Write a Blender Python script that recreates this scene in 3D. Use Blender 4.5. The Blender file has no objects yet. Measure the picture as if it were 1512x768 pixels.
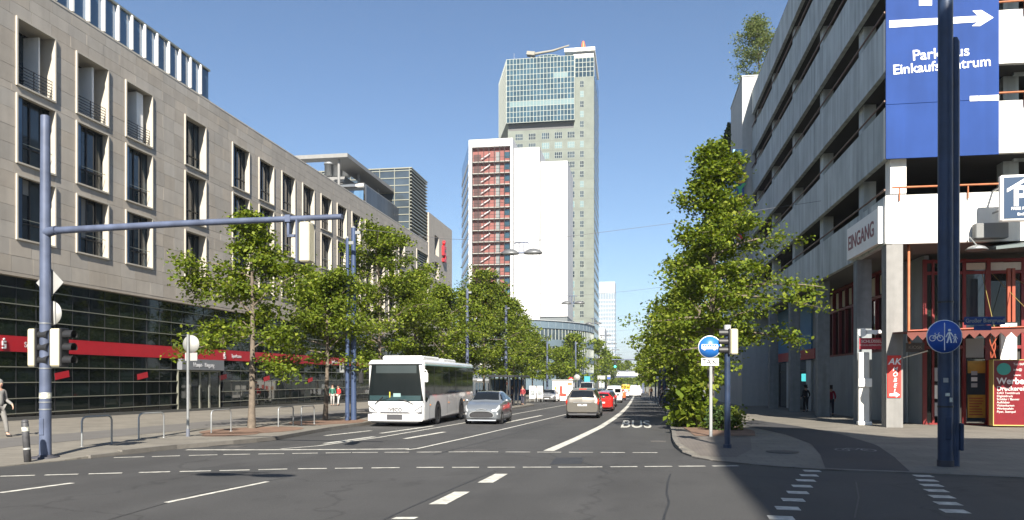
import bpy, bmesh, math, random
import numpy as np
from mathutils import Vector, Matrix
R = math.radians
S = bpy.context.scene
COL = S.collection
random.seed(7)

# ------------------------------------------------------------------ camera, sky, sun
EYE = 1.75                      # metres above the ground at the camera
YAW = R(9.15)                   # camera looks this far left of the street axis (+Y)
FOC = 1149.0 / 1512.0           # focal length in picture widths
cam_d = bpy.data.cameras.new('camera'); cam = bpy.data.objects.new('camera', cam_d); COL.objects.link(cam)
cam.location = (0, 0, EYE); cam.rotation_euler = (R(90), 0, YAW)
cam_d.sensor_width = 36.0; cam_d.lens = 36.0 * FOC
cam_d.shift_y = (558 - 384) / 1512.0
cam_d.clip_start = 0.1; cam_d.clip_end = 6000
S.camera = cam

SUN_EL, SUN_OFF = R(36), R(12)  # sun stands behind the camera, 12 degrees to its right
wd = bpy.data.worlds.new('World'); S.world = wd; wd.use_nodes = True
wn = wd.node_tree
bg = wn.nodes['Background']
sky = wn.nodes.new('ShaderNodeTexSky'); sky.sky_type = 'NISHITA'; sky.sun_disc = False
sky.sun_elevation = SUN_EL; sky.sun_rotation = R(180) - SUN_OFF
sky.altitude = 100; sky.air_density = 1.0; sky.dust_density = 0.3; sky.ozone_density = 4.5
wn.links.new(sky.outputs[0], bg.inputs[0]); bg.inputs[1].default_value = 0.05
sd = bpy.data.lights.new('sun', 'SUN'); sun = bpy.data.objects.new('sun', sd); COL.objects.link(sun)
sd.energy = 4.7; sd.angle = R(0.5); sd.color = (1.0, 0.93, 0.82)
_dir = Vector((-math.sin(SUN_OFF) * math.cos(SUN_EL), math.cos(SUN_OFF) * math.cos(SUN_EL), -math.sin(SUN_EL)))
sun.rotation_euler = _dir.to_track_quat('-Z', 'Y').to_euler()
S.view_settings.view_transform = 'Standard'; S.view_settings.look = 'None'
S.view_settings.gamma = 1.0; S.view_settings.use_curve_mapping = False
S.view_settings.exposure = 1.5
S.cycles.max_bounces = 6; S.cycles.transparent_max_bounces = 12; S.cycles.use_denoising = True

# ------------------------------------------------------------------ measuring the place
SL = 0.012                      # the street falls away from the camera by 1.2 per cent
def gz(Y): return -SL * max(min(Y, 330.0), -120.0)
_c, _s = math.cos(YAW), math.sin(YAW)
def ray(px): 
    u = (px - 756) / 1149.0
    return -_s + u * _c, _c + u * _s
def G(px, py, up=0.0):
    """street point seen at a place of the photograph (1512 wide)"""
    dx, dy = ray(px)
    t = (EYE - up) / ((py - 558) / 1149.0 - SL * dy)
    return dx * t, dy * t
def onY(px, py, Y):
    """X, z of what shows there on the plane facing the camera at distance Y"""
    dx, dy = ray(px); t = Y / dy
    return dx * t, EYE + t * (558 - py) / 1149.0
def onX(px, py, X):
    """Y, z of what shows there on the plane along the street at offset X"""
    dx, dy = ray(px); t = X / dx
    return dy * t, EYE + t * (558 - py) / 1149.0
def atD(px, d):
    dx, dy = ray(px); return dx * d, dy * d
def cl(a): return max(0.0, min(1.0, a))
def swl(Y): return gz(Y) + 0.02 + 0.10 * cl((Y - 16.3) / 2.2)     # left pavement level
def swr(Y): return gz(Y) + 0.02 + 0.10 * cl((Y - 20.0) / 3.0)     # right pavement level

# ------------------------------------------------------------------ materials
MATS = {}
def mat(name, col, rough=0.6, metal=0.0, var=0.0, scale=3.0, bump=0.0, bscale=None, emit=0.0, coat=0.0, spec=None, stain=0.0, rnd=0.0, detail=6, col2=None):
    if name in MATS: return MATS[name]
    m = bpy.data.materials.new(name); m.use_nodes = True; nt = m.node_tree; N = nt.nodes; L = nt.links
    b = N['Principled BSDF']
    b.inputs['Base Color'].default_value = (*col, 1); b.inputs['Roughness'].default_value = rough
    b.inputs['Metallic'].default_value = metal
    if spec is not None: b.inputs['Specular IOR Level'].default_value = spec
    if coat: b.inputs['Coat Weight'].default_value = coat; b.inputs['Coat Roughness'].default_value = 0.04
    if emit: b.inputs['Emission Color'].default_value = (*col, 1); b.inputs['Emission Strength'].default_value = emit
    src = None
    geo = N.new('ShaderNodeNewGeometry')
    def noise(sc, det=detail, vec=None):
        n = N.new('ShaderNodeTexNoise'); n.inputs['Scale'].default_value = sc; n.inputs['Detail'].default_value = det
        L.new(vec if vec else geo.outputs['Position'], n.inputs['Vector']); return n
    def hsv(val_socket, cur):
        h = N.new('ShaderNodeHueSaturation')
        if cur is None: h.inputs['Color'].default_value = (*col, 1)
        else: L.new(cur, h.inputs['Color'])
        L.new(val_socket, h.inputs['Value']); return h.outputs[0]
    def rng(sock, a, b2, lo=0.3, hi=0.7):
        r = N.new('ShaderNodeMapRange'); r.inputs[1].default_value = lo; r.inputs[2].default_value = hi
        r.inputs[3].default_value = a; r.inputs[4].default_value = b2; L.new(sock, r.inputs[0]); return r.outputs[0]
    if var: src = hsv(rng(noise(scale).outputs[0], 1 - var, 1 + var), src)
    if stain:                                   # streaks that run down a wall
        mp = N.new('ShaderNodeMapping'); mp.inputs['Scale'].default_value = (1.6, 1.6, 0.12); L.new(geo.outputs['Position'], mp.inputs['Vector'])
        src = hsv(rng(noise(1.7, 8, mp.outputs[0]).outputs[0], 1 - stain, 1.0, 0.32, 0.6), src)
    if rnd:
        oi = N.new('ShaderNodeObjectInfo'); src = hsv(rng(oi.outputs['Random'], 1 - rnd, 1 + rnd, 0, 1), src)
    if col2:                                    # pieces differ between two colours of the same stone or cloth
        oi2 = N.new('ShaderNodeObjectInfo'); mxc = N.new('ShaderNodeMix'); mxc.data_type = 'RGBA'; mxc.blend_type = 'MULTIPLY'; mxc.inputs[0].default_value = 1.0
        mm = N.new('ShaderNodeMath'); mm.operation = 'FRACT'; m9 = N.new('ShaderNodeMath'); m9.operation = 'MULTIPLY'; m9.inputs[1].default_value = 7.31; L.new(oi2.outputs['Random'], m9.inputs[0]); L.new(m9.outputs[0], mm.inputs[0])
        cr2 = N.new('ShaderNodeValToRGB'); cr2.color_ramp.elements[0].color = (1,1,1,1); cr2.color_ramp.elements[1].color = (*[q/p for p, q in zip(col, col2)], 1); L.new(mm.outputs[0], cr2.inputs[0])
        if src is None: mxc.inputs[6].default_value = (*col, 1)
        else: L.new(src, mxc.inputs[6])
        L.new(cr2.outputs[0], mxc.inputs[7]); src = mxc.outputs[2]
    if src is not None: L.new(src, b.inputs['Base Color'])
    if bump:
        bp = N.new('ShaderNodeBump'); bp.inputs['Strength'].default_value = bump; bp.inputs['Distance'].default_value = 0.02
        L.new(noise(bscale or scale * 6).outputs[0], bp.inputs['Height']); L.new(bp.outputs[0], b.inputs['Normal'])
    MATS[name] = m; return m

def asphalt(name, col, crack=True):
    m = mat(name, col, 0.85, var=0.10, scale=0.6, bump=0.35, bscale=60)
    nt = m.node_tree; N = nt.nodes; L = nt.links; b = N['Principled BSDF']; src = b.inputs['Base Color'].links[0].from_socket
    geo = N.new('ShaderNodeNewGeometry')
    mp = N.new('ShaderNodeMapping'); mp.inputs['Scale'].default_value = (0.9, 0.05, 1); L.new(geo.outputs['Position'], mp.inputs['Vector'])
    n = N.new('ShaderNodeTexNoise'); n.inputs['Scale'].default_value = 1.0; n.inputs['Detail'].default_value = 4; L.new(mp.outputs[0], n.inputs['Vector'])
    r = N.new('ShaderNodeMapRange'); r.inputs[1].default_value = .3; r.inputs[2].default_value = .7; r.inputs[3].default_value = .86; r.inputs[4].default_value = 1.12; L.new(n.outputs[0], r.inputs[0])
    n2 = N.new('ShaderNodeTexNoise'); n2.inputs['Scale'].default_value = 45; n2.inputs['Detail'].default_value = 3; L.new(geo.outputs['Position'], n2.inputs['Vector'])
    r2 = N.new('ShaderNodeMapRange'); r2.inputs[1].default_value = .3; r2.inputs[2].default_value = .7; r2.inputs[3].default_value = .82; r2.inputs[4].default_value = 1.18; L.new(n2.outputs[0], r2.inputs[0])
    mu = N.new('ShaderNodeMath'); mu.operation = 'MULTIPLY'; L.new(r.outputs[0], mu.inputs[0]); L.new(r2.outputs[0], mu.inputs[1])
    last = mu.outputs[0]
    if crack:
        for sc_, lo, hi, a_, b_ in ((0.22, .52, .56, 1.0, .88), (0.9, .60, .66, 1.0, .80), (0.35, .30, .36, 1.10, 1.0)):
            nn = N.new('ShaderNodeTexNoise'); nn.inputs['Scale'].default_value = sc_; nn.inputs['Detail'].default_value = 7; nn.inputs['Roughness'].default_value = .6
            mp2 = N.new('ShaderNodeMapping'); mp2.inputs['Location'].default_value = (sc_*37, 11, 0); mp2.inputs['Scale'].default_value = (1, .45, 1); L.new(geo.outputs['Position'], mp2.inputs['Vector']); L.new(mp2.outputs[0], nn.inputs['Vector'])
            rr = N.new('ShaderNodeMapRange'); rr.inputs[1].default_value = lo; rr.inputs[2].default_value = hi; rr.inputs[3].default_value = a_; rr.inputs[4].default_value = b_; L.new(nn.outputs[0], rr.inputs[0])
            m4 = N.new('ShaderNodeMath'); m4.operation = 'MULTIPLY'; L.new(last, m4.inputs[0]); L.new(rr.outputs[0], m4.inputs[1]); last = m4.outputs[0]
    if crack:                                   # a few wandering cracks, sealed seams between strips
        v = N.new('ShaderNodeTexVoronoi'); v.feature = 'DISTANCE_TO_EDGE'; v.inputs['Scale'].default_value = 0.17
        nd = N.new('ShaderNodeTexNoise'); nd.inputs['Scale'].default_value = 1.2; nd.inputs['Detail'].default_value = 5; L.new(geo.outputs['Position'], nd.inputs['Vector'])
        mx = N.new('ShaderNodeVectorMath'); mx.operation = 'MULTIPLY_ADD'; L.new(nd.outputs['Color'], mx.inputs[0]); mx.inputs[1].default_value = (1.1, 1.1, 1.1); L.new(geo.outputs['Position'], mx.inputs[2]); L.new(mx.outputs[0], v.inputs['Vector'])
        rc = N.new('ShaderNodeMapRange'); rc.inputs[1].default_value = .0; rc.inputs[2].default_value = .008; rc.inputs[3].default_value = .62; rc.inputs[4].default_value = 1.0; L.new(v.outputs['Distance'], rc.inputs[0])
        m3 = N.new('ShaderNodeMath'); m3.operation = 'MULTIPLY'; L.new(last, m3.inputs[0]); L.new(rc.outputs[0], m3.inputs[1]); last = m3.outputs[0]
    h = N.new('ShaderNodeHueSaturation'); L.new(src, h.inputs['Color']); L.new(last, h.inputs['Value']); L.new(h.outputs[0], b.inputs['Base Color'])
    return m

def brick_mat(name, c1, c2, cm, sx, sy, mortar=0.02, rot=0.0):
    m = mat(name, c1, 0.85, bump=0.2, bscale=40); nt = m.node_tree; N = nt.nodes; L = nt.links; b = N['Principled BSDF']
    geo = N.new('ShaderNodeNewGeometry'); mp = N.new('ShaderNodeMapping'); mp.inputs['Rotation'].default_value = (0, 0, rot); L.new(geo.outputs['Position'], mp.inputs['Vector'])
    t = N.new('ShaderNodeTexBrick'); t.inputs['Color1'].default_value = (*c1, 1); t.inputs['Color2'].default_value = (*c2, 1); t.inputs['Mortar'].default_value = (*cm, 1)
    t.inputs['Scale'].default_value = 1; t.inputs['Brick Width'].default_value = sx; t.inputs['Row Height'].default_value = sy; t.inputs['Mortar Size'].default_value = mortar
    L.new(mp.outputs[0], t.inputs['Vector'])
    n = N.new('ShaderNodeTexNoise'); n.inputs['Scale'].default_value = 0.8; n.inputs['Detail'].default_value = 8; L.new(geo.outputs['Position'], n.inputs['Vector'])
    r = N.new('ShaderNodeMapRange'); r.inputs[1].default_value = .3; r.inputs[2].default_value = .7; r.inputs[3].default_value = .8; r.inputs[4].default_value = 1.15; L.new(n.outputs[0], r.inputs[0])
    h = N.new('ShaderNodeHueSaturation'); L.new(t.outputs[0], h.inputs['Color']); L.new(r.outputs[0], h.inputs['Value']); L.new(h.outputs[0], b.inputs['Base Color'])
    return m

def leaf_mat(name, dark, light, yell, trans=0.35):
    m = bpy.data.materials.new(name); m.use_nodes = True; nt = m.node_tree; N = nt.nodes; L = nt.links
    out = N['Material Output']; b = N['Principled BSDF']; b.inputs['Roughness'].default_value = 0.6; b.inputs['Specular IOR Level'].default_value = 0.18
    g = N.new('ShaderNodeNewGeometry'); cr = N.new('ShaderNodeValToRGB')
    cr.color_ramp.elements[0].color = (*dark, 1); cr.color_ramp.elements[1].color = (*yell, 1); e = cr.color_ramp.elements.new(0.62); e.color = (*light, 1)
    L.new(g.outputs['Random Per Island'], cr.inputs[0]); L.new(cr.outputs[0], b.inputs['Base Color'])
    t = N.new('ShaderNodeBsdfTranslucent'); h = N.new('ShaderNodeHueSaturation'); h.inputs['Value'].default_value = 1.5; h.inputs['Saturation'].default_value = 1.1
    L.new(cr.outputs[0], h.inputs['Color']); L.new(h.outputs[0], t.inputs[0])
    mx = N.new('ShaderNodeMixShader'); mx.inputs[0].default_value = trans; L.new(b.outputs[0], mx.inputs[1]); L.new(t.outputs[0], mx.inputs[2]); L.new(mx.outputs[0], out.inputs[0])
    MATS[name] = m; return m

M_asph = asphalt('asphalt', (0.043, 0.0425, 0.042)); M_asph2 = asphalt('cycle_asphalt', (0.036, 0.036, 0.039), False)
M_pave = brick_mat('paving', (0.170, 0.156, 0.130), (0.155, 0.143, 0.12), (0.11, 0.10, 0.085), 0.6, 0.4, 0.012)
M_pave2 = brick_mat('small_paving', (0.15, 0.13, 0.11), (0.12, 0.105, 0.095), (0.06, 0.055, 0.05), 0.20, 0.10, 0.008)
M_kerb = mat('kerb_stone', (0.135, 0.125, 0.11), 0.85, var=0.12, scale=4, bump=0.2, rnd=0.12)
M_mark = mat('road_paint', (0.46, 0.45, 0.40), 0.7, var=0.34, scale=7, bump=0.1, detail=9)
M_soil = mat('soil', (0.15, 0.09, 0.06), 0.95, var=0.25, scale=2.5, bump=0.5)
M_stone = mat('facade_stone', (0.38, 0.35, 0.31), 0.8, var=0.07, scale=1.3, bump=0.1, rnd=0.09, stain=0.08, col2=(0.385, 0.34, 0.285))
M_joint = mat('facade_joint', (0.24, 0.225, 0.20), 0.9)
M_frame = mat('pale_stone_frame', (0.40, 0.37, 0.315), 0.75, var=0.05, scale=2)
M_dark = mat('dark_metal', (0.025, 0.027, 0.03), 0.45, 0.3)
M_black = mat('black_plastic', (0.012, 0.012, 0.013), 0.5)
M_steel = mat('galvanised_steel', (0.30, 0.31, 0.31), 0.42, 0.55, var=0.1, scale=6)
M_alu = mat('brushed_aluminium', (0.27, 0.27, 0.22), 0.4, 0.4)
M_white = mat('white_paint', (0.80, 0.79, 0.76), 0.5, var=0.03, scale=2)
M_red = mat('signal_red', (0.40, 0.012, 0.022), 0.4, var=0.05, scale=2)
M_blue = mat('sign_blue', (0.02, 0.08, 0.36), 0.4)
M_blupole = mat('blue_pole', (0.085, 0.105, 0.165), 0.5, 0.1, var=0.22, scale=2.5, bump=.05, stain=.2)
M_navy = mat('navy_pole', (0.022, 0.04, 0.085), 0.48, 0.1, var=0.3, scale=2.5, bump=.06, stain=.25)
M_glassw = mat('window_glass', (0.022, 0.035, 0.045), 0.03, spec=0.8, var=0.5, scale=0.4, rnd=.5)
M_glassb = mat('sky_tinted_glass', (0.065, 0.125, 0.21), 0.04, spec=1.0, rnd=0.3)  # reflected sky is put into the blue base colour
M_glassg = mat('shopfront_glass', (0.006, 0.010, 0.008), 0.03, spec=0.42, rnd=0.6)
M_conc = mat('concrete', (0.485, 0.525, 0.52), 0.85, var=0.10, scale=0.7, bump=0.15, bscale=14, stain=0.34, rnd=.06)
M_concw = mat('painted_concrete', (0.66, 0.65, 0.61), 0.8, var=0.06, scale=0.9, bump=0.1, stain=0.16)
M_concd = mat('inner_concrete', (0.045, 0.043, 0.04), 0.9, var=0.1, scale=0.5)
M_railb = mat('brown_rail', (0.13, 0.075, 0.055), 0.6, var=0.2, scale=5)
M_rust = mat('rusty_pipe', (0.34, 0.11, 0.04), 0.6, var=0.2, scale=5)
M_sign = mat('sign_back', (0.34, 0.34, 0.325), 0.5, 0.2, var=0.05, scale=5)
M_cream = mat('signal_cream', (0.52, 0.48, 0.34), 0.5, var=0.05, scale=6)
M_cable = mat('cable', (0.10, 0.10, 0.11), 0.6)
M_bark = mat('bark', (0.13, 0.105, 0.08), 0.9, var=0.25, scale=6, bump=0.8, bscale=22)
M_leafL = leaf_mat('lime_leaves', (0.058, 0.092, 0.009), (0.130, 0.175, 0.016), (0.215, 0.245, 0.032))
M_leafR = leaf_mat('plane_leaves', (0.058, 0.092, 0.009), (0.130, 0.175, 0.016), (0.215, 0.245, 0.032))
M_leafP = leaf_mat('pale_leaves', (0.07, 0.095, 0.03), (0.13, 0.165, 0.055), (0.20, 0.225, 0.09))
M_leafI = leaf_mat('ivy_leaves', (0.02, 0.04, 0.012), (0.04, 0.07, 0.018), (0.07, 0.10, 0.03), 0.15)
M_leafY = leaf_mat('shrub_leaves', (0.09, 0.13, 0.02), (0.16, 0.20, 0.03), (0.24, 0.26, 0.05))

# ------------------------------------------------------------------ objects
ORG = {}
def setp(o, label=None, cat=None, group=None, kind=None):
    if label: o['label'] = label
    if cat: o['category'] = cat
    if group: o['group'] = group
    if kind: o['kind'] = kind
    return o
def thing(name, label, cat, loc=(0, 0, 0), rotz=0.0, group=None):
    o = bpy.data.objects.new(name, None); COL.objects.link(o); o.empty_display_size = 0.3
    o.location = loc; o.rotation_euler = (0, 0, rotz); ORG[o.name] = Vector(loc)
    return setp(o, label, cat, group)
def link(name, me, parent=None, loc=(0, 0, 0), scale=None, rot=None):
    o = bpy.data.objects.new(name, me); COL.objects.link(o); o.location = loc
    if scale: o.scale = scale
    if rot: o.rotation_euler = rot
    if parent is not None: o.parent = parent
    return o
class MB:
    """collects faces, then links them as ONE mesh object; org is subtracted so a part sits under its thing"""
    def __init__(s): s.v = []; s.f = []; s.mi = []; s.k = 0; s.sm = []
    def raw(s, vs, fs, smooth=False):
        n = len(s.v); s.v += [tuple(p) for p in vs]
        for f in fs: s.f.append(tuple(i + n for i in f)); s.mi.append(s.k); s.sm.append(smooth)
        return s
    def box(s, x0, x1, y0, y1, z0, z1):
        return s.raw([(x0,y0,z0),(x1,y0,z0),(x1,y1,z0),(x0,y1,z0),(x0,y0,z1),(x1,y0,z1),(x1,y1,z1),(x0,y1,z1)],
                     [(0,3,2,1),(4,5,6,7),(0,1,5,4),(1,2,6,5),(2,3,7,6),(3,0,4,7)])
    def bbox(s, x0, x1, y0, y1, z0, z1, b=0.02):
        """box with chamfered edges"""
        vs = []; fs = []
        X = (x0, x1); Y = (y0, y1); Z = (z0, z1); idx = {}
        for i in (0,1):
            for j in (0,1):
                for k in (0,1):
                    sx = 1 if i == 0 else -1; sy = 1 if j == 0 else -1; sz = 1 if k == 0 else -1
                    for a in range(3):
                        p = [X[i] + sx*b, Y[j] + sy*b, Z[k] + sz*b]; p[a] = (X[i], Y[j], Z[k])[a]
                        idx[i,j,k,a] = len(vs); vs.append(p)
        for i in (0,1): fs.append([idx[i,0,0,0], idx[i,1,0,0], idx[i,1,1,0], idx[i,0,1,0]][::(1 if i else -1)])
        for j in (0,1): fs.append([idx[0,j,0,1], idx[0,j,1,1], idx[1,j,1,1], idx[1,j,0,1]][::(1 if j else -1)])
        for k in (0,1): fs.append([idx[0,0,k,2], idx[1,0,k,2], idx[1,1,k,2], idx[0,1,k,2]][::(1 if k else -1)])
        for i in (0,1):
            for j in (0,1): fs.append([idx[i,j,0,0], idx[i,j,1,0], idx[i,j,1,1], idx[i,j,0,1]])
        for i in (0,1):
            for k in (0,1): fs.append([idx[i,0,k,0], idx[i,1,k,0], idx[i,1,k,2], idx[i,0,k,2]])
        for j in (0,1):
            for k in (0,1): fs.append([idx[0,j,k,1], idx[1,j,k,1], idx[1,j,k,2], idx[0,j,k,2]])
        for i in (0,1):
            for j in (0,1):
                for k in (0,1): fs.append([idx[i,j,k,0], idx[i,j,k,1], idx[i,j,k,2]])
        return s.raw(vs, fs)
    def obox(s, c, sx, sy, sz, rz=0.0, rx=0.0, ry=0.0):
        m = Matrix.Translation(c) @ Matrix.Rotation(rz, 4, 'Z') @ Matrix.Rotation(ry, 4, 'Y') @ Matrix.Rotation(rx, 4, 'X')
        vs = [m @ Vector((x*sx/2, y*sy/2, z*sz/2)) for z in (-1,1) for x, y in ((-1,-1),(1,-1),(1,1),(-1,1))]
        return s.raw(vs, [(0,3,2,1),(4,5,6,7),(0,1,5,4),(1,2,6,5),(2,3,7,6),(3,0,4,7)])
    def quad(s, a, b, c, d): return s.raw([a,b,c,d], [(0,1,2,3)])
    def tube(s, pts, r, n=8, cap=True):
        pts = [Vector(p) for p in pts]; rs = r if isinstance(r, (list, tuple)) else [r]*len(pts)
        vs = []; fs = []; up = None
        for i, p in enumerate(pts):
            t = (pts[min(i+1, len(pts)-1)] - pts[max(i-1, 0)])
            if t.length < 1e-9: t = Vector((0,0,1))
            t.normalize()
            if up is None: up = t.orthogonal().normalized()
            up = (up - t*up.dot(t)).normalized(); w = t.cross(up)
            for k in range(n):
                a = 2*math.pi*k/n; vs.append(p + (up*math.cos(a) + w*math.sin(a))*rs[i])
        for i in range(len(pts)-1):
            for k in range(n): fs.append((i*n+k, i*n+(k+1)%n, (i+1)*n+(k+1)%n, (i+1)*n+k))
        s.raw(vs, fs, True)
        if cap: s.raw(vs[:n], [tuple(range(n))[::-1]]); s.raw(vs[-n:], [tuple(range(n))])
        return s
    def lathe(s, prof, c=(0,0,0), axis='z', n=20):
        vs = []; fs = []
        for r, h in prof:
            for k in range(n):
                a = 2*math.pi*k/n; x, y = r*math.cos(a), r*math.sin(a)
                p = (x,y,h) if axis == 'z' else ((h,x,y) if axis == 'x' else (x,h,y))
                vs.append((p[0]+c[0], p[1]+c[1], p[2]+c[2]))
        for i in range(len(prof)-1):
            for k in range(n): fs.append((i*n+k, i*n+(k+1)%n, (i+1)*n+(k+1)%n, (i+1)*n+k))
        return s.raw(vs, fs, True)
    def prism(s, pts, z0, z1, fn=None):
        """closed outline (list of 2-D points) between two heights; fn maps (a,b,h) to xyz"""
        fn = fn or (lambda a, b, h: (a, b, h)); n = len(pts)
        vs = [fn(a, b, z0) for a, b in pts] + [fn(a, b, z1) for a, b in pts]
        fs = [tuple(range(n))[::-1], tuple(range(n, 2*n))] + [(i, (i+1)%n, n+(i+1)%n, n+i) for i in range(n)]
        return s.raw(vs, fs)
    def mesh(s, name, mats, org=None):
        me = bpy.data.meshes.new(name)
        vs = s.v if org is None else [(p[0]-org[0], p[1]-org[1], p[2]-org[2]) for p in s.v]
        me.from_pydata(vs, [], s.f)
        for m in (mats if isinstance(mats, (list, tuple)) else [mats]): me.materials.append(m)
        me.polygons.foreach_set('material_index', s.mi); me.polygons.foreach_set('use_smooth', s.sm); me.update()
        return me
    def build(s, name, mats, parent=None, org=None, world=True, **kw):
        """world=True: coordinates are world ones, parent is an unrotated Empty (or a part at zero offset under it)"""
        if parent is not None and world and org is None: org = ORG[parent.name]
        o = link(name, s.mesh(name, mats, org), parent)
        if org is not None: ORG[o.name] = Vector(org)
        else: ORG[o.name] = Vector((0,0,0))
        return setp(o, **kw)
UNIT = {}
def unit_box(m, b=0.0):
    k = (m.name, b)
    if k not in UNIT: UNIT[k] = MB().box(-.5,.5,-.5,.5,-.5,.5).mesh('slab_piece', m)
    return UNIT[k]
def piece(name, m, parent, x0, x1, y0, y1, z0, z1):
    o = ORG[parent.name]
    ob = link(name, unit_box(m), parent, ((x0+x1)/2-o[0], (y0+y1)/2-o[1], (z0+z1)/2-o[2]), (abs(x1-x0), abs(y1-y0), abs(z1-z0)))
    return ob
def copy_tree(o, loc=None, rotz=None, label=None, parent=None):
    c = o.copy(); COL.objects.link(c)
    if parent is not None: c.parent = parent
    if loc is not None: c.location = loc; ORG[c.name] = Vector(loc)
    if rotz is not None: c.rotation_euler = (0, 0, rotz)
    if label: c['label'] = label
    for ch in list(o.children): copy_tree(ch, parent=c)
    return c
FACE = {'-y': (R(90), 0, 0), '+x': (R(90), 0, R(90)), '-x': (R(90), 0, R(-90)), '+y': (R(90), 0, R(180)), 'up': (0, 0, 0)}
def lettering(txt, size, m, parent, loc, face='-y', bold=0.0, align='CENTER', depth=0.006, shear=0.0, sx=1.0, world=True, name='lettering', space=1.0, rot=None, line=1.0):
    cu = bpy.data.curves.new('text', 'FONT'); cu.body = txt; cu.size = size; cu.align_x = align; cu.align_y = 'CENTER'
    cu.extrude = depth; cu.offset = bold*size; cu.shear = shear; cu.space_character = space; cu.space_line = line
    t = bpy.data.objects.new('text', cu); COL.objects.link(t); bpy.context.view_layer.update()
    me = bpy.data.meshes.new_from_object(t); bpy.data.objects.remove(t); bpy.data.curves.remove(cu)
    me.name = name; me.materials.clear(); me.materials.append(m)
    if sx != 1.0: me.transform(Matrix.Diagonal((sx, 1, 1, 1)))
    o = ORG[parent.name] if world else Vector((0,0,0))
    ob = link(name, me, parent, Vector(loc) - o, rot=rot or FACE[face]); return ob
def sheet(name, pts, zf, m, parent=None, cuts=(), kind='structure', skirt=0.0, org=None):
    """flat polygon laid on the sloping ground (cut across where the slope changes)"""
    bm = bmesh.new(); vs = [bm.verts.new((x, y, 0)) for x, y in pts]; f = bm.faces.new(vs)
    if f.normal.z < 0: f.normal_flip()
    for Y in cuts:
        bmesh.ops.bisect_plane(bm, geom=bm.verts[:]+bm.edges[:]+bm.faces[:], plane_co=(0, Y, 0), plane_no=(0, 1, 0))
    bmesh.ops.triangulate(bm, faces=bm.faces[:])
    if skirt:
        ed = [e for e in bm.edges if e.is_boundary]
        r = bmesh.ops.extrude_edge_only(bm, edges=ed); low = {v for v in r['geom'] if isinstance(v, bmesh.types.BMVert)}
    else: low = set()
    bm.normal_update()
    for v in bm.verts: v.co.z = zf(v.co.y) - (skirt if v in low else 0)
    bmesh.ops.recalc_face_normals(bm, faces=bm.faces[:])
    for f2 in bm.faces:
        if abs(f2.normal.z) > .7 and f2.normal.z < 0: f2.normal_flip()
    if org is not None:
        for v in bm.verts: v.co -= org
    me = bpy.data.meshes.new(name); bm.to_mesh(me); bm.free(); me.materials.append(m)
    o = link(name, me, parent); ORG[o.name] = Vector(org) if org is not None else Vector((0,0,0))
    if kind: o['kind'] = kind
    return o
def strip(c, w):
    """outline of a band of width w along a polyline"""
    c = [Vector((p[0], p[1])) for p in c]; l = []; r = []
    for i, p in enumerate(c):
        t = (c[min(i+1, len(c)-1)] - c[max(i-1, 0)]).normalized(); nrm = Vector((-t.y, t.x))
        l.append(tuple(p + nrm*w/2)); r.append(tuple(p - nrm*w/2))
    return l + r[::-1]

# ------------------------------------------------------------------ the ground
sheet('ground', [(-3000,-400),(3000,-400),(3000,5500),(-3000,5500)], lambda Y: gz(Y)-0.03, mat('far_ground', (0.16,0.16,0.13), 0.95, var=0.2, scale=0.02), cuts=(-120,330))
sheet('road', [(-70,-100),(80,-100),(80,330),(-70,330)], lambda Y: gz(Y), M_asph)
KL = [(-60,6.0),(-16.2,8.6),(-14.6,11.2),(-13.75,14.2)] + [G(*p) for p in ((130,677),(190,670.5),(260,663),(330,657.5),(400,651))] + [(-12.3,30),(-12.35,40),(-12.35,46),(-10.9,49.5),(-9.9,52),(-9.7,55),(-9.7,73),(-10.3,76),(-12.0,80),(-12.4,84),(-12.4,100),(-12.4,300)]
sheet('left_pavement', [(-60,300)] + KL + [], swl, M_pave, cuts=(16.3,18.5), skirt=0.15)
KR = [(3.0,300),(2.9,130),(2.7,90),(2.35,66),(1.75,46)] + [G(*p) for p in ((995,642),(996,652),(1001,661),(1012,670),(1030,676.5),(1060,681.5),(1110,686),(1160,690),(1220,694),(1345,698.5),(1512,706))] + [(12,15.2),(60,6.5)]
sheet('right_pavement', KR + [(60,300)], swr, M_pave, cuts=(20.0,23.0), skirt=0.15)
# darker cycle track along the left pavement
sheet('cycle_track', [(-19.4,10),(-16.6,10),(-16.6,26),(-17.2,40),(-18,80),(-20.4,80),(-20.2,40),(-19.4,26)], lambda Y: swl(Y)+0.006, mat('worn_track', (0.105,0.10,0.094), 0.9, var=0.1, scale=1.0, bump=0.2), cuts=(16.3,18.5))
bpL = [(1219,694.2),(1212,675),(1196,661),(1160,647),(1120,637.5),(1085,631)]; bpR = [(1344,698.3),(1322,678),(1290,662),(1240,646),(1180,634),(1115,624)]
sheet('cycle_path', [G(*p) for p in bpL] + [G(*p) for p in bpR[::-1]], lambda Y: swr(Y)+0.006, M_asph2, cuts=(20.0,23.0))
# inlay of small setts at the island tip
sheet('island_paving', [G(1003,660),(1.35,27.4),(1.35,40),(3.6,40),(3.6,26),G(1110,668),G(1085,677),G(1035,674.5)], lambda Y: swr(Y)+0.004, M_pave2, cuts=(20.0,23.0))
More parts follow.
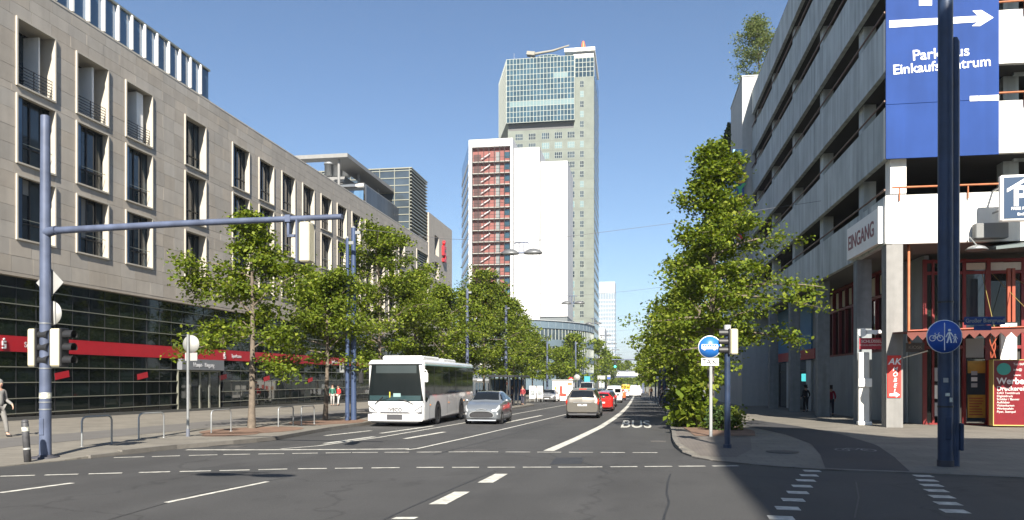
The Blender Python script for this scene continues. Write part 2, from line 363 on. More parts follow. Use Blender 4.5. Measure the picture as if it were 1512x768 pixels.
# kerbs: a bed with single stones on it
def kerb(name, line, zf, y0, y1, side, low=0.0, w=0.15):
    bed = sheet(name, strip(line, w), lambda Y: gz(Y)+0.012, mat('kerb_bed', (0.07,0.066,0.062), 0.9), kind='structure')
    ORG[bed.name] = Vector((0,0,0))
    pts = [Vector((p[0], p[1])) for p in line]; d = [0.0]
    for a, b in zip(pts, pts[1:]): d.append(d[-1] + (b-a).length)
    s0 = 0.0; n = 0
    def pos(s):
        s = max(0, min(d[-1], s))
        for i in range(len(pts)-1):
            if s <= d[i+1] + 1e-9:
                return pts[i].lerp(pts[i+1], (s-d[i])/max(1e-6, d[i+1]-d[i]))
    me = unit_box(M_kerb)
    step = 1.0
    while s0 + step < d[-1]:
        a = pos(s0); b = pos(s0+step); m = (a+b)/2; t = b-a
        if y0 <= m.y <= y1:
            h = zf(m.y) - gz(m.y) + 0.006; zc = gz(m.y) + h/2
            slope = -math.asin(SL*t.y/max(.01, t.length))
            o = link('kerb_stone', me, bed, (m.x, m.y, zc), (t.length-0.012, w-0.004, h), (0, -slope, math.atan2(t.y, t.x)))
            n += 1
        s0 += step
    return bed
kerb('left_kerb', [p for p in KL if p[1] > 16.4][:], swl, 16.5, 130, 1)
kerb('right_kerb', KR[1:12], swr, 19.0, 110, 1)
kerb('flush_kerb', KR[11:], swr, 5, 20, 1, w=0.22)

# ------------------------------------------------------------------ painted markings
mkz = lambda Y: gz(Y)+0.005
def mark(pts, name='road_marking'): return sheet(name, pts, mkz, M_mark)
def lane(pix, w, name='lane_line'): return mark(strip([G(*p) for p in pix], w), name)
def dashes(pix, w, n_on, n_off, name='crossing_dash', jit=0.03):
    P = [Vector(G(*p)) for p in pix]; a = P[0]
    for q in P[1:]:
        t = (q-a); Ln = t.length; t.normalize(); s = 0.0
        while s + n_on*0.6 < Ln:
            e = min(Ln, s + n_on*(1+random.uniform(-jit, jit)))
            mark(strip([tuple(a+t*s), tuple(a+t*e)], w), name); s += n_on + n_off
        a = q
dashes([(0,703.6),(205,698),(440,692.5),(615,690.5),(850,690),(1105,688)], 0.13, 0.60, 0.17)
dashes([(168,676),(330,671.5),(520,668.5),(700,667.4),(987,668.7)], 0.13, 0.66, 0.19)
lane([(0,728),(107,713.5)], 0.13); lane([(245,742.5),(395,711.5)], 0.10)
mark([G(705,713),(G(728,713)),G(750,700),G(731,700)], 'lane_dash'); mark([G(633,745),G(659,745),G(694,726.5),G(671,726.5)], 'lane_dash'); mark([G(577,767),G(611,767),G(618,764),G(585,764)], 'lane_dash')
mark([G(540,790),G(580,790),G(608,770),G(574,770)], 'lane_dash')
lane([(600,664.5),(617,662.5),(700,644),(760,630),(840,611),(890,598.5),(930,588)], 0.11)                     # left of our lane
lane([(415,663),(470,658.5),(560,646),(660,629),(740,615),(830,599),(890,588)], 0.12)                       # bus lane edge
lane([(275,664.5),(400,664.5),(500,664),(604,663)], 0.22, 'stop_line')
lane([(810,666),(850,648.5),(886,631),(905,619),(918,609),(926,601),(931,594),(935,587),(937,582)], 0.30, 'lane_line')
for a, b in (((598,648),(656,638)), ((745,624.5),(800,613.5)), ((480,655),(552,645))): lane([a, b], 0.20, 'lane_dash')
for a, b in (((480,643.5),(548,636)), ((562,640),(640,629))): lane([a, b], 0.18, 'lane_dash')
# BUS painted on the lane, read from the far side
bx, by = G(944, 624)
for ch, yy, hh in (('BUS', 0, 0),):
    pass
def road_text(txt, c, w, l, rot180=True):
    cu = bpy.data.curves.new('text', 'FONT'); cu.body = txt; cu.size = 1.0; cu.align_x = 'CENTER'; cu.align_y = 'CENTER'; cu.offset = 0.012
    t = bpy.data.objects.new('text', cu); COL.objects.link(t); bpy.context.view_layer.update()
    me = bpy.data.meshes.new_from_object(t); bpy.data.objects.remove(t)
    xs = [v.co.x for v in me.vertices]; ys = [v.co.y for v in me.vertices]; sx = w/(max(xs)-min(xs)); sy = l/(max(ys)-min(ys))
    for v in me.vertices:
        x, y = v.co.x*sx, v.co.y*sy
        if rot180: x, y = -x, -y
        X, Y = c[0]+x, c[1]+y; v.co = (X, Y, gz(Y)+0.005)
    me.name = 'lane_lettering'; me.materials.clear(); me.materials.append(M_mark)
    setp(link('lane_lettering', me), kind='structure')
road_text('BUS', (G(939,628)[0], G(939,628)[1]+1.0), 1.35, 7.5, False)
road_text('BUS', (G(968,596)[0], G(968,596)[1]+3), 1.4, 7.0, False)
# two rows of blocks across the side street for cyclists
for pl, pr, n in (((1152,765,1198,695.5,36,20),None,8), ((1408,755,1362,703,32,20),None,7)):
    x0, y0, x1, y1, w0, w1 = pl
    A = Vector(G(x0, y0)); B = Vector(G(x1, y1)); t = (B-A); Ln = t.length; t.normalize()
    for k in range(n):
        c = A + t*(Ln*k/(n-1)); hw = 0.165; hd = 0.15
        mark([(c.x-hw, c.y-hd-0.02), (c.x+hw, c.y-hd-.05), (c.x+hw+.02, c.y+hd), (c.x-hw+.02, c.y+hd+.02)], 'cycle_crossing_block')
# faded cycle symbol on the path
M_fade = mat('faded_paint', (0.20,0.20,0.20), 0.8, var=0.4, scale=8)
c = G(1263, 669.5)
def ring(cx, cy, r, w=0.05): return strip([(cx+r*math.cos(a), cy+r*1.6*math.sin(a)) for a in [2*math.pi*k/14 for k in range(15)]], w)
zb = lambda Y: swr(Y)+0.010
for pts in (ring(c[0]-.33, c[1], .17), ring(c[0]+.33, c[1], .17), strip([(c[0]-.33,c[1]),(c[0]-.12,c[1]+.4),(c[0]+.2,c[1]+.4),(c[0]+.33,c[1])], .05), strip([(c[0]-.12,c[1]+.4),(c[0],c[1]),(c[0]+.2,c[1]+.4)], .05)):
    sheet('cycle_symbol', pts, zb, M_fade)
def manhole(px, py, r=0.33):
    x, y = G(px, py)
    mb = MB().lathe([(r+.05,-.02),(r+.05,.008),(r,.009),(r-.015,.004),(r-.02,.007),(0.001,.007)], (0,0,0), n=24)
    o = thing('manhole_cover', 'round iron manhole cover set in the road between the two dashed lines' if px < 800 else 'iron cover in the grey pavement beside the cycle path', 'manhole cover', (x, y, gz(y) if px < 900 else swr(y)+.006)); mb.build('cover', mat('iron', (0.09,0.085,0.08), 0.7, 0.4, var=0.2, scale=20), o, world=False)
for k_, (px_, py_, lab_) in enumerate(((986,652,'iron gully grate at the right kerb beside the planting bed'),(330,659.5,'iron gully grate at the left kerb below the bicycle racks'))):
    x, y = G(px_, py_); t_ = thing('gully_grate', lab_, 'drain', (x + (-.3 if k_ == 0 else .35), y, gz(y))); g_ = MB()
    for j_ in range(7): g_.box(-.22, .22, -.24+j_*.075, -.20+j_*.075, -.02, .008)
    g_.box(-.25,-.221,-.27,.27,-.02,.009).box(.221,.25,-.27,.27,-.02,.009); g_.build('grate', mat('iron', (0.09,0.085,0.08), 0.7, 0.4, var=0.2, scale=20), t_, world=False)
manhole(695, 665.5, 0.42); manhole(1155, 671, 0.36)
bed = sheet('planting_bed', [(1.9,26.6),(1.8,37),(3.9,37.5),(4.3,30),(3.9,27)], lambda Y: swr(Y)+0.02, M_soil)
for (px, py, w, l) in ((375,640,1.6,2.6),(335,646,0.9,1.4),(480,627,1.6,3.0)):
    x, y = G(px, py); n = 18
    sheet('tree_pit', [(x+.2+w*(1+.12*math.sin(5*k))*math.cos(2*math.pi*k/n), y+l*(1+.1*math.cos(3*k))*math.sin(2*math.pi*k/n)) for k in range(n)] if x+w < -12.6 else [(x+min(w*math.cos(2*math.pi*k/n), -12.55-x), y+l*math.sin(2*math.pi*k/n)) for k in range(n)], lambda Y: swl(Y)+0.009, M_soil)

# ------------------------------------------------------------------ bank building on the left
X0 = -28.8
def YD(d): return (d + X0*math.sin(YAW)) / math.cos(YAW)
BK = thing('bank_building', 'long sandstone office building with square deep windows and a dark glass ground floor', 'building', (-30, 60, gz(60)))
ob = ORG[BK.name]
YA, YB = 19.0, YD(108.5)
ROOF = 20.55; GT = 6.7
rows = [(8.25,11.35),(11.85,15.15),(15.5,18.75)]
starts = [24.8,28.7,32.6,36.5,40.4,44.3,50.1,55.97,59.9,63.75,67.7,71.65,75.5,79.4,83.3,87.2,91.1,95.0]
WW = 2.52
wins = [(YD(d), YD(d)+WW) for d in starts]
holes = []      # y0,y1,z0,z1,row,col
for ci, (a, b) in enumerate(wins):
    for ri, (z0, z1) in enumerate(rows): holes.append((a, b, z0, z1, ri, ci))
louv = [(YD(102.8), YD(108.2), z0, z1) for z0, z1 in rows]
allh = [(h[0], h[1], h[2], h[3]) for h in holes] + louv
# carcass with real openings
mb = MB()
ys = sorted(set([YA, YB] + [v for a, b in wins for v in (a, b)] + [louv[0][0], louv[0][1]]))
zs = sorted(set([GT, ROOF] + [v for r in rows for v in r]))
def inhole(y, z): return any(a < y < b and c < z < d for a, b, c, d in allh)
for i in range(len(ys)-1):
    for k in range(len(zs)-1):
        if not inhole((ys[i]+ys[i+1])/2, (zs[k]+zs[k+1])/2): mb.box(X0-0.5, X0-0.13, ys[i], ys[i+1], zs[k], zs[k+1])
mb.build('wall', M_joint, BK)
MB().box(-52, X0-1.9, YA+.5, YB-.2, gz(60)-.6, ROOF-.3).build('inner_block', M_dark, BK)
MB().box(-52, X0-.14, YA+.2, YB-.1, ROOF-.28, ROOF-.02).build('roof', mat('roof_gravel', (0.3,0.29,0.27), 0.9), BK)
MB().box(X0-.5, X0+.02, YA, YB-.02, ROOF+.002, ROOF+.09).build('coping', mat('coping', (0.50,0.46,0.40), 0.7, var=.1), BK)
MB().box(X0-.5, X0-.005, YA, YB, GT-.16, GT-.002).build('lintel_band', M_stone, BK)
# stone slabs
zrow = [GT, 7.475] + [8.25+i*.775 for i in range(5)] + [11.85+i*.825 for i in range(5)] + [15.5+i*.8125 for i in range(5)] + [19.35, 19.95, ROOF]
pan = []
for k in range(len(zrow)-1):
    z0, z1 = zrow[k], zrow[k+1]; zc = (z0+z1)/2
    if z1-z0 < 0.05: continue
    spans = []; cur = YA
    for a, b in sorted(set((h[0], h[1]) for h in allh if h[2] < zc < h[3])):
        spans.append((cur, a)); cur = b
    spans.append((cur, YB))
    for a, b in spans:
        n = max(1, round((b-a)/1.3)); off = random.uniform(.35, .65) if n > 2 else 0
        cuts = [a] + [a+(b-a)*(j+(off if k % 2 else 1-off)-.5)/n for j in range(1, n)] + [b] if n > 2 else [a+(b-a)*j/n for j in range(n+1)]
        for p, q in zip(cuts, cuts[1:]): pan.append((p, q, z0, z1))
def seen(p):
    yc = (p[0]+p[1])/2
    return (1.0 if yc > 29.5 else 0.0) * (p[1]-p[0])*(p[3]-p[2])/yc**3
pan.sort(key=seen, reverse=True)
for j, (a, b, c, d) in enumerate(pan[:300]):
    e = random.uniform(0, .008); piece('stone_slab', M_stone, BK, X0-.11, X0+e, a+.006, b-.006, c+.006, d-.006)
mb = MB()
for (a, b, c, d) in pan[300:]: mb.box(X0-.11, X0+random.uniform(0,.008), a+.006, b-.006, c+.006, d-.006)
mb.build('stone_slabs', M_stone, BK, kind='stuff')
# windows: surround, reveal, casement, panes
def window_meshes(w, h, depth, var):
    """local: x = out of the wall, y along it from 0 to w, z up from 0"""
    fr = MB(); t = 0.085
    for a, b, c, d in ((.002,t,.002,h-.002),(w-t,w-.002,.002,h-.002),(t,w-t,.002,t),(t,w-t,h-t,h-.002)): fr.box(-.12, .09, a, b, c, d)
    # reveal
    fr.box(-depth, -.121, -.02, .012, 0, h); fr.box(-depth, -.121, w-.012, w+.02, 0, h); fr.box(-depth, -.121, .012, w-.012, h-.012, h+.02); fr.box(-depth, -.121, .012, w-.012, -.02, .012)
    M1 = fr.mesh('window_surround', M_frame)
    cs = MB(); 
    xs = depth - .10
    divs = ([0, .62, 1.25, w-.55, w] if var != 2 else [0, w*.5, w])
    for y in divs: cs.box(-depth, -xs, max(.012, y-.035), min(w-.012, y+.035), .012, h-.012)
    for z in (.04, h*.30, h-.04): cs.box(-depth, -xs+.01, .012, w-.012, z-.03, z+.03)
    M2 = cs.mesh('casement', M_dark)
    gl = []
    for a, b in zip(divs, divs[1:]):
        gl.append(MB().box(-depth+.02, -depth+.04, max(.012,a+.03), min(w-.012,b-.03), .05, h-.05))
    return M1, M2, [g.mesh('window_pane', M_glassw) for g in gl], divs
SETS = {}
for v, dep in ((0,.42),(1,.60),(2,1.35)): SETS[v] = [window_meshes(WW, z1-z0, dep, v) for z0, z1 in rows]
M_blind = mat('white_blind', (0.62,0.62,0.58), 0.8, var=.05)
for (a, b, z0, z1, ri, ci) in holes:
    col = ci-3
    v = 2 if (ri == 2 and -3 <= col <= 2) else (1 if (col == 3) else 0)
    m1, m2, gl, divs = SETS[v][ri]
    w = link('window', m1, BK, Vector((X0, a, z0))-ob); ORG[w.name] = Vector((X0, a, z0))
    link('casement', m2, w)
    for g in gl: link('pane', g, w)
    dep = {0:.42,1:.6,2:1.35}[v]
    if v == 0:      # glazed side leaf that stands nearly flush
        k = MB().box(-.10,-.085,.012,.50,.03,z1-z0-.03); k.k = 1; k.box(-dep+.05,-.08,.50,.53,.02,z1-z0-.02); k.mesh
        me = UNIT.setdefault(('side', ri), k.mesh('side_leaf', [M_glassb, M_dark])); link('side_leaf', me, w)
    if (ci*7+ri*3) % 5 == 0 and v != 2:
        me = UNIT.setdefault(('cur', ri), MB().box(-.52+.13,-.52+.12,1.75,2.3,.1,z1-z0-.1).mesh('curtain', M_blind)); link('curtain', me, w, (0.0 if v == 0 else -.18,0,0))
    if v != 2 and random.random() < .35:
        q = random.choice((.25, .45, .7)); k2 = ('blind', ri, q, v)
        if k2 not in UNIT: UNIT[k2] = MB().box(-dep+.045,-dep+.055,.64,1.23,(z1-z0)*(1-q),z1-z0-.06).mesh('roller_blind', mat('grey_blind', (.22,.22,.21), .8))
        link('roller_blind', UNIT[k2], w)
    if v == 2:      # loggia railing and a sunlit white screen
        rl = UNIT.get('rail')
        if rl is None:
            q = MB()
            for z in [.12+.15*i for i in range(7)]: q.box(-.10,-.075,.013,WW-.013,z,z+.03)
            for y in (.05, WW/2, WW-.05): q.box(-.125,-.10,y-.02,y+.02,.012,1.08)
            rl = UNIT['rail'] = q.mesh('railing', M_dark)
        link('railing', rl, w)
        if col in (0,1,2):
            y0 = {0:1.95,1:1.75,2:1.45}[col]
            MB().box(-1.30,{0:-.45,1:-.40,2:-.28}[col],y0,y0+{0:.10,1:.16,2:.6}[col],.03,3.1).build('white_screen', M_white, w, world=False)
    if ri == 0 or ri == 1:
        if col in (0,1,2) or col > 3:   # thin safety bar
            me = UNIT.setdefault('bar', MB().box(-.115,-.095,.012,WW-.012,1.05,1.085).mesh('safety_bar', M_alu)); link('safety_bar', me, w)
# louvred openings
slat_me = {}
for (a, b, z0, z1) in louv[1:]:
    f = MB()
    for p, q, c, d in ((a-.1,a,z0-.1,z1+.1),(b,b+.1,z0-.1,z1+.1),(a,b,z0-.1,z0),(a,b,z1,z1+.1)): f.box(X0-.12, X0+.1, p, q, c, d)
    w = f.build('louvre_opening', M_frame, BK)
    MB().box(X0-.7, X0-.62, a, b, z0, z1).build('louvre_back', M_glassb, w)
    for k in range(10): piece('louvre_slat', M_alu, w, X0-.35, X0-.1, a+.02, b-.02, z0+.1+k*.33, z0+.17+k*.33)
a, b, z0, z1 = louv[0]; MB().box(X0-.5, X0-.2, a, b, z0, z1).build('blind_panel', M_stone, BK)
# dark glass ground floor
TR = [6.54, 6.05, 5.25, 4.51]; RB0, RB1 = 2.99, 3.73; LOW = [2.25, 1.53, .76, .02]
GX = X0-.32
zl = [6.54, 6.02, 5.25, 4.50, RB1, RB0, 2.27, 1.53, .77, .05]
def zlow(y): return swl(y)+.02
entr = (onX(268,600,X0)[0], onX(330,600,X0)[0])
mul = [YA + 1.245*i for i in range(int((YB-YA)/1.245)+1)]
panes = []
for y0, y1 in zip(mul, mul[1:]):
    for z1, z0 in zip(zl, zl[1:]+[None]):
        if z1 == RB1: continue
        lo = zlow(y0)+.15 if z0 is None else z0
        if z1 - lo < .1: continue
        if entr[0]-.3 < (y0+y1)/2 < entr[1]+.3 and z1 <= RB0: continue
        panes.append((y0, y1, lo, z1))
panes.sort(key=lambda p: (p[0] < 29.5, p[0]*1.0))
for k, (y0, y1, a, b) in enumerate(panes[:300]):
    o = piece('glass_pane', M_glassg, BK, GX, GX+.02, y0+.02, y1-.02, a+.02, b-.02)
    o.rotation_euler = (0, random.gauss(0, .003), random.gauss(0, .003))
mb = MB()
for (y0, y1, a, b) in panes[300:]: mb.box(GX, GX+.02, y0+.02, y1-.02, a+.02, b-.02)
mb.build('glass_panes', M_glassg, BK, kind='stuff')
mb = MB()
for y in mul[::1]:
    if entr[0]-.2 < y < entr[1]+.2: mb.box(GX-.03, GX+.04, y-.018, y+.018, RB0, GT-.17)
    else: mb.box(GX-.03, GX+.04, y-.018, y+.018, zlow(y)+.1, GT-.17)
mb.build('mullions', M_dark, BK, kind='stuff')
for z in zl:
    if z in (RB0, RB1): continue
    segs = [(YA, YB)] if z > RB0 else [(YA, entr[0]), (entr[1], YB)]
    for a, b in segs:
        b2 = b if z > -.5 else b
        piece('transom', M_alu, BK, GX-.02, GX+.075, a, b2, z-.022, z+.022)
MB().raw([(X0-.45,YA,zlow(YA)-.3),(X0-.15,YA,zlow(YA)-.3),(X0-.15,YB,zlow(YB)-.3),(X0-.45,YB,zlow(YB)-.3),(X0-.45,YA,zlow(YA)+.14),(X0-.15,YA,zlow(YA)+.14),(X0-.15,YB,zlow(YB)+.14),(X0-.45,YB,zlow(YB)+.14)],
         [(0,3,2,1),(4,5,6,7),(0,1,5,4),(1,2,6,5),(2,3,7,6),(3,0,4,7)]).build('plinth', mat('dark_plinth', (0.08,0.08,0.075), .8), BK)
RBx = X0-.2
rb = MB().box(RBx-.2, RBx, YA, YB, RB0, RB1).build('red_fascia', M_red, BK)
M_silver = mat('silver_letter', (0.62,0.62,0.64), 0.35, 0.2)
def s_logo(mb, x, y, z, s, fn=None):
    """dotted S emblem standing on the +x side: three bars joined to an S, ball above"""
    u = s/5.0
    for a, b, c, d in ((0,3,0,1),(2,3,1,2),(0,3,2,3),(0,1,3,4),(0,3,4,5)):
        mb.box(x, x+.05, y+a*u, y+b*u-.002, z+c*u, z+d*u-.002)
    mb.lathe([(.001,0),(u*.75,0),(u*.75,.05),(.001,.05)], (x, y+1.5*u, z+6.0*u), 'x', 14)
for px, tx in ((8, True), (334, True), (486, True)):
    y = onX(px, 505, X0)[0]; m = MB(); s_logo(m, RBx+.01, y, RB0+.12, .36); m.build('bank_emblem', M_silver, rb, org=ORG[rb.name])
    lettering('Sparkasse', .36, M_silver, rb, (RBx+.012, y+ (1.35 if px < 100 else 1.1), (RB0+RB1)/2-.03), '+x', bold=.01, align='LEFT', world=True)
# entrance with grey fascia
en = MB().box(GX+.02, X0+.05, entr[0], entr[1], 2.27, RB0-.01).build('entrance_fascia', mat('grey_fascia', (0.22,0.23,0.25), .4, .3), BK)
lettering('Haupt-  Eingang', .40, M_silver, en, (X0+.06, (entr[0]+entr[1])/2, 2.6), '+x', bold=.01)
ez0 = zlow(entr[0])
for k, (f0, f1) in enumerate(((0,.27),(.27,.5),(.5,.73),(.73,1))):
    y0 = entr[0]+(entr[1]-entr[0])*f0; y1 = entr[0]+(entr[1]-entr[0])*f1; z = zlow(y1)
    d = MB()
    for a, b, c, e in ((y0+.01,y0+.08,z,2.24),(y1-.08,y1-.01,z,2.24),(y0+.08,y1-.08,2.15,2.24),(y0+.08,y1-.08,z,z+.12)): d.box(GX-.03, GX+.09, a, b, c, e)
    dd = d.build('door', M_alu, BK); MB().box(GX, GX+.03, y0+.08, y1-.08, z+.12, 2.15).build('pane', M_glassg, dd, org=ORG[dd.name])
    MB().tube([(GX+.14, y1-.2, z+.7),(GX+.14, y1-.2, z+1.7)], .02, 6).build('handle', M_steel, dd, org=ORG[dd.name])
for px, py in ((98,554),(216,555),(334,557),(398,559),(462,561)):
    y, z = onX(px, py, X0)
    o = piece('red_notice', M_red, BK, GX+.078, GX+.085, y-.5, y+.5, z-.17, z+.17); o.rotation_euler = (R(9), 0, 0)
# glass screen with white fins on the roof edge
PY0, PY1 = 29.0, YD(53.3); n = 17; st = (PY1-PY0)/n
sc = MB().box(X0-.32, X0-.10, PY0, PY1, ROOF+.09, ROOF+.2).build('screen_sill', M_alu, BK)
MB().box(X0-.34, X0-.08, PY0, PY1, 22.72, 22.84).build('screen_head', M_alu, BK)
for k in range(n):
    y = PY0+k*st; piece('screen_pane', M_glassb, BK, X0-.22, X0-.2, y+.07, y+st-.07, ROOF+.2, 22.72)
    piece('screen_fin', M_white, BK, X0-.36, X0-.02, y-.06, y+.06, ROOF+.2, 22.72)
MB().box(X0-6, X0-.23, PY1-.03, PY1, ROOF+.1, 22.8).build('screen_return', M_glassb, BK)
MB().box(X0-8, X0-1.2, PY0, PY1-1.5, ROOF-.2, 22.4).build('penthouse', mat('pale_metal', (0.45,0.46,0.47), .5, .2), BK)
# roof canopy and terrace
CX = -31.2
M_can = mat('canopy_grey', (0.20,0.20,0.195), .6, .1, var=.06)
cy0, cz = onX(513, 226, CX); cy1 = onX(609, 303, CX)[0]
MB().box(CX-2.6, CX, cy0, cy1, cz-.42, cz).build('canopy_blade', M_can, BK)
MB().box(CX-9.5, CX-2.605, cy0, cy0+1.5, cz-.42, cz-.004).build('canopy_arm', M_can, BK)
MB().box(CX-9.5, CX-2.0, cy0+4, cy0+4.5, cz-2.1, cz-1.75).build('canopy_beam', M_can, BK)
for yy in (cy0+.8, cy0+7, cy0+14):
    MB().tube([(CX-1.3, yy, ROOF-.1),(CX-1.3, yy, cz-.421)], .16, 8).build('canopy_post', M_can, BK)
wy0 = onX(541, 300, -30.6)[0]; wy1 = onX(596, 330, -30.6)[0]
zt = onX(541, 274, -30.6)[1]
for k in range(11):
    a = wy0+(wy1-wy0)*k/11; b = wy0+(wy1-wy0)*(k+1)/11
    piece('terrace_panel', mat('dark_cladding', (0.055,0.065,0.08), .4, .3, rnd=.2), BK, -30.75, -30.6, a+.02, b-.02, ROOF-.1, zt)
MB().box(-36, -31, wy0+.3, wy1, ROOF-.1, zt+.4).build('terrace_room', M_can, BK)
MB().box(-37, -30.9, wy0-.25, wy0-.05, zt-.1, zt+.15).build('terrace_beam', M_white, BK)
MB().box(-37, -30.9, wy0-.20, wy0-.02, ROOF, zt-.6).build('terrace_glass', M_glassb, BK)
for k, px in enumerate((486,498,511)):
    dx, dy = ray(px); Yv = cy0+9; xx = dx/dy*Yv
    zc = EYE + (558-250)/1149*(Yv/dy)
    MB().lathe([(.001,-.9),(.55,-.9),(.55,.5),(.62,.5),(.62,.75),(.001,.75)], (xx, Yv, zc), n=16).build('air_vent', M_steel, BK)
MB().box(-45, -34, cy0+6.5, cy0+12, ROOF-.1, onY(480,262,cy0+6.5)[1]).build('plant_room', M_can, BK)
# louvred stair tower
TY0, TY1 = YD(100.7), YD(108.4); tz = 28.9; tx = X0-.05
MB().box(-42, tx-.28, TY0+.1, TY1, ROOF-.1, tz-.05).build('tower_core', mat('tower_glass', (0.045,0.06,0.075), .08, spec=.8, var=.3, scale=.4), BK)
nsl = 27
for k in range(nsl):
    z = ROOF-3.6+ (tz-ROOF+3.6)*(k+.5)/nsl
    if z > ROOF+.2: piece('tower_louvre', M_alu, BK, tx-.22, tx, TY0, TY1, z-.05, z+.07)
for k in range(9):
    z = ROOF+.5+k*.95; piece('tower_transom', M_alu, BK, -42, tx-.3, TY0+.03, TY0+.099, z-.05, z+.05)
for k in range(7): piece('tower_mullion', M_alu, BK, tx-.34-k*2, tx-.26-k*2, TY0+.0, TY0+.095, ROOF, tz)
MB().box(-42.2, tx+.02, TY0-.02, TY1+.02, tz, tz+.14).build('tower_cap', M_alu, BK)
MB().box(tx-.14, tx-.06, TY0+.5, TY0+.58, ROOF, tz).build('tower_post', M_dark, BK)
# taller end block with the emblem
EY0, EY1 = YB+.02, YD(122); EZ = 24.85
slits = []
ya, yb = onX(640.5,360,X0)[0], onX(647,360,X0)[0]
for p0, p1 in ((347,376),(386,411),(424,449)): slits.append((onX(641,p1,X0)[1], onX(641,p0,X0)[1]))
mb = MB(); mb.box(X0-10, X0+.12, EY0, ya, gz(110)-.5, EZ); mb.box(X0-10, X0+.12, yb, EY1, gz(110)-.5, EZ)
zz = gz(110)-.5
for a, b in sorted(slits): mb.box(X0-10, X0+.12, ya, yb, zz, a); zz = b
mb.box(X0-10, X0+.12, ya, yb, zz, EZ); mb.build('end_block', M_stone, BK)
for a, b in slits: MB().box(X0-.6, X0-.5, ya, yb, a, b).build('slit_window', M_glassb, BK)
ey, ez = onX(651.2, 386, X0); m = MB(); s_logo(m, X0+.14, ey, ez, 2.35); 
m.v = [(p[0] + (.28 if p[0] > X0+.16 else 0), p[1], p[2]) for p in m.v]
m.build('bank_emblem', mat('emblem_red', (0.50,0.012,0.02), .4), BK)

# tar seams, a repaired patch and a painted cast shadow in the carriageway
M_tar_and_shadow = mat('tar_seam', (.020,.020,.021), .6, var=.3, scale=6)
M_rep = mat('repair_asphalt', (.036,.036,.036), .85, var=.15, scale=3, bump=.4, bscale=60)
for pix, w in (([(975,790),(981,762),(988,742),(984,728),(986,712),(990,700)], .035), ([(520,790),(600,752),(668,722),(735,694)], .025), ([(160,768),(290,730),(420,706)], .02), ([(1262,765),(1268,735),(1264,712)], .025), ([(900,700),(880,690),(846,676)], .02), ([(640,672),(760,640),(860,612)], .04)):
    sheet('tar_seam', strip([G(*p) for p in pix], w), lambda Y: gz(Y)+0.0035, M_tar_and_shadow)
for q in (((820,676),(862,675.5),(858,685),(812,686)), ((300,690),(420,687),(400,697),(262,701))):
    sheet('repair_and_shadow_patch', [G(*p) for p in q], lambda Y: gz(Y)+0.003, M_rep if q[0][0] != 820 else M_tar_and_shadow)  # first outline is a cast shadow painted in the dark tar colour

# ------------------------------------------------------------------ car park on the right
CXF = 10.1; CYF = 34.05; CYE = 71.9
CP = thing('car_park', 'concrete multi-storey car park with open decks above a shopping arcade', 'building', (20, 52, gz(52)))
oc = ORG[CP.name]
bands = [(7.25,9.25),(10.8,12.9),(14.4,16.55),(18.05,20.15),(21.65,23.75),(25.25,27.25)]
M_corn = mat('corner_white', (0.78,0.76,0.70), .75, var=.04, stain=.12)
dc = [32.0,36.6,44.5,52.5,60.6,69.6]
def YC(d): return (d + CXF*math.sin(YAW)) / math.cos(YAW)
bay = [CYF, YC(36.6)+.3, YC(44.5)+.3, YC(52.5)+.3, YC(60.6)+.3, CYE]
for bi, (z0, z1) in enumerate(bands):
    for a, b in zip(bay, bay[1:]):
        y0 = a + (.30 if a == CYF else .012); piece('parapet_panel', M_conc, CP, CXF, CXF+.22, y0, b-.012, z0, z1)
    # thin sunlit end of the corner
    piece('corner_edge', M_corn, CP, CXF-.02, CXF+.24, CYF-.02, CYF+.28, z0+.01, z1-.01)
    # front panels
    if bi == 0:
        for a, b in ((CXF+.26, 13.2),(13.215,15.6),(15.615,19.4),(19.415,24)):
            piece('front_panel', M_concw, CP, a, b, CYF, CYF+.22, z0, z1)
    else:
        for a, b in ((CXF+.26, 12.6),(12.615,15.02)):
            piece('front_panel', M_concw, CP, a, b, CYF, CYF+.22, z0, z1)
        MB().prism([(15.02,z0),(15.02,z1),(15.32,z1),(15.32,z1-1.05),(15.62,z1-.95),(15.45,z0)], CYF+.02, CYF+.25, lambda a,b,h: (a,h,b)).build('front_panel', M_concw, CP)  # slanted edge between sun and shadow is cut into this panel's outline
        piece('front_panel', M_conc, CP, 15.55, 24, CYF+1.4, CYF+1.62, z0+.02, z1-.02)  # shaded rest of the band, built set back in the darker concrete
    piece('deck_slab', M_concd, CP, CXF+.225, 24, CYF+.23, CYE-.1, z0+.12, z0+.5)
    if bi < 5:
        for yb in bay[1:-1]: piece('deck_column', M_conc, CP, CXF+.35, CXF+.9, yb-.45, yb+.35, z0+.5, bands[bi+1][0]+.12)
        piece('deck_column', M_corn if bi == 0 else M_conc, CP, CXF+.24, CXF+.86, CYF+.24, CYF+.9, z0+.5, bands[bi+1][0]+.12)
        piece('deck_column', M_conc, CP, CXF+.35, CXF+.9, CYE-1, CYE-.3, z0+.5, bands[bi+1][0]+.12)
        for xx in (15.3, 19.5): piece('deck_column', M_conc, CP, xx, xx+.6, CYF+1.8, CYF+2.4, z0+.5, bands[bi+1][0]+.12)
    rz = z1+.30
    if bi < 5:
        rl = MB().tube([(CXF-.06, CYE-.4, rz-.08),(CXF-.06, CYF-.05, rz-.08)], .045, 6)
        rl.build('guard_rail', M_railb, CP); rl = MB().tube([(CXF+.22, CYF-.06, rz),(15.4, CYF-.06, rz)], .04, 6)
        for xx in (CXF+.5, 13.2, 15.3): rl.tube([(xx, CYF-.055, z1-.25),(xx, CYF-.055, rz)], .03, 5)
        rl.build('guard_rail', M_rust, CP)
MB().box(22.5, 23.2, CYF+2, CYE, 0, 27).build('back_wall', M_concd, CP)
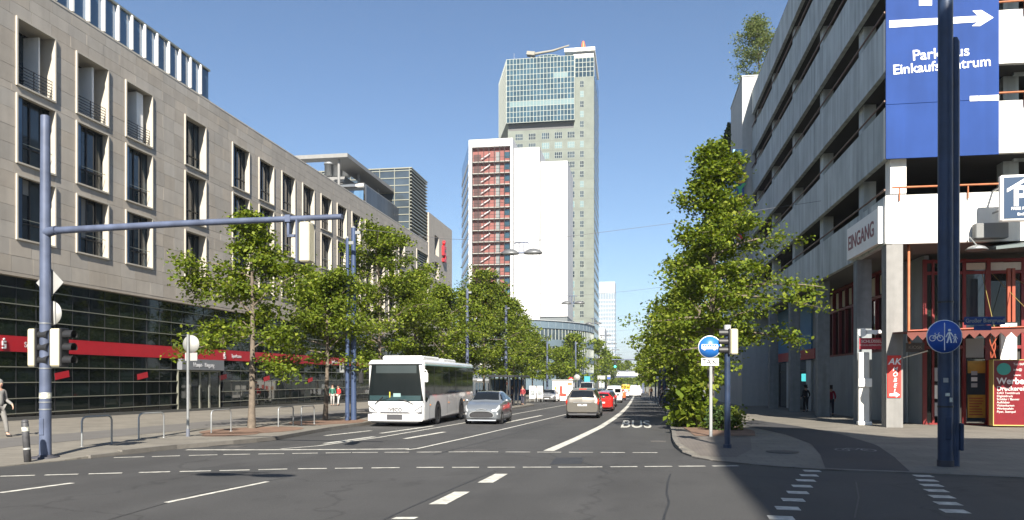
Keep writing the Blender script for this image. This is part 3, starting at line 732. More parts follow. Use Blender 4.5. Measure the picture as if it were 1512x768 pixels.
MB().box(CXF+.23, 24, CYE-.3, CYE-.05, 7.3, 27).build('end_wall', M_concd, CP)
MB().box(CXF, 24, CYF+.3, CYE, 27.26, 27.34).build('roof_edge', mat('rust_flashing', (0.16,0.09,0.08), .7), CP)
MB().box(CXF+.9, CXF+1.1, CYF+6, CYE-4, 7.3, 27).build('deck_shade_wall', M_concd, CP) if False else None
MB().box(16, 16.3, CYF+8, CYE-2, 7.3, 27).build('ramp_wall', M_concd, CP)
# arcade: columns, soffit, shop fronts
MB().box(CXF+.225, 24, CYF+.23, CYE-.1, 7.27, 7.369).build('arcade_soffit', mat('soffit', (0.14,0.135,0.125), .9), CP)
for d in dc[1:-1]:
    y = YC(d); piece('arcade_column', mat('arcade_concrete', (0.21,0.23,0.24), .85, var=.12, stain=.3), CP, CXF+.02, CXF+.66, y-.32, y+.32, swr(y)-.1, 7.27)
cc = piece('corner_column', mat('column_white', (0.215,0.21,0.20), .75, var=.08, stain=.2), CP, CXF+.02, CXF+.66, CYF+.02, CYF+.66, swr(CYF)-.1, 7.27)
ORG[cc.name] = Vector(oc)
IX = 12.0
def ywall(px): return onX(px, 500, IX)[0]
def inner(name, m, px0, px1, z0, z1, dx=0.0, th=.2, par=None):
    y0, y1 = sorted((ywall(px0), ywall(px1))); return piece(name, m, par or CP, IX+dx, IX+dx+th, y0, y1, z0, z1)
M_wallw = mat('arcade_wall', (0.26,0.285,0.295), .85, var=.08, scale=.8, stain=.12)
M_bluew = mat('blue_cladding', (0.06,0.19,0.34), .6, var=.06)
g50 = swr(50)-.05
inner('arcade_wall', M_wallw, 1200, 1310, g50-.6, 3.05)
inner('arcade_wall', M_wallw, 1200, 1208, 3.06, 7.27)
MB().box(IX+.0, IX+.2, ywall(1310)-.6, ywall(1310), g50-.6, 7.27).build('arcade_wall', M_wallw, CP)
yA, yB = ywall(1300), ywall(1209)
MB().box(IX+.35, IX+.37, yA, yB, 3.06, 7.26).build('arcade_glazing', M_glassg, CP)
M_maroon = mat('maroon_frame', (0.16,0.018,0.02), .5)
fr = MB()
nn = 9
for k in range(nn+1):
    y = yA+(yB-yA)*k/nn; fr.box(IX+.18, IX+.36, y-.07, y+.07, 3.07, 7.25)
for z in (3.12, 5.9, 7.15): fr.box(IX+.185, IX+.355, yA+.05, yB-.05, z-.07, z+.07)
fr.build('window_frame', M_maroon, CP)
for k in range(nn):
    y = yA+(yB-yA)*(k+.5)/nn; piece('upper_blind', mat('cream_blind', (0.50,0.46,0.36), .8), CP, IX+.30, IX+.335, y-.35, y+.35, 6.05, 7.0)
# blue shop with red fascia
yb0, yb1 = ywall(1200), ywall(1139)
piece('blue_cladding', M_bluew, CP, IX-.10, IX+.1, yb0, (yb0+yb1)/2-.01, 3.0, 7.26)
piece('blue_cladding', M_bluew, CP, IX-.10, IX+.1, (yb0+yb1)/2+.01, yb1, 3.0, 7.26)
fs = piece('red_fascia', M_red, CP, IX-.2, IX-.11, yb0-1.5, yb1-4.5, 3.05, 3.75); ORG[fs.name] = Vector(oc)
lettering('AK Möbel Discount', .55, M_white, CP, (IX-.21, (yb0+yb1)/2-3.2, 3.4), '-x', bold=.02, shear=.2)
for k, (f0, f1, dk) in enumerate(((0,.10,0),(.10,.28,1),(.30,.46,1),(.46,.54,0),(.56,.74,1),(.76,.9,1),(.9,1,0))):
    y0 = yb0+(yb1-yb0)*f0; y1 = yb0+(yb1-yb0)*f1
    if dk: 
        d = MB().box(IX+.0, IX+.08, y0, y1, g50-.6, 2.95); o = d.build('shop_glazing', M_glassg, CP)
        MB().box(IX-.03, IX+.0-.001, y0, y0+.09, g50-.6, 2.95).box(IX-.03, IX-.001, y1-.09, y1, g50-.6, 2.95).box(IX-.03, IX-.001, y0+.09, y1-.09, 2.2, 2.3).build('door_frame', M_dark, o, org=oc)
    else: piece('shop_pier', M_conc, CP, IX-.1, IX+.2, y0, y1, g50-.6, 2.99)
piece('lit_screen', mat('screen_cyan', (0.08,0.55,0.55), .4, emit=.5), CP, IX-.03, IX-.005, yb0+2.2, yb0+3.6, 1.5, 2.05)
# wall beyond with a framed poster
yc0, yc1 = ywall(1138), ywall(1086)
piece('pale_wall', M_wallw, CP, IX-1.0, IX-.8, yb1, yb1+9, gz(80)-.5, 7.2)
po = piece('poster', mat('poster_print', (0.35,0.25,0.2), .6, var=.5, scale=1.2), CP, IX-1.06, IX-1.03, yb1+1.4, yb1+3.6, .9, 3.3)
piece('poster_frame', M_blue, CP, IX-1.04, IX-1.005, yb1+1.25, yb1+3.75, .75, 3.45)
# rear wall of the corner entrance (faces the street mouth)
RY = 39.2
piece('recess_wall', M_wallw, CP, 12.2, 13.35, RY, RY+.2, swr(RY)-.1, 7.25)
piece('recess_wall', M_conc, CP, 13.36, 17, RY+.6, RY+.8, swr(RY)-.1, 7.25)
MB().tube([(12.55,RY-.06,swr(RY)),(12.55,RY-.06,7.2)], .05, 6).tube([(12.8,RY-.06,swr(RY)),(12.8,RY-.06,7.2)], .035, 6).build('conduit', M_conc, CP)
p = MB(); p.tube([(CXF+1.0,CYF+.4,7.25),(CXF+1.0,CYF+.4,3.3),(CXF+1.0,CYF+.25,3.2)], .06, 8); p.build('drainpipe', M_rust, CP)
# corner shop with red frames
M_rframe = mat('red_frame', (0.17,0.012,0.012), .45, var=.1, scale=3)
M_oran = mat('orange_frame', (0.28,0.055,0.022), .45, var=.1, scale=3)
SH = thing('corner_shop', 'glazed corner shop with red frames under the car park', 'shop', (15, 35, swr(35))); oS = ORG[SH.name]
SY = 37.0; g = swr(35)-.1
def sx(px, Y=SY): return onY(px, 500, Y)[0]
def szz(py, px=1450, Y=SY): return onY(px, py, Y)[1]
rf = MB()
for px, w in ((1366,.16),(1378,.10),(1424,.14),(1459,.22),(1512,.2),(1560,.2)): x = sx(px); rf.box(x-w/2, x+w/2, SY, SY+.14, g, 7.0)
for z in (g+.08, 3.1, szz(402), 6.9): rf.box(sx(1366), 20, SY+.01, SY+.13, z-.07, z+.07)
rf.build('shop_frame', M_rframe, SH)
of = MB()
for px in (1461.5,1468): x = sx(px); of.box(x-.06, x+.06, 35.2, 35.32, szz(480), szz(402)-.08)
of.build('front_post', M_oran, SH)
for a, b, z0, z1, m in ((1368,1377,g,7,M_glassg),(1379,1423,3.15,6.85,M_glassg),(1426,1457,3.15,6.85,M_glassw),(1462,1560,3.15,6.0,M_glassg)):
    piece('shop_pane', m, SH, sx(a), sx(b), SY+.06, SY+.09, z0, z1)
piece('upper_panel', M_concw, SH, sx(1462), sx(1560), SY+.03, SY+.10, szz(400), 6.8)
piece('upper_panel', mat('shade_cream', (.55,.5,.42), .8), SH, sx(1427), sx(1457), SY-.0, SY+.05, szz(398), 6.8)
piece('side_wall', M_wallw, SH, sx(1366), sx(1366)+.2, SY+.15, RY, g, 7.2)
piece('rear_wall', M_concd, SH, 13.6, 21, SY+2.8, SY+2.9, g, 7.1)
pw = piece('white_panel', M_white, SH, sx(1475), sx(1499), SY-.16, SY-.02, szz(532), szz(478))
piece('grey_panel', mat('grey_panel', (.33,.32,.31), .7), SH, sx(1426), sx(1452), SY-.03, SY+.05, szz(528), szz(500))
# poster windows
M_post = mat('yellow_poster', (0.45,0.24,0.03), .5, var=.3, scale=2)
ya = piece('poster_window', M_glassw, SH, sx(1428), sx(1456), SY+.03, SY+.06, g+.2, szz(530))
yp = MB().box(sx(1429), sx(1455), SY-.0, SY+.025, szz(617), szz(583)).build('yellow_poster', M_post, SH)
for k in range(7): piece('poster_line', mat('poster_ink', (.30,.05,.02), .6), SH, sx(1431), sx(1431+random.randint(15,22)), SY-.006, SY-.001, szz(589+k*4), szz(587.4+k*4))
MB().box(sx(1429), sx(1455), SY-.0, SY+.025, szz(551), szz(533)).build('yellow_poster', M_post, SH)
for px in (1434, 1380): 
    for k in range(3): piece('paper_notice', M_white if k % 2 else mat('paper_grey', (.4,.4,.42), .7), SH, sx(px if px < 1400 else px), sx(px+(9 if px>1400 else 6)), SY-.008, SY-.002, szz(572-k*9 if px>1400 else 615-k*26), szz(566-k*9 if px>1400 else 595-k*26))
MB().box(sx(1456), sx(1466), SY-.35, SY-.14, g, szz(532)).build('red_pier', mat('bright_red', (0.55,0.03,0.02), .4, var=.08), SH)
# red sign box of the printing shop
SB = thing('shop_sign_board', 'large dark red sign board with white lettering and a green oval beside the shop door', 'sign', (16.2, 34.5, swr(34.5))); oB = ORG[SB.name]
bY = 35.1; b0, b1 = sx(1467, bY), sx(1545, bY); bz0, bz1 = swr(34)+.05, onY(1480,532,bY)[1]
MB().box(b0, b1, bY, bY+.35, bz0, bz1).build('board', mat('board_red', (0.15,0.007,0.012), .35, var=.08), SB)
MB().box(b0-.03, b0, bY-.03, bY+.36, bz0, bz1+.03).box(b0, b1, bY-.03, bY+.36, bz1, bz1+.03).box(b0, b1, bY-.03, bY-.001, bz0-.0, bz0+.04).build('board_edge', mat('gold_edge', (.6,.45,.15), .4, .4), SB)
ovx, ovz = onY(1482, 545, bY); n = 20
MB().prism([(ovx+.27*math.cos(2*math.pi*k/n), ovz+.25*math.sin(2*math.pi*k/n)) for k in range(n)], bY-.02, bY-.001, lambda a,b,h: (a,h,b)).build('green_oval', mat('oval_green', (.04,.30,.25), .5), SB)
M_pink = mat('sign_white', (.72,.66,.64), .6)
lx = b0+.12
for t, py, s, bd in (('Tel: 069',538,.13,0),('info@',546,.13,0),('www.',554,.13,0)): lettering(t, s, M_pink, SB, (onY(1496,545,bY)[0], bY-.012, onY(1480,py,bY)[1]), '-y', align='LEFT')
lettering('Werbe', .36, M_pink, SB, (lx, bY-.012, onY(1480,563,bY)[1]), '-y', bold=.025, align='LEFT')
lettering('Druckerei', .25, M_pink, SB, (lx, bY-.012, onY(1480,574,bY)[1]), '-y', bold=.01, align='LEFT')
for k, t in enumerate(('CAD Textildruck','Digitaldruck','Schilder / Banner','Aufkleber','Visitenkarten','Werbetafeln','Flyer, Stempel')): lettering(t, .125, M_pink, SB, (lx, bY-.012, onY(1480,580.5+k*4.6,bY)[1]), '-y', align='LEFT')
# awning
AW = thing('awning', 'rust red scalloped awning hung on cables over the shop door', 'awning', (14, 34, 3.4)); oA = ORG[AW.name]
aY = 32.9; az = onY(1400, 490, aY)[1]; ax0, ax1 = onY(1332,490,aY)[0], onY(1560,490,aY)[0]
M_awn = mat('awning_red', (0.13,0.035,0.026), .8, var=.15)
MB().raw([(ax0,aY-.6,az),(ax1,aY-.6,az+.15),(ax1,SY-.15,az+.3),(ax0,SY-.15,az+.16),(ax0,aY-.6,az-.06),(ax1,aY-.6,az+.09),(ax1,SY-.15,az+.24),(ax0,SY-.15,az+.1)], [(0,1,2,3),(7,6,5,4),(0,4,5,1),(1,5,6,2),(2,6,7,3),(3,7,4,0)]).build('canopy_sheet', M_awn, AW)
sc = MB(); nn = 15
for k in range(nn):
    a = ax0+(ax1-ax0)*k/nn; b = ax0+(ax1-ax0)*(k+1)/nn; z = az-.06+.15*k/nn
    sc.prism([(a,z),(b,z+.01),(b,z-.10),((a+b)/2,z-.30),(a,z-.10)], aY-.60, aY-.575, lambda p,q,h: (p,h,q))
sc.build('scallop_edge', M_awn, AW)
MB().tube([(ax0,aY-.63,az+.02),(ax1,aY-.63,az+.17)], .035, 6).build('front_rail', M_oran, AW)
cb = MB()
for xa, xb in ((14.9,13.5),(15.3,15.25),(15.9,17.0)): cb.tube([(xa, SY-.1, 6.3),(xb, aY-.55, az+.1)], .014, 5)
cb.build('cable', mat('brass_cable', (.55,.45,.15), .4, .5), AW)
sc = MB()
xx, zz = onY(1461, 510, aY)
for k in range(3): sc.tube([(xx+.18*math.sin(t*.6+k*2)*(1-t/8), aY-.2-k*.1, zz+.35-t*.17) for t in range(6)], .03, 5)
sc.build('scroll_bracket', M_oran, AW)
# roof piece, lamp and boxes above the shop
MB().raw([(14.0,33.4,6.95),(18,33.2,7.25),(18,35,7.65),(14.0,35,7.2),(14.0,33.4,6.83),(18,33.2,7.12),(18,35,7.25),(14.0,35,7.0)], [(0,1,2,3),(7,6,5,4),(0,4,5,1),(1,5,6,2),(2,6,7,3),(3,7,4,0)]).build('shop_roof', mat('roof_sheet', (.10,.125,.125), .5, .2), SH)
x0, z0 = onY(1441,352,33.6); x1, z1 = onY(1490,328,33.6)
MB().bbox(x0, x1, 33.6, 33.99, z0, z1, .03).build('roof_box', mat('box_grey', (.15,.155,.155), .6), SH)
x0, z0 = onY(1442,366,33.5)
MB().lathe([(.001,.12),(.12,.10),(.3,.03),(.42,-.08),(.36,-.10),(.001,-.04)], (x0, 33.5, z0), n=18).tube([(x0,33.5,z0+.1),(x0-.1,33.9,z0+.5)], .03, 6).build('shop_lamp', M_steel, SH)

# ---- signs that hang on the car park: each its own thing
BS = thing('parking_banner', 'huge blue banner with a white arrow and car park lettering on the corner', 'banner', (12.3, CYF-.1, 10.8)); o_ = ORG[BS.name]
sx0, sz0 = onY(1308, 235, CYF-.1); sx1, _ = onY(1475, 227, CYF-.1)
M_ban = mat('banner_blue', (0.018,0.052,0.20), .75, spec=.2, var=.12, scale=.5, bump=.5, bscale=.8, stain=.10)
for k, (a, b) in enumerate(((sz0, onY(1390,152,CYF)[1]), (onY(1390,152,CYF)[1]+.01, 19.9), (19.91, 25.2))):
    MB().bbox(sx0, sx1, CYF-.11, CYF-.04, a, b, .01).build('banner_sheet', M_ban, BS)
def bl(px, py): return onY(px, py, CYF-.12)
def bpoly(pp, name, m=M_white): return MB().prism([bl(*p) for p in pp], CYF-.125, CYF-.112, lambda a,b,h: (a,h,b)).build(name, m, BS)
bpoly([(1313,41),(1313,30.5),(1444,23.5),(1436,16),(1449,15),(1467,26),(1447,38.5),(1435,38.5),(1444,32.5)], 'arrow')
bpoly([(1357,8.5),(1357,-60),(1376,-60),(1376,8)], 'letter_stem')
M_pw = mat('print_white', (.80,.80,.80), .5)
for t, px, py, s in (('Parkhaus',1389,79,.60),('Einkaufszentrum',1390,97.5,.56)):
    x, z = bl(px, py); lettering(t, s, M_pw, BS, (x, CYF-.122, z), '-y', bold=.011, rot=(R(90), R(-2.0), 0))
bpoly([(1432,149.5),(1432,142),(1445,141.5),(1445,149)], 'white_plate'); bpoly([(1446,149),(1446,141.5),(1475,140),(1475,148.5)], 'white_plate')
EI = thing('entrance_sign', 'white sign with dark red EINGANG lettering on the shaded parapet', 'sign', (CXF-.2, YC(35), 7.8)); 
y0, _ = onX(1300,350,CXF-.12); y1, _ = onX(1254,350,CXF-.12)
eb = MB().box(CXF-.22, CXF-.02, y0, y1, 7.35, 8.82).build('board', M_white, EI)
lettering('EINGANG', .92, mat('dark_red', (.20,.02,.03), .5), EI, (CXF-.23, (y0+y1)/2+.15, 8.05), '-x', bold=.012)
MB().box(CXF-.24, CXF-.02, y0-.10, y0-.01, 7.32, 8.86).build('board_end', M_white, EI)
PS = thing('parking_sign', 'blue box sign with white P under a roof line', 'sign', (16, 32.5, 8.0))
x0, z0 = onY(1478,327,32.6); x1, z1 = onY(1545,256,32.6)
MB().bbox(x0, x1, 32.6, 32.85, z0, z1, .05).build('sign_case', M_white, PS)
MB().box(x0+.10, x1-.10, 32.58, 32.605, z0+.1, z1-.1).build('sign_face', mat('night_blue', (.008,.035,.085), .4), PS)
w = x1-x0
MB().prism([(x0+.2,z1-.55),(x0+w/2,z1-.18),(x1-.2,z1-.55),(x1-.2,z1-.68),(x0+w/2,z1-.32),(x0+.2,z1-.68)], 32.565, 32.579, lambda a,b,h:(a,h,b)).build('roof_line', M_pw, PS)
lettering('P', 1.05, M_pw, PS, (x0+w*.42, 32.572, (z0+z1)/2+.02), '-y', bold=.03)
lettering('FREIE PLÄTZE', .15, M_pw, PS, (x0+w/2, 32.572, z0+.47), '-y', bold=.02)
lettering('Einfahrt', .15, M_pw, PS, (x0+w/2, 32.572, z0+.25), '-y', bold=.01)
MB().tube([(x0+.3,32.8,z0+.6),(x0+.3,34.0,z0+.6)], .04, 6).tube([(x0+.3,32.8,z1-.3),(x0+.3,34.0,z1-.3)], .04, 6).build('bracket', M_steel, PS)
AK = thing('furniture_shop_sign', 'narrow red vertical sign with white furniture shop lettering on the corner column', 'sign', (CXF+.34, CYF, 2.3))
aY = CYF-.03; x0, z1 = onY(1310.5,525,aY); x1, z0 = onY(1330.5,587,aY)
MB().box(x0, x1, aY, CYF+.015, z0, z1).build('board', mat('poster_red', (.62,.04,.03), .5), AK)
xm = (x0+x1)/2
lettering('AK', .36, M_pw, AK, (xm, aY-.008, z1-.26), '-y', shear=.25, bold=.02)
for k, ch in enumerate('MÖBEL'): lettering(ch, .235, M_pw, AK, (xm+.02, aY-.008, z1-.56-k*.225), '-y', shear=.25, bold=.01)
MB().prism([(x0+.08,z0+.16),(x1-.2,z0+.16),(x1-.2,z0+.22),(x1-.05,z0+.11),(x1-.2,z0+.0),(x1-.2,z0+.06),(x0+.08,z0+.06)], aY-.014, aY-.002, lambda a,b,h:(a,h,b)).build('arrow', M_pw, AK)
KY = YC(36.6)-.34-2.0
KS = thing('key_shop_sign', 'white key shaped sign above a small red panel on the second column', 'sign', (CXF+.2, 36.6, 3.2))
kY = 36.2; 
def kp(px, py): return onY(px, py, kY)
kx, kz = kp(1273.5, 491); rr = .19; n = 18
MB().prism([(kx+rr*math.cos(2*math.pi*k/n), kz+rr*math.sin(2*math.pi*k/n)) for k in range(n)], kY, kY+.06, lambda a,b,h:(a,h,b)).build('key_bow', M_white, KS)
a = kp(1279,487.5); b = kp(1303,494.5)
MB().prism([(a[0],a[1]),(b[0]-.08,a[1]),(b[0],(a[1]+b[1])/2),(b[0]-.05,b[1]),(b[0]-.15,b[1]+.05),(b[0]-.25,b[1]),(b[0]-.4,b[1]+.05),(a[0],b[1]+.04)], kY, kY+.06, lambda a_,b_,h:(a_,h,b_)).build('key_blade', M_white, KS)
a = kp(1269,516); b = kp(1304,499)
pr = MB().box(a[0], b[0], kY, kY+.06, a[1], b[1]).build('red_panel', mat('panel_red', (.40,.03,.05), .5), KS)
lettering('SCHLÜSSEL', .17, M_pink, KS, ((a[0]+b[0])/2, kY-.008, b[1]-.15), '-y', bold=.01)
lettering('SCHUH-REPARATUR', .105, M_pink, KS, ((a[0]+b[0])/2, kY-.008, b[1]-.32), '-y')
MB().tube([(b[0], kY+.03, b[1]-.1),(b[0]+.5, kY+.6, b[1]-.1)], .02, 5).build('bracket', M_steel, KS)
a = kp(1338,520); b = kp(1365,506)
HS = thing('hanging_board', 'small dark board hung in the shaded entrance beside the corner column', 'sign', (12, 36.4, 2.6))
MB().box(a[0], b[0], kY, kY+.05, a[1], b[1]).build('board', mat('board_dark', (.09,.085,.09), .5), HS)
lettering('KIOSK', .2, mat('dull_white', (.35,.33,.33), .6), HS, ((a[0]+b[0])/2, kY-.008, (a[1]+b[1])/2), '-y')
MB().tube([(a[0]-.3, kY+.1, a[1]-.3),(b[0]+.1, kY-.1, a[1]+.05)], .03, 6).build('arm', M_white, HS)
PYl = thing('phone_pillar', 'pale pillar box standing in front of the second column under the key sign', 'kiosk', (10.6, 36.0, swr(36)))
a = onY(1268,627,35.9); b = onY(1284,520,35.9)
MB().bbox(a[0], b[0], 35.9, 36.1, swr(36), b[1], .03).build('casing', mat('casing_grey', (.62,.61,.58), .6, var=.06), PYl)
MB().bbox(a[0]-.03, b[0]+.08, 35.8, 35.89, 1.35, 1.72, .02).build('shelf', M_white, PYl)
MB().bbox(a[0]-.03, b[0]+.08, 35.8, 36.15, swr(36), swr(36)+.16, .02).build('base', M_white, PYl)

# ---- stair block and older building behind the car park
CB = thing('stair_block', 'plain grey concrete stair block rising behind the car park', 'building', (15, 77, gz(77)))
ctop = onY(1104,113,72.0)[1]
MB().box(9.26, 24, 72.0, 80.5, gz(76)-.5, ctop).build('wall', mat('pale_concrete', (.42,.43,.42), .85, var=.05, stain=.12), CB)
for z in (10.2,16.2,22.2): piece('joint_band', M_concd, CB, 9.24, 9.262, 72.2, 80.4, z, z+.06)
MB().box(9.2, 24.05, 71.95, 80.55, ctop, ctop+.1).build('coping', M_conc, CB)
IV = thing('ivy_building', 'grey building with ivy hanging from its roof edge beyond the stair block', 'building', (15, 90, gz(90)))
MB().box(9.5, 24, 80.7, 100, gz(90)-1, 27.3).build('wall', M_conc, IV)
for r_ in range(6):
    for k in range(5): piece('window', M_glassw, IV, 9.48, 9.52, 82+k*3.5, 84.2+k*3.5, 3+r_*3.9, 5.2+r_*3.9)
def leaves(name, pts, size, m, parent=None, org=None, flat=.5, seed=1, **kw):
    """many small pointed leaves at pts"""
    rg = np.random.default_rng(seed); n = len(pts); P = np.asarray(pts)
    nr = rg.normal(size=(n,3)); nr[:,2] = np.abs(nr[:,2])+flat; nr /= np.linalg.norm(nr,axis=1)[:,None]
    t = np.cross(nr, rg.normal(size=(n,3))); t /= np.linalg.norm(t,axis=1)[:,None]; b = np.cross(nr, t)
    s = size*rg.uniform(.65,1.3,size=(n,1))
    V = np.empty((n,4,3)); V[:,0] = P-t*s*.6; V[:,1] = P+b*s*.42+nr*s*.08-t*s*.05; V[:,2] = P+t*s*.6-nr*s*.12; V[:,3] = P-b*s*.42+nr*s*.08-t*s*.05
    if org is not None: V -= np.asarray(org)
    me = bpy.data.meshes.new(name); me.vertices.add(4*n); me.vertices.foreach_set('co', V.ravel().astype(np.float32))
    me.loops.add(4*n); me.loops.foreach_set('vertex_index', np.arange(4*n, dtype=np.int32)); me.polygons.add(n)
    me.polygons.foreach_set('loop_start', np.arange(0,4*n,4,dtype=np.int32)); me.update(calc_edges=True); me.validate(); me.materials.append(m)
    return me
rg = np.random.default_rng(3)
P = []
for k in range(40):
    y = rg.uniform(81,99); L_ = rg.uniform(.8,5.5)
    for q in range(60): P.append((9.4-rg.uniform(0,.35), y+rg.normal(0,.35), 27.5-L_*rg.uniform(0,1)))
iv = thing('ivy', 'dark ivy trailing over the grey roof edge', 'plant', (9.4, 90, 27)); link('foliage', leaves('foliage', P, .3, M_leafI, org=(9.4,90,27)), iv)
# vertical toy shop sign on the stair block
TS = thing('toy_shop_sign', 'tall vertical sign of coloured letters on the stair block', 'sign', (8.7, 71.6, 12))
tx0, tz1 = onY(1082,221,71.7); tx1, tz0 = onY(1097,352,71.7)
MB().bbox(tx0, tx1, 71.6, 71.9, tz0, tz1, .04).build('sign_case', mat('sky_blue_panel', (.22,.45,.72), .5), TS)
MB().box(tx0-.001+.18, tx1+.06, 71.56, 71.605, tz0+.1, tz1-1.0).build('blue_panel', mat('deep_blue_panel', (.02,.07,.30), .5), TS)
for k, (ch, c) in enumerate((('T',(.62,.05,.03)),('O',(.75,.42,.05)),('Y',(.08,.45,.18)),('S',(.62,.05,.12)),('“R”',(.75,.42,.05)),('U',(.12,.35,.75)),('S',(.62,.05,.03)))):
    lettering(ch, 1.35 if len(ch) == 1 else .7, mat('letter_%d' % k, c, .45), TS, (tx0+.62, 71.55, tz1-1.55-k*1.05), '-y', bold=.05)
tx0 = onY(1067,300,71.0)[0]
MB().bbox(tx0, tx0+.75, 71.2, 71.45, onY(1070,365,71)[1], onY(1070,268,71)[1], .04).build('side_panel', mat('sky_blue_panel', (.22,.45,.72), .5), TS)
MB().tube([(tx0+.3,71.3,tz1-4),(9.4,71.8,tz1-4)], .05, 6).build('bracket', M_steel, TS)

# plain rear part of the car park further along the side street
MB().box(24.05, 62, CYF+.1, CYE, gz(CYE)-1, 27.2).build('rear_wall', M_conc, CP)

# ------------------------------------------------------------------ towers at the end of the street
CT = thing('office_tower', 'tall grey stone office tower with a projecting blue-green glass box at its top', 'tower', (-31, 290, gz(290))); oT = ORG[CT.name]
TY = 284.0; TB = 319.0
def tX(px, Y=TY): return onY(px, 500, Y)[0]
def tZ(py, px=820, Y=TY): return onY(px, py, Y)[1]
M_tow = mat('tower_stone', (0.152,0.170,0.148), .85, var=.10, scale=.35, detail=9)
M_tgl = mat('tower_pane', (0.030,0.068,0.090), .12, .2, spec=.9, rnd=.3, var=.25, scale=.12)
M_tgl2 = mat('tower_pane_pale', (0.12,0.19,0.20), .3)
M_mul = mat('pale_mullion', (.26,.285,.26), .6)
x0, x1 = tX(750), tX(877)
zg0, zg1 = tZ(181), tZ(87)
MB().box(x0, x1, TY, TB, gz(290)-1, zg0+.0).build('shaft', M_tow, CT)
MB().box(tX(848)+.2, x1, TY, TB, zg0, tZ(116)).build('shaft_upper', M_tow, CT)
MB().box(tX(848)+.2, x1, TY+.3, TB, tZ(116)+.01, tZ(87)).build('top_glass', M_tgl, CT)
MB().box(x0+.2, tX(848)-.2, TY-.03, TY-.001, zg0-2.3, zg0-.2).build('shadow_band', mat('painted_shadow_grey', (.10,.10,.10), .7), CT)  # shadow below the overhanging box, put in as a dark strip
# the glass box
gp = [(tX(748)-.2, TY-2.0),(tX(848), TY-2.0),(tX(848), TB-4),(tX(737,304), TB-4),(tX(737,304), 304)]
gp = [(onY(748,100,TY-2)[0], TY-2.0),(onY(848,100,TY-2)[0], TY-2.0),(onY(848,100,TY-2)[0], TB-4),(onY(737,100,304)[0], TB-4),(onY(737,100,304)[0], 304)]
gb = MB().prism(gp, zg0, zg1).build('glass_box', M_tgl, CT)
ga, gbx = gp[0][0], gp[1][0]; ncol, nrow = 20, 12
for r_ in range(nrow):
    for c_ in range(ncol):
        za = zg0+(zg1-zg0)*r_/nrow; zb_ = zg0+(zg1-zg0)*(r_+1)/nrow; xa = ga+(gbx-ga)*c_/ncol; xb = ga+(gbx-ga)*(c_+1)/ncol
        pale = (r_ == 3 and c_ > 0) or (r_ == 8 and 14 <= c_ <= 17)
        piece('glass_panel', M_tgl2 if pale else M_tgl, CT, xa+.14, xb-.14, TY-2.06, TY-2.01, za+(.16 if r_ % 2 == 0 else .1), zb_-.1)
ml = MB()
for c_ in range(ncol+1): x = ga+(gbx-ga)*c_/ncol; ml.box(x-.10, x+.10, TY-2.12, TY-2.005, zg0, zg1)
for r_ in range(nrow+1): z = zg0+(zg1-zg0)*r_/nrow; ml.box(ga, gbx, TY-2.11, TY-2.004, z-.09, z+.09)
for k in range(14):
    t = k/13; p = Vector((gp[4][0]+(gp[0][0]-gp[4][0])*t-.12, gp[4][1]+(gp[0][1]-gp[4][1])*t)); ml.box(p.x-.09, p.x+.09, p.y-.09, p.y+.09, zg0, zg1)
for r_ in range(1, nrow):
    z = zg0+(zg1-zg0)*r_/nrow; ml.tube([(gp[4][0]-.1,gp[4][1],z),(gp[0][0]-.1,gp[0][1],z)], .09, 4)
ml.build('mullions', M_mul, CT, kind='stuff')
# small glass at the right of the top
for c_ in range(6): piece('top_mullion', M_mul, CT, tX(849)+c_*(x1-tX(849))/5-.1, tX(849)+c_*(x1-tX(849))/5+.1, TY+.15, TY+.29, tZ(116), tZ(87))
for py in (116,108,101.5,94.5,88): piece('top_transom', M_mul, CT, tX(849), x1, TY+.17, TY+.285, tZ(py)-.1, tZ(py)+.1)
# windows of the stone face
def tower_window(w, h, split, pale, key):
    if key in UNIT: return UNIT[key]
    f = MB(); f.box(-w/2,w/2,-.12,.0,-h/2,h/2); fm = f.mesh('window', M_mul)
    gs = []
    xs = [-w/2+i*w/split for i in range(split+1)]
    for a, b in zip(xs, xs[1:]):
        for c_, d in ((-h/2, -h*.05), (-h*.05, h/2)):
            gs.append(((a+.07, b-.07, c_+.07, d-.07)))
    g1 = MB()
    for a, b, c_, d in gs: g1.box(a, b, -.16, -.121, c_, d)
    UNIT[key] = (fm, g1.mesh('pane', M_tgl2 if pale else M_glassw)); return UNIT[key]
cols = [(761,772),(780.5,791),(800,811),(819,830),(838,848.5),(856.5,862)]
row0 = 200.0; per = 14.68
for r_ in range(24):
    for ci, (a, b) in enumerate(cols):
        py = row0+per*r_; xa, xb = tX(a), tX(b); z = tZ(py)
        if ci == 5 and False: continue
        pale = random.random() < (.6 if r_ in (1,4,5,6,7,15,16,18,19,23) else .1)
        fm, gm = tower_window(xb-xa, 2.3, 2 if ci == 5 else 4, pale, ('tw', ci == 5, pale, round(xb-xa,1)))
        w = link('window', fm, CT, Vector(((xa+xb)/2, TY+.1, z))-oT); link('pane', gm, w)
for r_ in range(1,6):     # single column beside the glass box
    py = row0-per*r_; fm, gm = tower_window(tX(862)-tX(856.5), 2.3, 2, r_ % 2 == 0, ('tw', True, r_ % 2 == 0, round(tX(862)-tX(856.5),1)))
    w = link('window', fm, CT, Vector(((tX(856.5)+tX(862))/2, TY+.1, tZ(py)))-oT); link('pane', gm, w)
sl = {}
for r_ in range(-6, 24):  # slits in the long side
    z = tZ(row0+per*r_)
    for k in range(4): piece('side_window', M_glassw, CT, x1-.2, x1+.03, TY+3+k*8, TY+9.2+k*8, z-1.1, z+1.1)
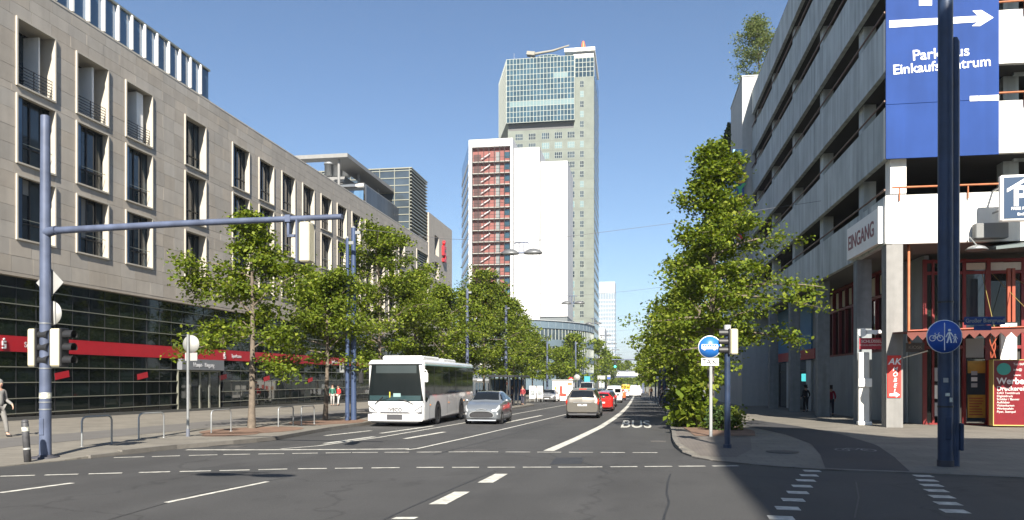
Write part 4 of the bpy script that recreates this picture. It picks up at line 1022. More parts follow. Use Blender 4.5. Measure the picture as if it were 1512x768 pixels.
# floor joints of the cladding
jm = MB()
for r_ in range(25): z = tZ(row0+per*(r_+.5)); jm.box(x0, x1+.02, TY-.02, TY+.03, z-.04, z+.04)
jm.build('cladding_joints', mat('joint_grey', (.12,.12,.105), .9), CT, kind='stuff')
# roof
dr = (tX(779), tX(832)); cxm = (dr[0]+dr[1])/2; rr = (dr[1]-dr[0])/2
MB().lathe([(rr,0),(rr,tZ(70)-zg1),(.01,tZ(70)-zg1)], (cxm, TY+6+rr, zg1), n=40).build('roof_drum', M_tgl, CT)
dm = MB()
for k in range(28):
    a = 2*math.pi*k/28; dm.box(cxm+rr*math.cos(a)-.12, cxm+rr*math.cos(a)+.12, TY+6+rr+rr*math.sin(a)-.12, TY+6+rr+rr*math.sin(a)+.12, zg1, tZ(70))
for z in (zg1+.2, (zg1+tZ(70))/2, tZ(70)): dm.lathe([(rr+.05,-.1),(rr+.15,0),(rr+.05,.1)], (cxm, TY+6+rr, z), n=40)
dm.build('drum_frame', M_mul, CT)
MB().box(tX(833), x1+.3, TY+1, TB-5, tZ(76), tZ(71)).build('roof_slab', M_white, CT)
MB().box(tX(846), x1-.3, TY+2, TB-5, tZ(84), tZ(79)).build('roof_slab', M_white, CT)
for px in (838,846,860,872): MB().box(tX(px)-.3, tX(px)+.3, TY+4, TY+4.6, zg1, tZ(76)).build('roof_post', M_conc, CT)
MB().tube([(tX(859),TY+8,tZ(72)),(tX(859),TY+8,tZ(62))], .9, 10).build('mast_base', M_white, CT)
MB().tube([(tX(859),TY+8,tZ(62)),(tX(859),TY+8,tZ(56)),(tX(859),TY+8,tZ(50))], [.75,.75,.35], 10).build('mast_tip', mat('mast_orange', (.75,.13,.04), .5), CT)
MB().lathe([(.001,.8),(.5,.6),(.75,0),(.5,-.6),(.001,-.8)], (tX(761), TY+5, zg1+1.0), n=12).build('radome', M_white, CT)
MB().tube([(tX(756),TY+5,zg1),(tX(756),TY+5,tZ(66))], .06, 5).build('aerial', M_steel, CT)
cr = MB(); cr.obox(((tX(776)+tX(788))/2, TY+4, tZ(71)), tX(788)-tX(776), 2.5, 1.3, 0, 0, R(8)); cr.tube([(tX(788),TY+4,tZ(71)),(tX(815),TY+4,tZ(68)),(tX(839),TY+4,tZ(61.5))], [.5,.45,.25], 6); cr.tube([(tX(783),TY+4,zg1),(tX(783),TY+4,tZ(72))], .5, 8)
cr.build('facade_crane', mat('crane_beige', (.22,.205,.17), .6), CT)

# white slab tower with the red stair
WT = thing('white_tower', 'white slab tower with an open red staircase front', 'tower', (-30, 200, gz(200))); oW = ORG[WT.name]
WY = 193.0
def wX(px, Y=WY): return onY(px, 500, Y)[0]
def wZ(py, px=725, Y=WY): return onY(px, py, Y)[1]
M_wt = mat('tower_white', (.42,.42,.42), .6, var=.07, scale=.15)
M_wr = mat('stair_red', (.19,.062,.052), .7, var=.15, scale=.3)
ztop = wZ(205); gb_ = gz(200)-1
xa, xb, xc, xd = wX(692), wX(697), wX(753.5), wX(757)
zr = wZ(216.5)
MB().box(xa, xb, WY, WY+20, gb_, ztop).build('left_pier', M_wt, WT)
MB().box(xc, xd, WY, WY+20, gb_, ztop).build('right_pier', M_wt, WT)
MB().box(xb, xc, WY, WY+20, zr, ztop).build('head_panel', M_wt, WT)
MB().box(xb, xc, WY+1.1, WY+20, gb_, zr).build('back_wall', M_wr, WT)
per = 16.9; nfl = 20
def sub(px): return wX(px)
for k in range(nfl):
    z1 = wZ(221.5+per*(k-.0)); z0 = wZ(221.5+per*(k+1)); h = z1-z0
    if z0 < gb_+2: break
    piece('floor_slab', mat('slab_grey', (.30,.285,.26), .8), WT, xb+.02, xc-.02, WY+.1, WY+1.09, z0-.10, z0+.10)
    if k > 0 or True:
        MB().prism([(sub(709),z0+.55),(sub(723),z0+2.05),(sub(723),z0+2.32),(sub(709),z0+.82)], WY+.5, WY+.7, lambda a,b,h_:(a,h_,b)).build('stair_flight', M_wt, WT)
    piece('stair_shade', mat('stair_dark', (.07,.035,.033), .8), WT, sub(698), sub(709), WY+1.03, WY+1.085, z0+.2, z1-.75)
    piece('door', mat('lift_door', (.15,.16,.16), .5), WT, sub(731), sub(737), WY+1.0, WY+1.09, z0+.17, z1-.3)
    piece('window', M_tgl, WT, sub(743.5), sub(752), WY+1.0, WY+1.085, z0+1.0, z1-.4)
    piece('hand_rail', mat('screen_grey', (0,0,0)), WT, xb+.02, xc-.02, WY+.02, WY+.09, z0+1.02, z0+1.1)
vm = MB()
for px in (697.3,706,714.5,722,730,738,745,753): vm.box(sub(px)-.07, sub(px)+.07, WY-.06, WY+.01, gb_, zr)
vm.build('screen_mullions', mat('screen_grey', (.25,.25,.24), .5), WT)
sY = WY+2.5
MB().box(wX(757,sY)+.05, wX(797,sY), sY, sY+18, wZ(480), wZ(218,777,sY)).build('white_slab', M_wt, WT)
sY2 = WY+4
MB().box(wX(797,sY2)+.02, wX(838,sY2), sY2, sY2+17, wZ(467), wZ(238,817,sY2)).build('white_slab', M_wt, WT)
MB().box(wX(783,sY), wX(838,sY2)-.05, sY+1.8, sY2+16.8, gb_, wZ(467)-.01).build('grey_base', mat('base_grey', (.12,.135,.14), .7), WT)
MB().box(wX(757,sY)+.05, wX(797,sY)-.3, sY+.3, sY+17, gb_, wZ(480)-.01).build('grey_base', mat('base_grey', (.12,.135,.14), .7), WT)
jm = MB()
for px in (767,777,787): jm.box(wX(px,sY)-.03, wX(px,sY)+.03, sY-.012, sY+.01, wZ(478), wZ(219,777,sY))
for px in (807,817,828): jm.box(wX(px,sY2)-.03, wX(px,sY2)+.03, sY2-.012, sY2+.01, wZ(466), wZ(239,817,sY2))
jm.build('panel_joints', mat('panel_joint', (.22,.23,.24), .7), WT)
MB().box(wX(796.7,sY), wX(797.7,sY), sY-.06, sY+.5, wZ(470), wZ(218,777,sY)-.02).build('expansion_gap', mat('gap_grey', (.12,.125,.13), .8), WT)
MB().box(wX(757.6,sY), wX(758.6,sY), sY-.25, sY-.02, wZ(440), wZ(246)).build('downpipe', M_dark, WT)
# slanted glazed flank
fl = MB(); q = [(xa, WY+.2), (onY(682,300,216)[0], 216)]
fl.prism([(xa-.02, WY+.2),(xa-.02, 216),(q[1][0], 216)], gb_, ztop-.9); fl.build('flank', M_glassb, WT)
for k in range(nfl):
    z0 = wZ(221.5+per*(k+1)); 
    if z0 < gb_: break
    d = Vector((q[1][0]-q[0][0], q[1][1]-q[0][1])); nn = Vector((-d.y, d.x)).normalized(); 
    if nn.x > 0: nn = -nn
    MB().raw([(q[0][0]+nn.x*.1,q[0][1]+nn.y*.1,z0-.5),(q[1][0]+nn.x*.1,q[1][1]+nn.y*.1,z0-.5),(q[1][0]+nn.x*.1,q[1][1]+nn.y*.1,z0+.55),(q[0][0]+nn.x*.1,q[0][1]+nn.y*.1,z0+.55),
              (q[0][0]-nn.x*.1,q[0][1]-nn.y*.1,z0-.5),(q[1][0]-nn.x*.1,q[1][1]-nn.y*.1,z0-.5),(q[1][0]-nn.x*.1,q[1][1]-nn.y*.1,z0+.55),(q[0][0]-nn.x*.1,q[0][1]-nn.y*.1,z0+.55)],
             [(0,1,2,3),(7,6,5,4),(0,4,5,1),(1,5,6,2),(2,6,7,3),(3,7,4,0)]).build('flank_spandrel', M_wt, WT)

# curved glass building in front of the towers
CG = thing('curved_building', 'low curved glass building with light blue bands in front of the stone tower', 'building', (-24, 172, gz(172)))
cx_, cy_ = -40.0, 184.0; rad = math.hypot(onY(839,500,168)[0]-cx_, 168-cy_)
def arc(r, a0=-100, a1=20, n=40): return [(cx_+r*math.cos(R(a0+(a1-a0)*k/n)), cy_+r*math.sin(R(a0+(a1-a0)*k/n))) for k in range(n+1)]
def cz(py): return onY(820,py,166)[1]
M_cb = mat('pale_blue_panel', (.12,.165,.20), .5, .1, var=.04); M_cd = mat('dark_band_glass', (.05,.07,.085), .08, spec=.8, rnd=.2)
for a, b, m, off, nm in ((486,475,M_cb,0,'band'),(502,487,M_cd,-.25,'window_band'),(512,502,M_cb,0,'band'),(526,512,M_cd,-.25,'window_band'),(536,526,M_cb,0,'band'),(550,536,M_cd,-.25,'window_band'),(575,550,M_cb,-.1,'band')):
    MB().prism(arc(rad+off)+[(cx_,cy_)], cz(a), cz(b)-.01).build(nm, m, CG)
ml = MB()
for x, y in arc(rad-.12, n=60): 
    for a, b in ((502,487),(526,512),(550,536)): ml.box(x-.07,x+.07,y-.07,y+.07,cz(a),cz(b))
ml.build('mullions', M_mul, CG, kind='stuff')
for x, y in arc(rad+.02, n=30)[::1]: piece('panel_joint', mat('joint_blue', (.16,.2,.23), .6), CG, x-.03, x+.03, y-.03, y+.03, cz(485), cz(476))
MB().prism(arc(rad+.25)+[(cx_,cy_)], cz(475), cz(474)).build('roof_edge', mat('roof_grey', (.35,.37,.38), .6), CG)
# far white tower
FT = thing('far_tower', 'slim pale office tower far away at the end of the street', 'tower', (-22, 610, -4)); FY = 600.0
f0, f1 = onY(884.5,500,FY)[0], onY(908,500,FY)[0]; fz = onY(896,416,FY)[1]; fm = onY(896,433,FY)[1]
MB().box(f0, f1, FY, FY+24, -5, fz).build('shaft', mat('far_white', (.36,.38,.40), .7), FT)
n = 10
for k in range(n): 
    xa = f0+(f1-f0)*(k+.2)/n; xb = f0+(f1-f0)*(k+.8)/n
    piece('window_strip', mat('far_glass', (.14,.19,.24), .3), FT, xa, xb, FY-.1, FY+.05, 0, fm)
    piece('side_strip', mat('far_glass', (.14,.19,.24), .3), FT, f1-.05, f1+.1, FY+1+k*2.3, FY+2.2+k*2.3, 0, fm)
for k in range(20): piece('floor_band', mat('far_white', (.36,.38,.40), .7), FT, f0-.05, f1+.12, FY-.15, FY+24, 3.2*k, 3.2*k+1.0)
for k in range(5): piece('crown_strip', mat('far_grey', (.50,.53,.56), .7), FT, f0+(f1-f0)*(k+.3)/5, f0+(f1-f0)*(k+.36)/5, FY-.1, FY+.05, fm+1, fz-1)
# white block and low offices behind the lamps
LB = thing('white_office', 'white office block beside the far tower', 'building', (-30, 470, -4))
a, b = onY(876,500,470)[0], onY(893,500,470)[0]; MB().box(a, b, 470, 500, -5, onY(885,484,470)[1]).build('wall', mat('far_white', (.36,.38,.40), .7), LB)
for r_ in range(7):
    for k in range(4): piece('window', mat('far_glass', (.14,.19,.24), .3), LB, a+.6+k*1.7, a+1.6+k*1.7, 469.93, 470.05, 2+r_*3.2, 3.8+r_*3.2)
mb = MB()
for k in range(16):
    a = -60+k*9; mb.box(a, a+7, 900+k % 3*20, 930+k % 3*20, -5, random.uniform(12,22))
mb.build('distant_town', mat('far_wall', (.25,.25,.25), .8), kind='stuff')
# low white shops behind the left trees
LS = thing('white_shops', 'low white shop row with balconies behind the left trees', 'building', (-30, 150, gz(150)))
for k in range(4):
    y = 128+k*12; x = -29.5
    z0 = gz(y)
    MB().box(-45, x, y, y+11.6, z0-1, z0+9.5).build('wall', M_white, LS)
    for f in range(3):
        piece('balcony_slab', M_white, LS, x+.002, x+1.3, y+.3, y+11.3, z0+2.9+f*3, z0+3.15+f*3)
        for j in range(4): piece('window', M_glassw, LS, x-.03, x+.02, y+.8+j*2.7, y+2.8+j*2.7, z0+.4+f*3, z0+2.5+f*3)
        piece('front_window', M_glassw, LS, -38, -31, y-.03, y+.05, z0+.5+f*3, z0+2.3+f*3) if k == 0 else None
# footbridge
FB = thing('footbridge', 'white panelled footbridge spanning the street far ahead', 'bridge', (-6, 250, gz(250))); BY = 250.0
a, b = onY(874,550,BY)[0], onY(952,550,BY)[0]; z0, z1 = onY(900,555,BY)[1], onY(900,549,BY)[1]
for k in range(6): xa = a+(b-a)*k/6; piece('parapet_panel', M_white, FB, xa+.1, xa+(b-a)/6-.1, BY, BY+.15, z0, z1)
MB().box(a, b, BY-.01+.16, BY+3, z0-.5, z0-.01).build('deck', M_blupole, FB); MB().box(a, b, BY-.1, BY-.01, z1+.02, z1+.3).build('hand_rail', M_blupole, FB)
for x in (a+.5, (a+b)/2-4, b-.5): MB().box(x-.35, x+.35, BY+.6, BY+1.6, gz(BY)-.2, z0-.5).build('pier', M_blupole, FB)

# ------------------------------------------------------------------ trees
def tree_data(seed, H, base, rad, nlimb=34, ntwig=5, nleaf=42, size=.15, lean=(0,0), shape=None, droop=.25, spread=.26, trunk_r=.12, extra=()):
    """trunk and limbs as tubes, leaves as small blades gathered along the twigs"""
    rd = random.Random(seed); wood = MB(); P = []
    tp = [Vector((lean[0]*t**1.5*H + .10*math.sin(3*t+seed), lean[1]*t*H + .08*math.cos(4*t+seed), t*H*.97)) for t in [i/9 for i in range(10)]]
    wood.tube(tp, [trunk_r*(1.25 if i == 0 else 1)*(1-.85*i/9)+.012 for i in range(10)], 9)
    def trunk(z):
        t = max(0, min(.999, z/(H*.97)))*9; i = int(t); return tp[i].lerp(tp[i+1], t-i)
    shape = shape or (lambda t: (math.sin(math.pi*min(1, .18+t*.82))**.75)*(1-.25*t))
    rg = np.random.default_rng(seed)
    limbs = []
    for i in range(nlimb):
        t = ((i+.5)/nlimb)**.9; z = base+(H*.96-base)*t; az = i*2.39996+rd.uniform(-.5,.5)
        Ln = rad*shape(t)*rd.choice((.5,.75,.95,1.05,1.28))*rd.uniform(.85,1.12)
        limbs.append((z, az, Ln, R(rd.uniform(2,44)+36*t)))
    limbs += list(extra)
    for z, az, Ln, el in limbs:
        p = trunk(z); d = Vector((math.cos(az)*math.cos(el), math.sin(az)*math.cos(el), math.sin(el)))
        pts = [p]
        for k in range(5):
            d = (d + Vector((rd.uniform(-.18,.18), rd.uniform(-.18,.18), rd.uniform(-.12,.10)-droop*.25))).normalized(); pts.append(pts[-1]+d*Ln/5)
        wood.tube(pts, [max(.012, trunk_r*.42*(1-.15*k)*min(1, Ln/3)) for k in range(6)], 5, False)
        for j in range(ntwig):
            f = rd.uniform(.30, 1.0); q = f*5; a = int(min(4, q)); c = pts[a].lerp(pts[a+1], q-a)
            tl = Ln*rd.uniform(.22,.42); ta = az+rd.choice((-1,1))*rd.uniform(.4,1.4); e = c+Vector((math.cos(ta)*tl, math.sin(ta)*tl, rd.uniform(-.35,.25)*tl))
            wood.tube([c, e], [.012,.006], 4, False)
            n = int(nleaf*rd.uniform(.6,1.4)); tt = rg.uniform(.1,1.1,size=n); off = rg.normal(size=(n,3))*np.array([spread,spread,spread*.72])
            P.append(np.array(c)[None,:]*(1-tt[:,None])+np.array(e)[None,:]*tt[:,None]+off)
    return wood, np.concatenate(P)
def tree(loc, label, group, m, cat='tree', name='street_tree', size=.15, seed=1, stake=False, **kw):
    wood, P = tree_data(seed, size=size, **kw)
    t = thing(name, label, cat, loc, 0, group)
    wood.build('trunk', M_bark, t, world=False)
    link('crown', leaves('crown', P, size, m, flat=.45, seed=seed), t); return t
TL = 'trees along the left pavement'
lt = [ # px of the trunk, d, height, crown base, radius, leaves
 (375,30.4,8.6,2.9,2.3,18,5,44,.17,'slim street tree with a pale bare trunk, nearest on the left pavement'),
 (481,37.8,6.9,2.6,3.0,28,5,40,.17,'low spreading street tree with a dark thin trunk, second from the left'),
 (558,45.6,11.0,2.7,3.3,40,5,44,.18,'tall street tree with a pointed top behind the two blue poles'),
 (614,53,9.3,2.7,3.3,34,5,40,.19,'round street tree directly above the white bus roof'),
 (655,61,9.6,2.7,3.3,34,5,38,.20,'street tree above the rear end of the white bus'),
 (690,69,10.2,2.8,3.2,32,5,36,.22,'street tree just right of the white bus'),
 (716,77,13.3,2.8,3.3,38,5,34,.23,'tallest street tree with a narrow top in front of the red stair tower'),
 (737,85,12.0,2.8,3.4,34,5,32,.25,'street tree standing in front of the white slab wall'),
 (757,93.5,12.4,2.8,3.2,32,5,30,.26,'street tree below the first hanging lamp'),
 (772,102,10.8,2.8,3.2,28,5,28,.27,'street tree left of the curved glass building'),
 (786,112,9.4,2.8,3.2,26,5,26,.28,'street tree whose crown covers the foot of the curved glass building'),
 (803,124,8.6,2.8,3.2,24,5,26,.30,'last street tree of the left row, behind the distant silver car')]
for i, (px, d, H, b, rd_, nl, nt, nlf, sz, lab) in enumerate(lt):
    x, y = atD(px, d)
    tree((x, y, swl(y)), lab, TL, M_leafL, seed=11+i, size=sz*(.80 if i < 4 else .88), H=H, base=b, rad=rd_*(.93+.05*((i*5) % 4)), nlimb=nl+(i*7) % 9, ntwig=nt, nleaf=int(nlf*(1.9 if i < 4 else 1.5)), shape=[None, lambda t: (1-.65*t)*min(1,.6+1.6*t), lambda t: math.sin(math.pi*min(1,.1+t*.9))**.6*(1-.15*t), lambda t: (1-.8*t**1.5)*min(1,.45+2*t)][i % 4], spread=.24+.05*(i > 3), trunk_r=.125 if i == 0 else .11, extra=((5.6,R(178),2.9,R(18)),(5.9,R(196),2.6,R(22)),(5.2,R(165),2.6,R(12)),(3.9,R(178),2.7,R(8)),(3.6,R(195),2.4,R(4)),(2.7,R(-5),1.6,R(-8)),(6.1,R(10),2.2,R(15))) if i == 0 else (), lean=(-.028, .0) if i == 0 else (0.01*((i % 3)-1), 0))
TRr = 'trees along the right kerb'
x, y = atD(1052, 31.5)
tree((x, y, swr(y)), 'big leafy plane tree behind the blue bus lane sign on the right', TRr, M_leafR, seed=5, size=.135, H=11.3, base=2.9, rad=2.85, nlimb=50, ntwig=7, nleaf=58, spread=.22, trunk_r=.16,
     shape=lambda t: (1.0-.78*t)*min(1, .75+t), extra=((5.4, R(-8), 4.2, R(22)), (5.2, R(-22), 3.7, R(10)), (7.0, R(4), 3.1, R(30)), (4.0, R(-12), 3.2, R(2)), (4.0, R(150), 3.0, R(5)), (4.4, R(-165), 3.2, R(8)), (3.3, R(-90), 2.3, R(4)), (3.2, R(170), 2.6, R(6))))
rt = [(1030,42.5,9.3,1.8,3.2,34,40,.19,'plane tree hidden half behind the big tree on the right'),
      (1012,54,8.6,1.9,3.0,30,36,.21,'third tree of the right row, over the shaded bus lane'),
      (999,66,8.4,1.9,3.0,28,32,.23,'fourth tree of the right row, above the blue poles'),
      (990,80,8.2,2.0,3.0,26,30,.25,'fifth tree of the right row, beside the far kerb'),
      (980,96,8.2,2.0,3.2,26,28,.27,'small far tree near the end of the right row'),
      (973,118,8.6,2.0,3.4,26,26,.30,'farthest tree of the right row, next to the white van'),]
for i, (px, d, H, b, rd_, nl, nlf, sz, lab) in enumerate(rt):
    x, y = atD(px, d)
    tree((x, y, swr(y)), lab, TRr, M_leafR, seed=31+i, size=sz, H=H, base=b, rad=rd_, nlimb=nl, ntwig=5, nleaf=int(nlf*1.4), spread=.3)
FTr = 'trees far down the street'
for i, (px, d, H, lab) in enumerate(((846,165,13,'rounded far tree at the foot of the stone tower'),(866,190,16,'tall far tree in front of the right edge of the stone tower'),(884,215,15,'far tree below the fourth hanging lamp'),(897,245,13,'far tree left of the green traffic light'),(912,290,13,'far tree behind the footbridge on its left half'),(926,340,13,'far tree behind the middle of the footbridge'),(828,150,9,'low far tree behind the white stall'),(958,170,10,'far tree right of the white van'),(953,230,11,'far tree at the right end of the footbridge'))):
    x, y = atD(px, d); tree((x, y, gz(y)), lab, FTr, M_leafL, seed=51+i, size=.5, H=H, base=3, rad=H*.33, nlimb=24, ntwig=5, nleaf=22, spread=.55)
x, z = onY(1120, 108, 74.5)
tree((x, 74.5, 27.3), 'wispy pale tree growing on the roof of the car park', None, M_leafP, name='roof_tree', seed=77, size=.16, H=7.6, base=1.0, rad=3.2, nlimb=30, ntwig=7, nleaf=34, spread=.36, trunk_r=.07)
mb = MB(); rg = np.random.default_rng(9)
P = np.column_stack([rg.uniform(-140,120,9000), rg.uniform(470,560,9000), rg.uniform(-3,1,9000)]); P[:,2] = -3 + np.abs(rg.normal(0,1,9000))*5*(1+.5*np.sin(P[:,0]*.13))
link('far_wood', leaves('far_wood', P, 2.4, M_leafL, seed=3))['kind'] = 'stuff'
# shrubs in the bed
def bush(loc, label, m, n, r, h, size, name='shrub', seed=1):
    rg = np.random.default_rng(seed); k = 26; c = np.column_stack([rg.normal(0,r*.5,k), rg.normal(0,r*.5,k), rg.uniform(.1,h,k)])
    P = c[rg.integers(0,k,n)]+rg.normal(0,.16,(n,3)); P[:,2] = np.clip(P[:,2], .05, None)
    t = thing(name, label, 'shrub', loc); link('foliage', leaves('foliage', P, size, m, seed=seed), t)
    st = MB()
    for q in c[:16]: st.tube([(q[0]*.2,q[1]*.2,0), tuple(q)], [.018,.006], 4, False)
    st.build('stem', M_bark, t, world=False)
x, y = G(1030, 636); bush((x, y, swr(y)), 'broad leaved bush with large light green leaves at the foot of the big tree', M_leafR, 650, .55, 1.9, .27, seed=4)
x, y = G(1012, 634); bush((x, y, swr(y)), 'low bush with big leaves on the kerb side of the planting bed', M_leafR, 300, .45, 1.0, .27, seed=8)
x, y = G(1062, 640); bush((x, y, swr(y)), 'dark bush behind the grey sign post', M_leafI, 500, .35, .7, .14, seed=5)
x, y = G(1078, 640); bush((x, y, swr(y)), 'small yellow green shrub behind the navy signal post', M_leafY, 700, .40, .75, .12, seed=6)
x, y = atD(1006, 44); bush((x, y, swr(y)), 'dark hedge plant between the right hand trees', M_leafR, 900, .8, 1.6, .2, seed=7)

# ------------------------------------------------------------------ street furniture
def disc(mb, x, y, z, r, t=.012, n=28): return mb.lathe([(.001,0),(r,0),(r,t),(.001,t)], (x, y, z), 'y', n)
# signal mast on the left with an arm over the road
x, y = G(67, 678); g = swl(y)
SM = thing('signal_mast', 'blue grey signal mast with a long arm reaching over the road on the left', 'traffic signal', (x, y, g))
t0 = atD(67, 19.0); ht = EYE+19.0*(558-178)/1149
MB().tube([(x,y,g),(x,y,g+.5),(x,y,EYE+19*(558-345)/1149),(x,y,ht)], [.135,.13,.12,.105], 18).build('pole', M_blupole, SM)
MB().tube([(x,y,g-.02),(x,y,g+.03),(x,y,g+.031),(x,y,g+.07)], [.30,.30,.18,.16], 16).build('base', mat('mast_foot', (.04,.04,.05), .7), SM)
MB().tube([(x,y,ht),(x,y,ht+.03)], [.107,.05], 18).build('cap', M_black, SM)
az0 = EYE+19*(558-345)/1149; e = atD(505, 17.1); ez = EYE+17.1*(558-320)/1149
am = MB().tube([(x+.1,y,az0),(x+(e[0]-x)*.5,y+(e[1]-y)*.5,(az0+ez)/2+.02),(e[0],e[1],ez)], [.085,.075,.06], 14)
am.tube([(x-.02,y,az0-.05),(x+.32,y-.03,az0+.01)], [.12,.105], 14); am.build('arm', M_blupole, SM)
d = Vector((e[0]-x, e[1]-y, ez-az0)); 
def onarm(px):
    for k in range(401):
        t = k/400; p = Vector((x,y,az0))+d*t; v = p.x*_c + p.y*_s; dep = -p.x*_s + p.y*_c
        if 756+1149*v/dep >= px: return p
    return Vector(e+(ez,))
p = onarm(429)
MB().box(p.x-.075,p.x-.02,p.y-.05,p.y+.05,p.z-.36,p.z-.02).box(p.x-.075,p.x+.10,p.y-.04,p.y+.04,p.z-.40,p.z-.345).box(p.x-.11,p.x+.01,p.y-.08,p.y+.08,p.z-.07,p.z+.085).build('arm_bracket', M_blupole, SM)
p = onarm(446); dz = 17.3/1149
mbx = MB().bbox(p.x-.03,p.x+.21,p.y-.16,p.y+.16,p.z-.98,p.z-.10,.03); hd = mbx.build('arm_signal', M_cream, SM)
MB().box(p.x-.075,p.x-.031,p.y-.22,p.y+.22,p.z-1.0,p.z-.06).build('backplate', M_blupole, hd, org=ORG[hd.name])
MB().tube([(p.x+.05,p.y,p.z-.11),(p.x+.05,p.y,p.z)], .03, 8).build('hanger', M_blupole, hd, org=ORG[hd.name])
def signal_head(SMp, cx, cy, z0, z1, face, body=M_cream, hw=.10):
    """three lamps looking along +x (face=1) or -x"""
    o = ORG[SMp.name]; f = face
    b = MB().bbox(cx-hw,cx+.10,cy-.13,cy+.13,z0,z1,.035); hd = b.build('signal_head', body, SMp)
    MB().bbox(min(cx+f*.101,cx+f*.16),max(cx+f*.101,cx+f*.16),cy-.145,cy+.145,z0-.01,z1+.01,.02).build('front_plate', M_black, hd, org=o)
    hh = (z1-z0)/3
    for k in range(3):
        zc = z1-hh*(k+.5); v = MB(); n = 14
        vs = []; fs = []
        for j in range(n+1):
            a = R(-30)+R(240)*j/n
            for xx in (.16, .40-.10*abs(math.cos((a-R(90)))*0)): vs.append((cx+f*xx, cy+.115*math.cos(a), zc+.115*math.sin(a)))
        for j in range(n): fs += [(2*j,2*j+1,2*j+3,2*j+2)]
        v.raw(vs, fs, True); v.lathe([(.001,f*.165),(.105,f*.165)], (cx,cy,zc), 'x', 16); v.build('visor', M_black, hd, org=o)
    return hd
z0, z1 = EYE+19*(558-542)/1149, EYE+19*(558-487)/1149
hx = atD(52, 18.9)[0]; signal_head(SM, x-.27, y-.03, z0, z1, 1); signal_head(SM, x+.37, y+.0, z0, z1, 1, hw=.17)
MB().box(x-.2,x+.3,y-.03,y+.03,z0+.08,z0+.14).box(x-.2,x+.3,y-.03,y+.03,z1-.16,z1-.10).build('head_bracket', M_black, SM)
MB().bbox(x-.06,x+.06,y-.142,y-.120,g+.55,g+.95,.008).build('access_door', M_blupole, SM)
for zz_ in (g+1.15, g+1.32, z0-.05, z1+.12): MB().tube([(x,y,zz_),(x,y,zz_+.025)], .138, 18).build('clamp_band', M_steel, SM)
MB().lathe([(.1335,1.42),(.1325,1.56)], (x,y,g), 'z', 18).build('sticker_strip', mat('sticker', (.5,.5,.42), .6, var=.6, scale=14), SM)
# two sign backs on the mast
zc = EYE+19.3*(558-421)/1149; xs = x+.0; r = .37
ds = MB().prism([(xs-r,zc),(xs,zc-r),(xs+r,zc),(xs,zc+r)], y+.14, y+.155, lambda a,b,h:(a,h,b)).build('diamond_sign', M_sign, SM)
MB().box(xs-.04,xs-.015,y+.10,y+.139,zc-r*.9,zc+r*.9).build('sign_rail', M_cream, ds, org=ORG[ds.name])
zc = EYE+19.3*(558-465)/1149; xs = x+.02
disc(MB(), xs, y+.14, zc, .30).box(xs+.13,xs+.155,y+.10,y+.139,zc-.27,zc+.27).build('round_sign', M_sign, SM)
# thin wire from the mast
# leaning bollard
bx, by = G(41, 683.5); g = swl(by)
BO = thing('bollard', 'leaning dark bollard with torn stickers beside the blue signal mast', 'bollard', (bx, by, g)); BO.rotation_euler = (R(-2), R(-6.5), 0)
MB().lathe([(.001,0),(.075,0),(.075,.86),(.07,.885),(.07,.90),(.078,.91),(.06,.955),(.02,.975),(.001,.976)], n=18).build('post', mat('bollard_grey', (.075,.075,.08), .55, .2, var=.3, scale=9), BO, world=False)
MB().lathe([(.0765,.70),(.0765,.80)], n=18).build('sticker', mat('sticker', (.5,.5,.42), .6, var=.6, scale=14), BO, world=False)
MB().lathe([(.077,.28),(.0765,.32)], n=18).build('sticker', M_sign, BO, world=False)
# bicycle racks
rk = [((121,666),(165,662),627,'bicycle rack nearest to the leaning bollard'),((205,655),(242,652),622,'bicycle rack between the signal mast and the round sign post'),((312,645),(341,642),615,'bicycle rack left of the pale tree trunk'),((411,635),(433,632.5),610,'bicycle rack just right of the pale tree trunk'),((445,632.5),(464,630.5),608,'bicycle rack left of the dark thin trunk'),((510,624),(522,622.5),603,'bicycle rack in front of the blue pole pair')]
for a, b, tp, lab in rk:
    A = G(*a); B = G(*b); m = ((A[0]+B[0])/2, (A[1]+B[1])/2); g = swl(m[1])
    dx, dy = B[0]-A[0], B[1]-A[1]; L2 = math.hypot(dx, dy)/2; ang = math.atan2(dy, dx); h = .80
    t = thing('bicycle_rack', lab, 'bike rack', (m[0], m[1], g), ang, 'bicycle racks on the left pavement'); q = .12
    pts = [(-L2,0,-.05),(-L2,0,h-q),(-L2+q*.3,0,h-q*.3),(-L2+q,0,h),(L2-q,0,h),(L2-q*.3,0,h-q*.3),(L2,0,h-q),(L2,0,-.05)]
    MB().tube(pts, .026, 9).build('hoop', M_steel, t, world=False)
    for sx_ in (-L2, L2): MB().lathe([(.06,0),(.06,.012),(.03,.014)], (sx_,0,0), n=12).build('foot_plate', M_steel, t, world=False)
# sign post with backs
px_, py_ = G(277.5, 650); g = swl(py_)
SP = thing('sign_post', 'thin steel post with a round sign and a small plate seen from behind', 'traffic sign', (px_, py_, g))
D_ = 25.6; zt = EYE+D_*(558-500)/1149
MB().tube([(px_,py_,g),(px_,py_,zt+.12)], .045, 12).build('post', M_steel, SP); MB().tube([(px_,py_,g),(px_,py_,g+.25)], .06, 12).build('sleeve', mat('sleeve_grey', (.12,.13,.16), .5), SP)
zc = EYE+D_*(558-508.5)/1149; disc(MB(), px_+.07, py_+.06, zc, .29).build('round_sign', M_sign, SP)
zc = EYE+D_*(558-527)/1149; MB().box(px_-.14,px_+.29,py_+.06,py_+.075,zc-.13,zc+.13).build('plate', M_sign, SP)
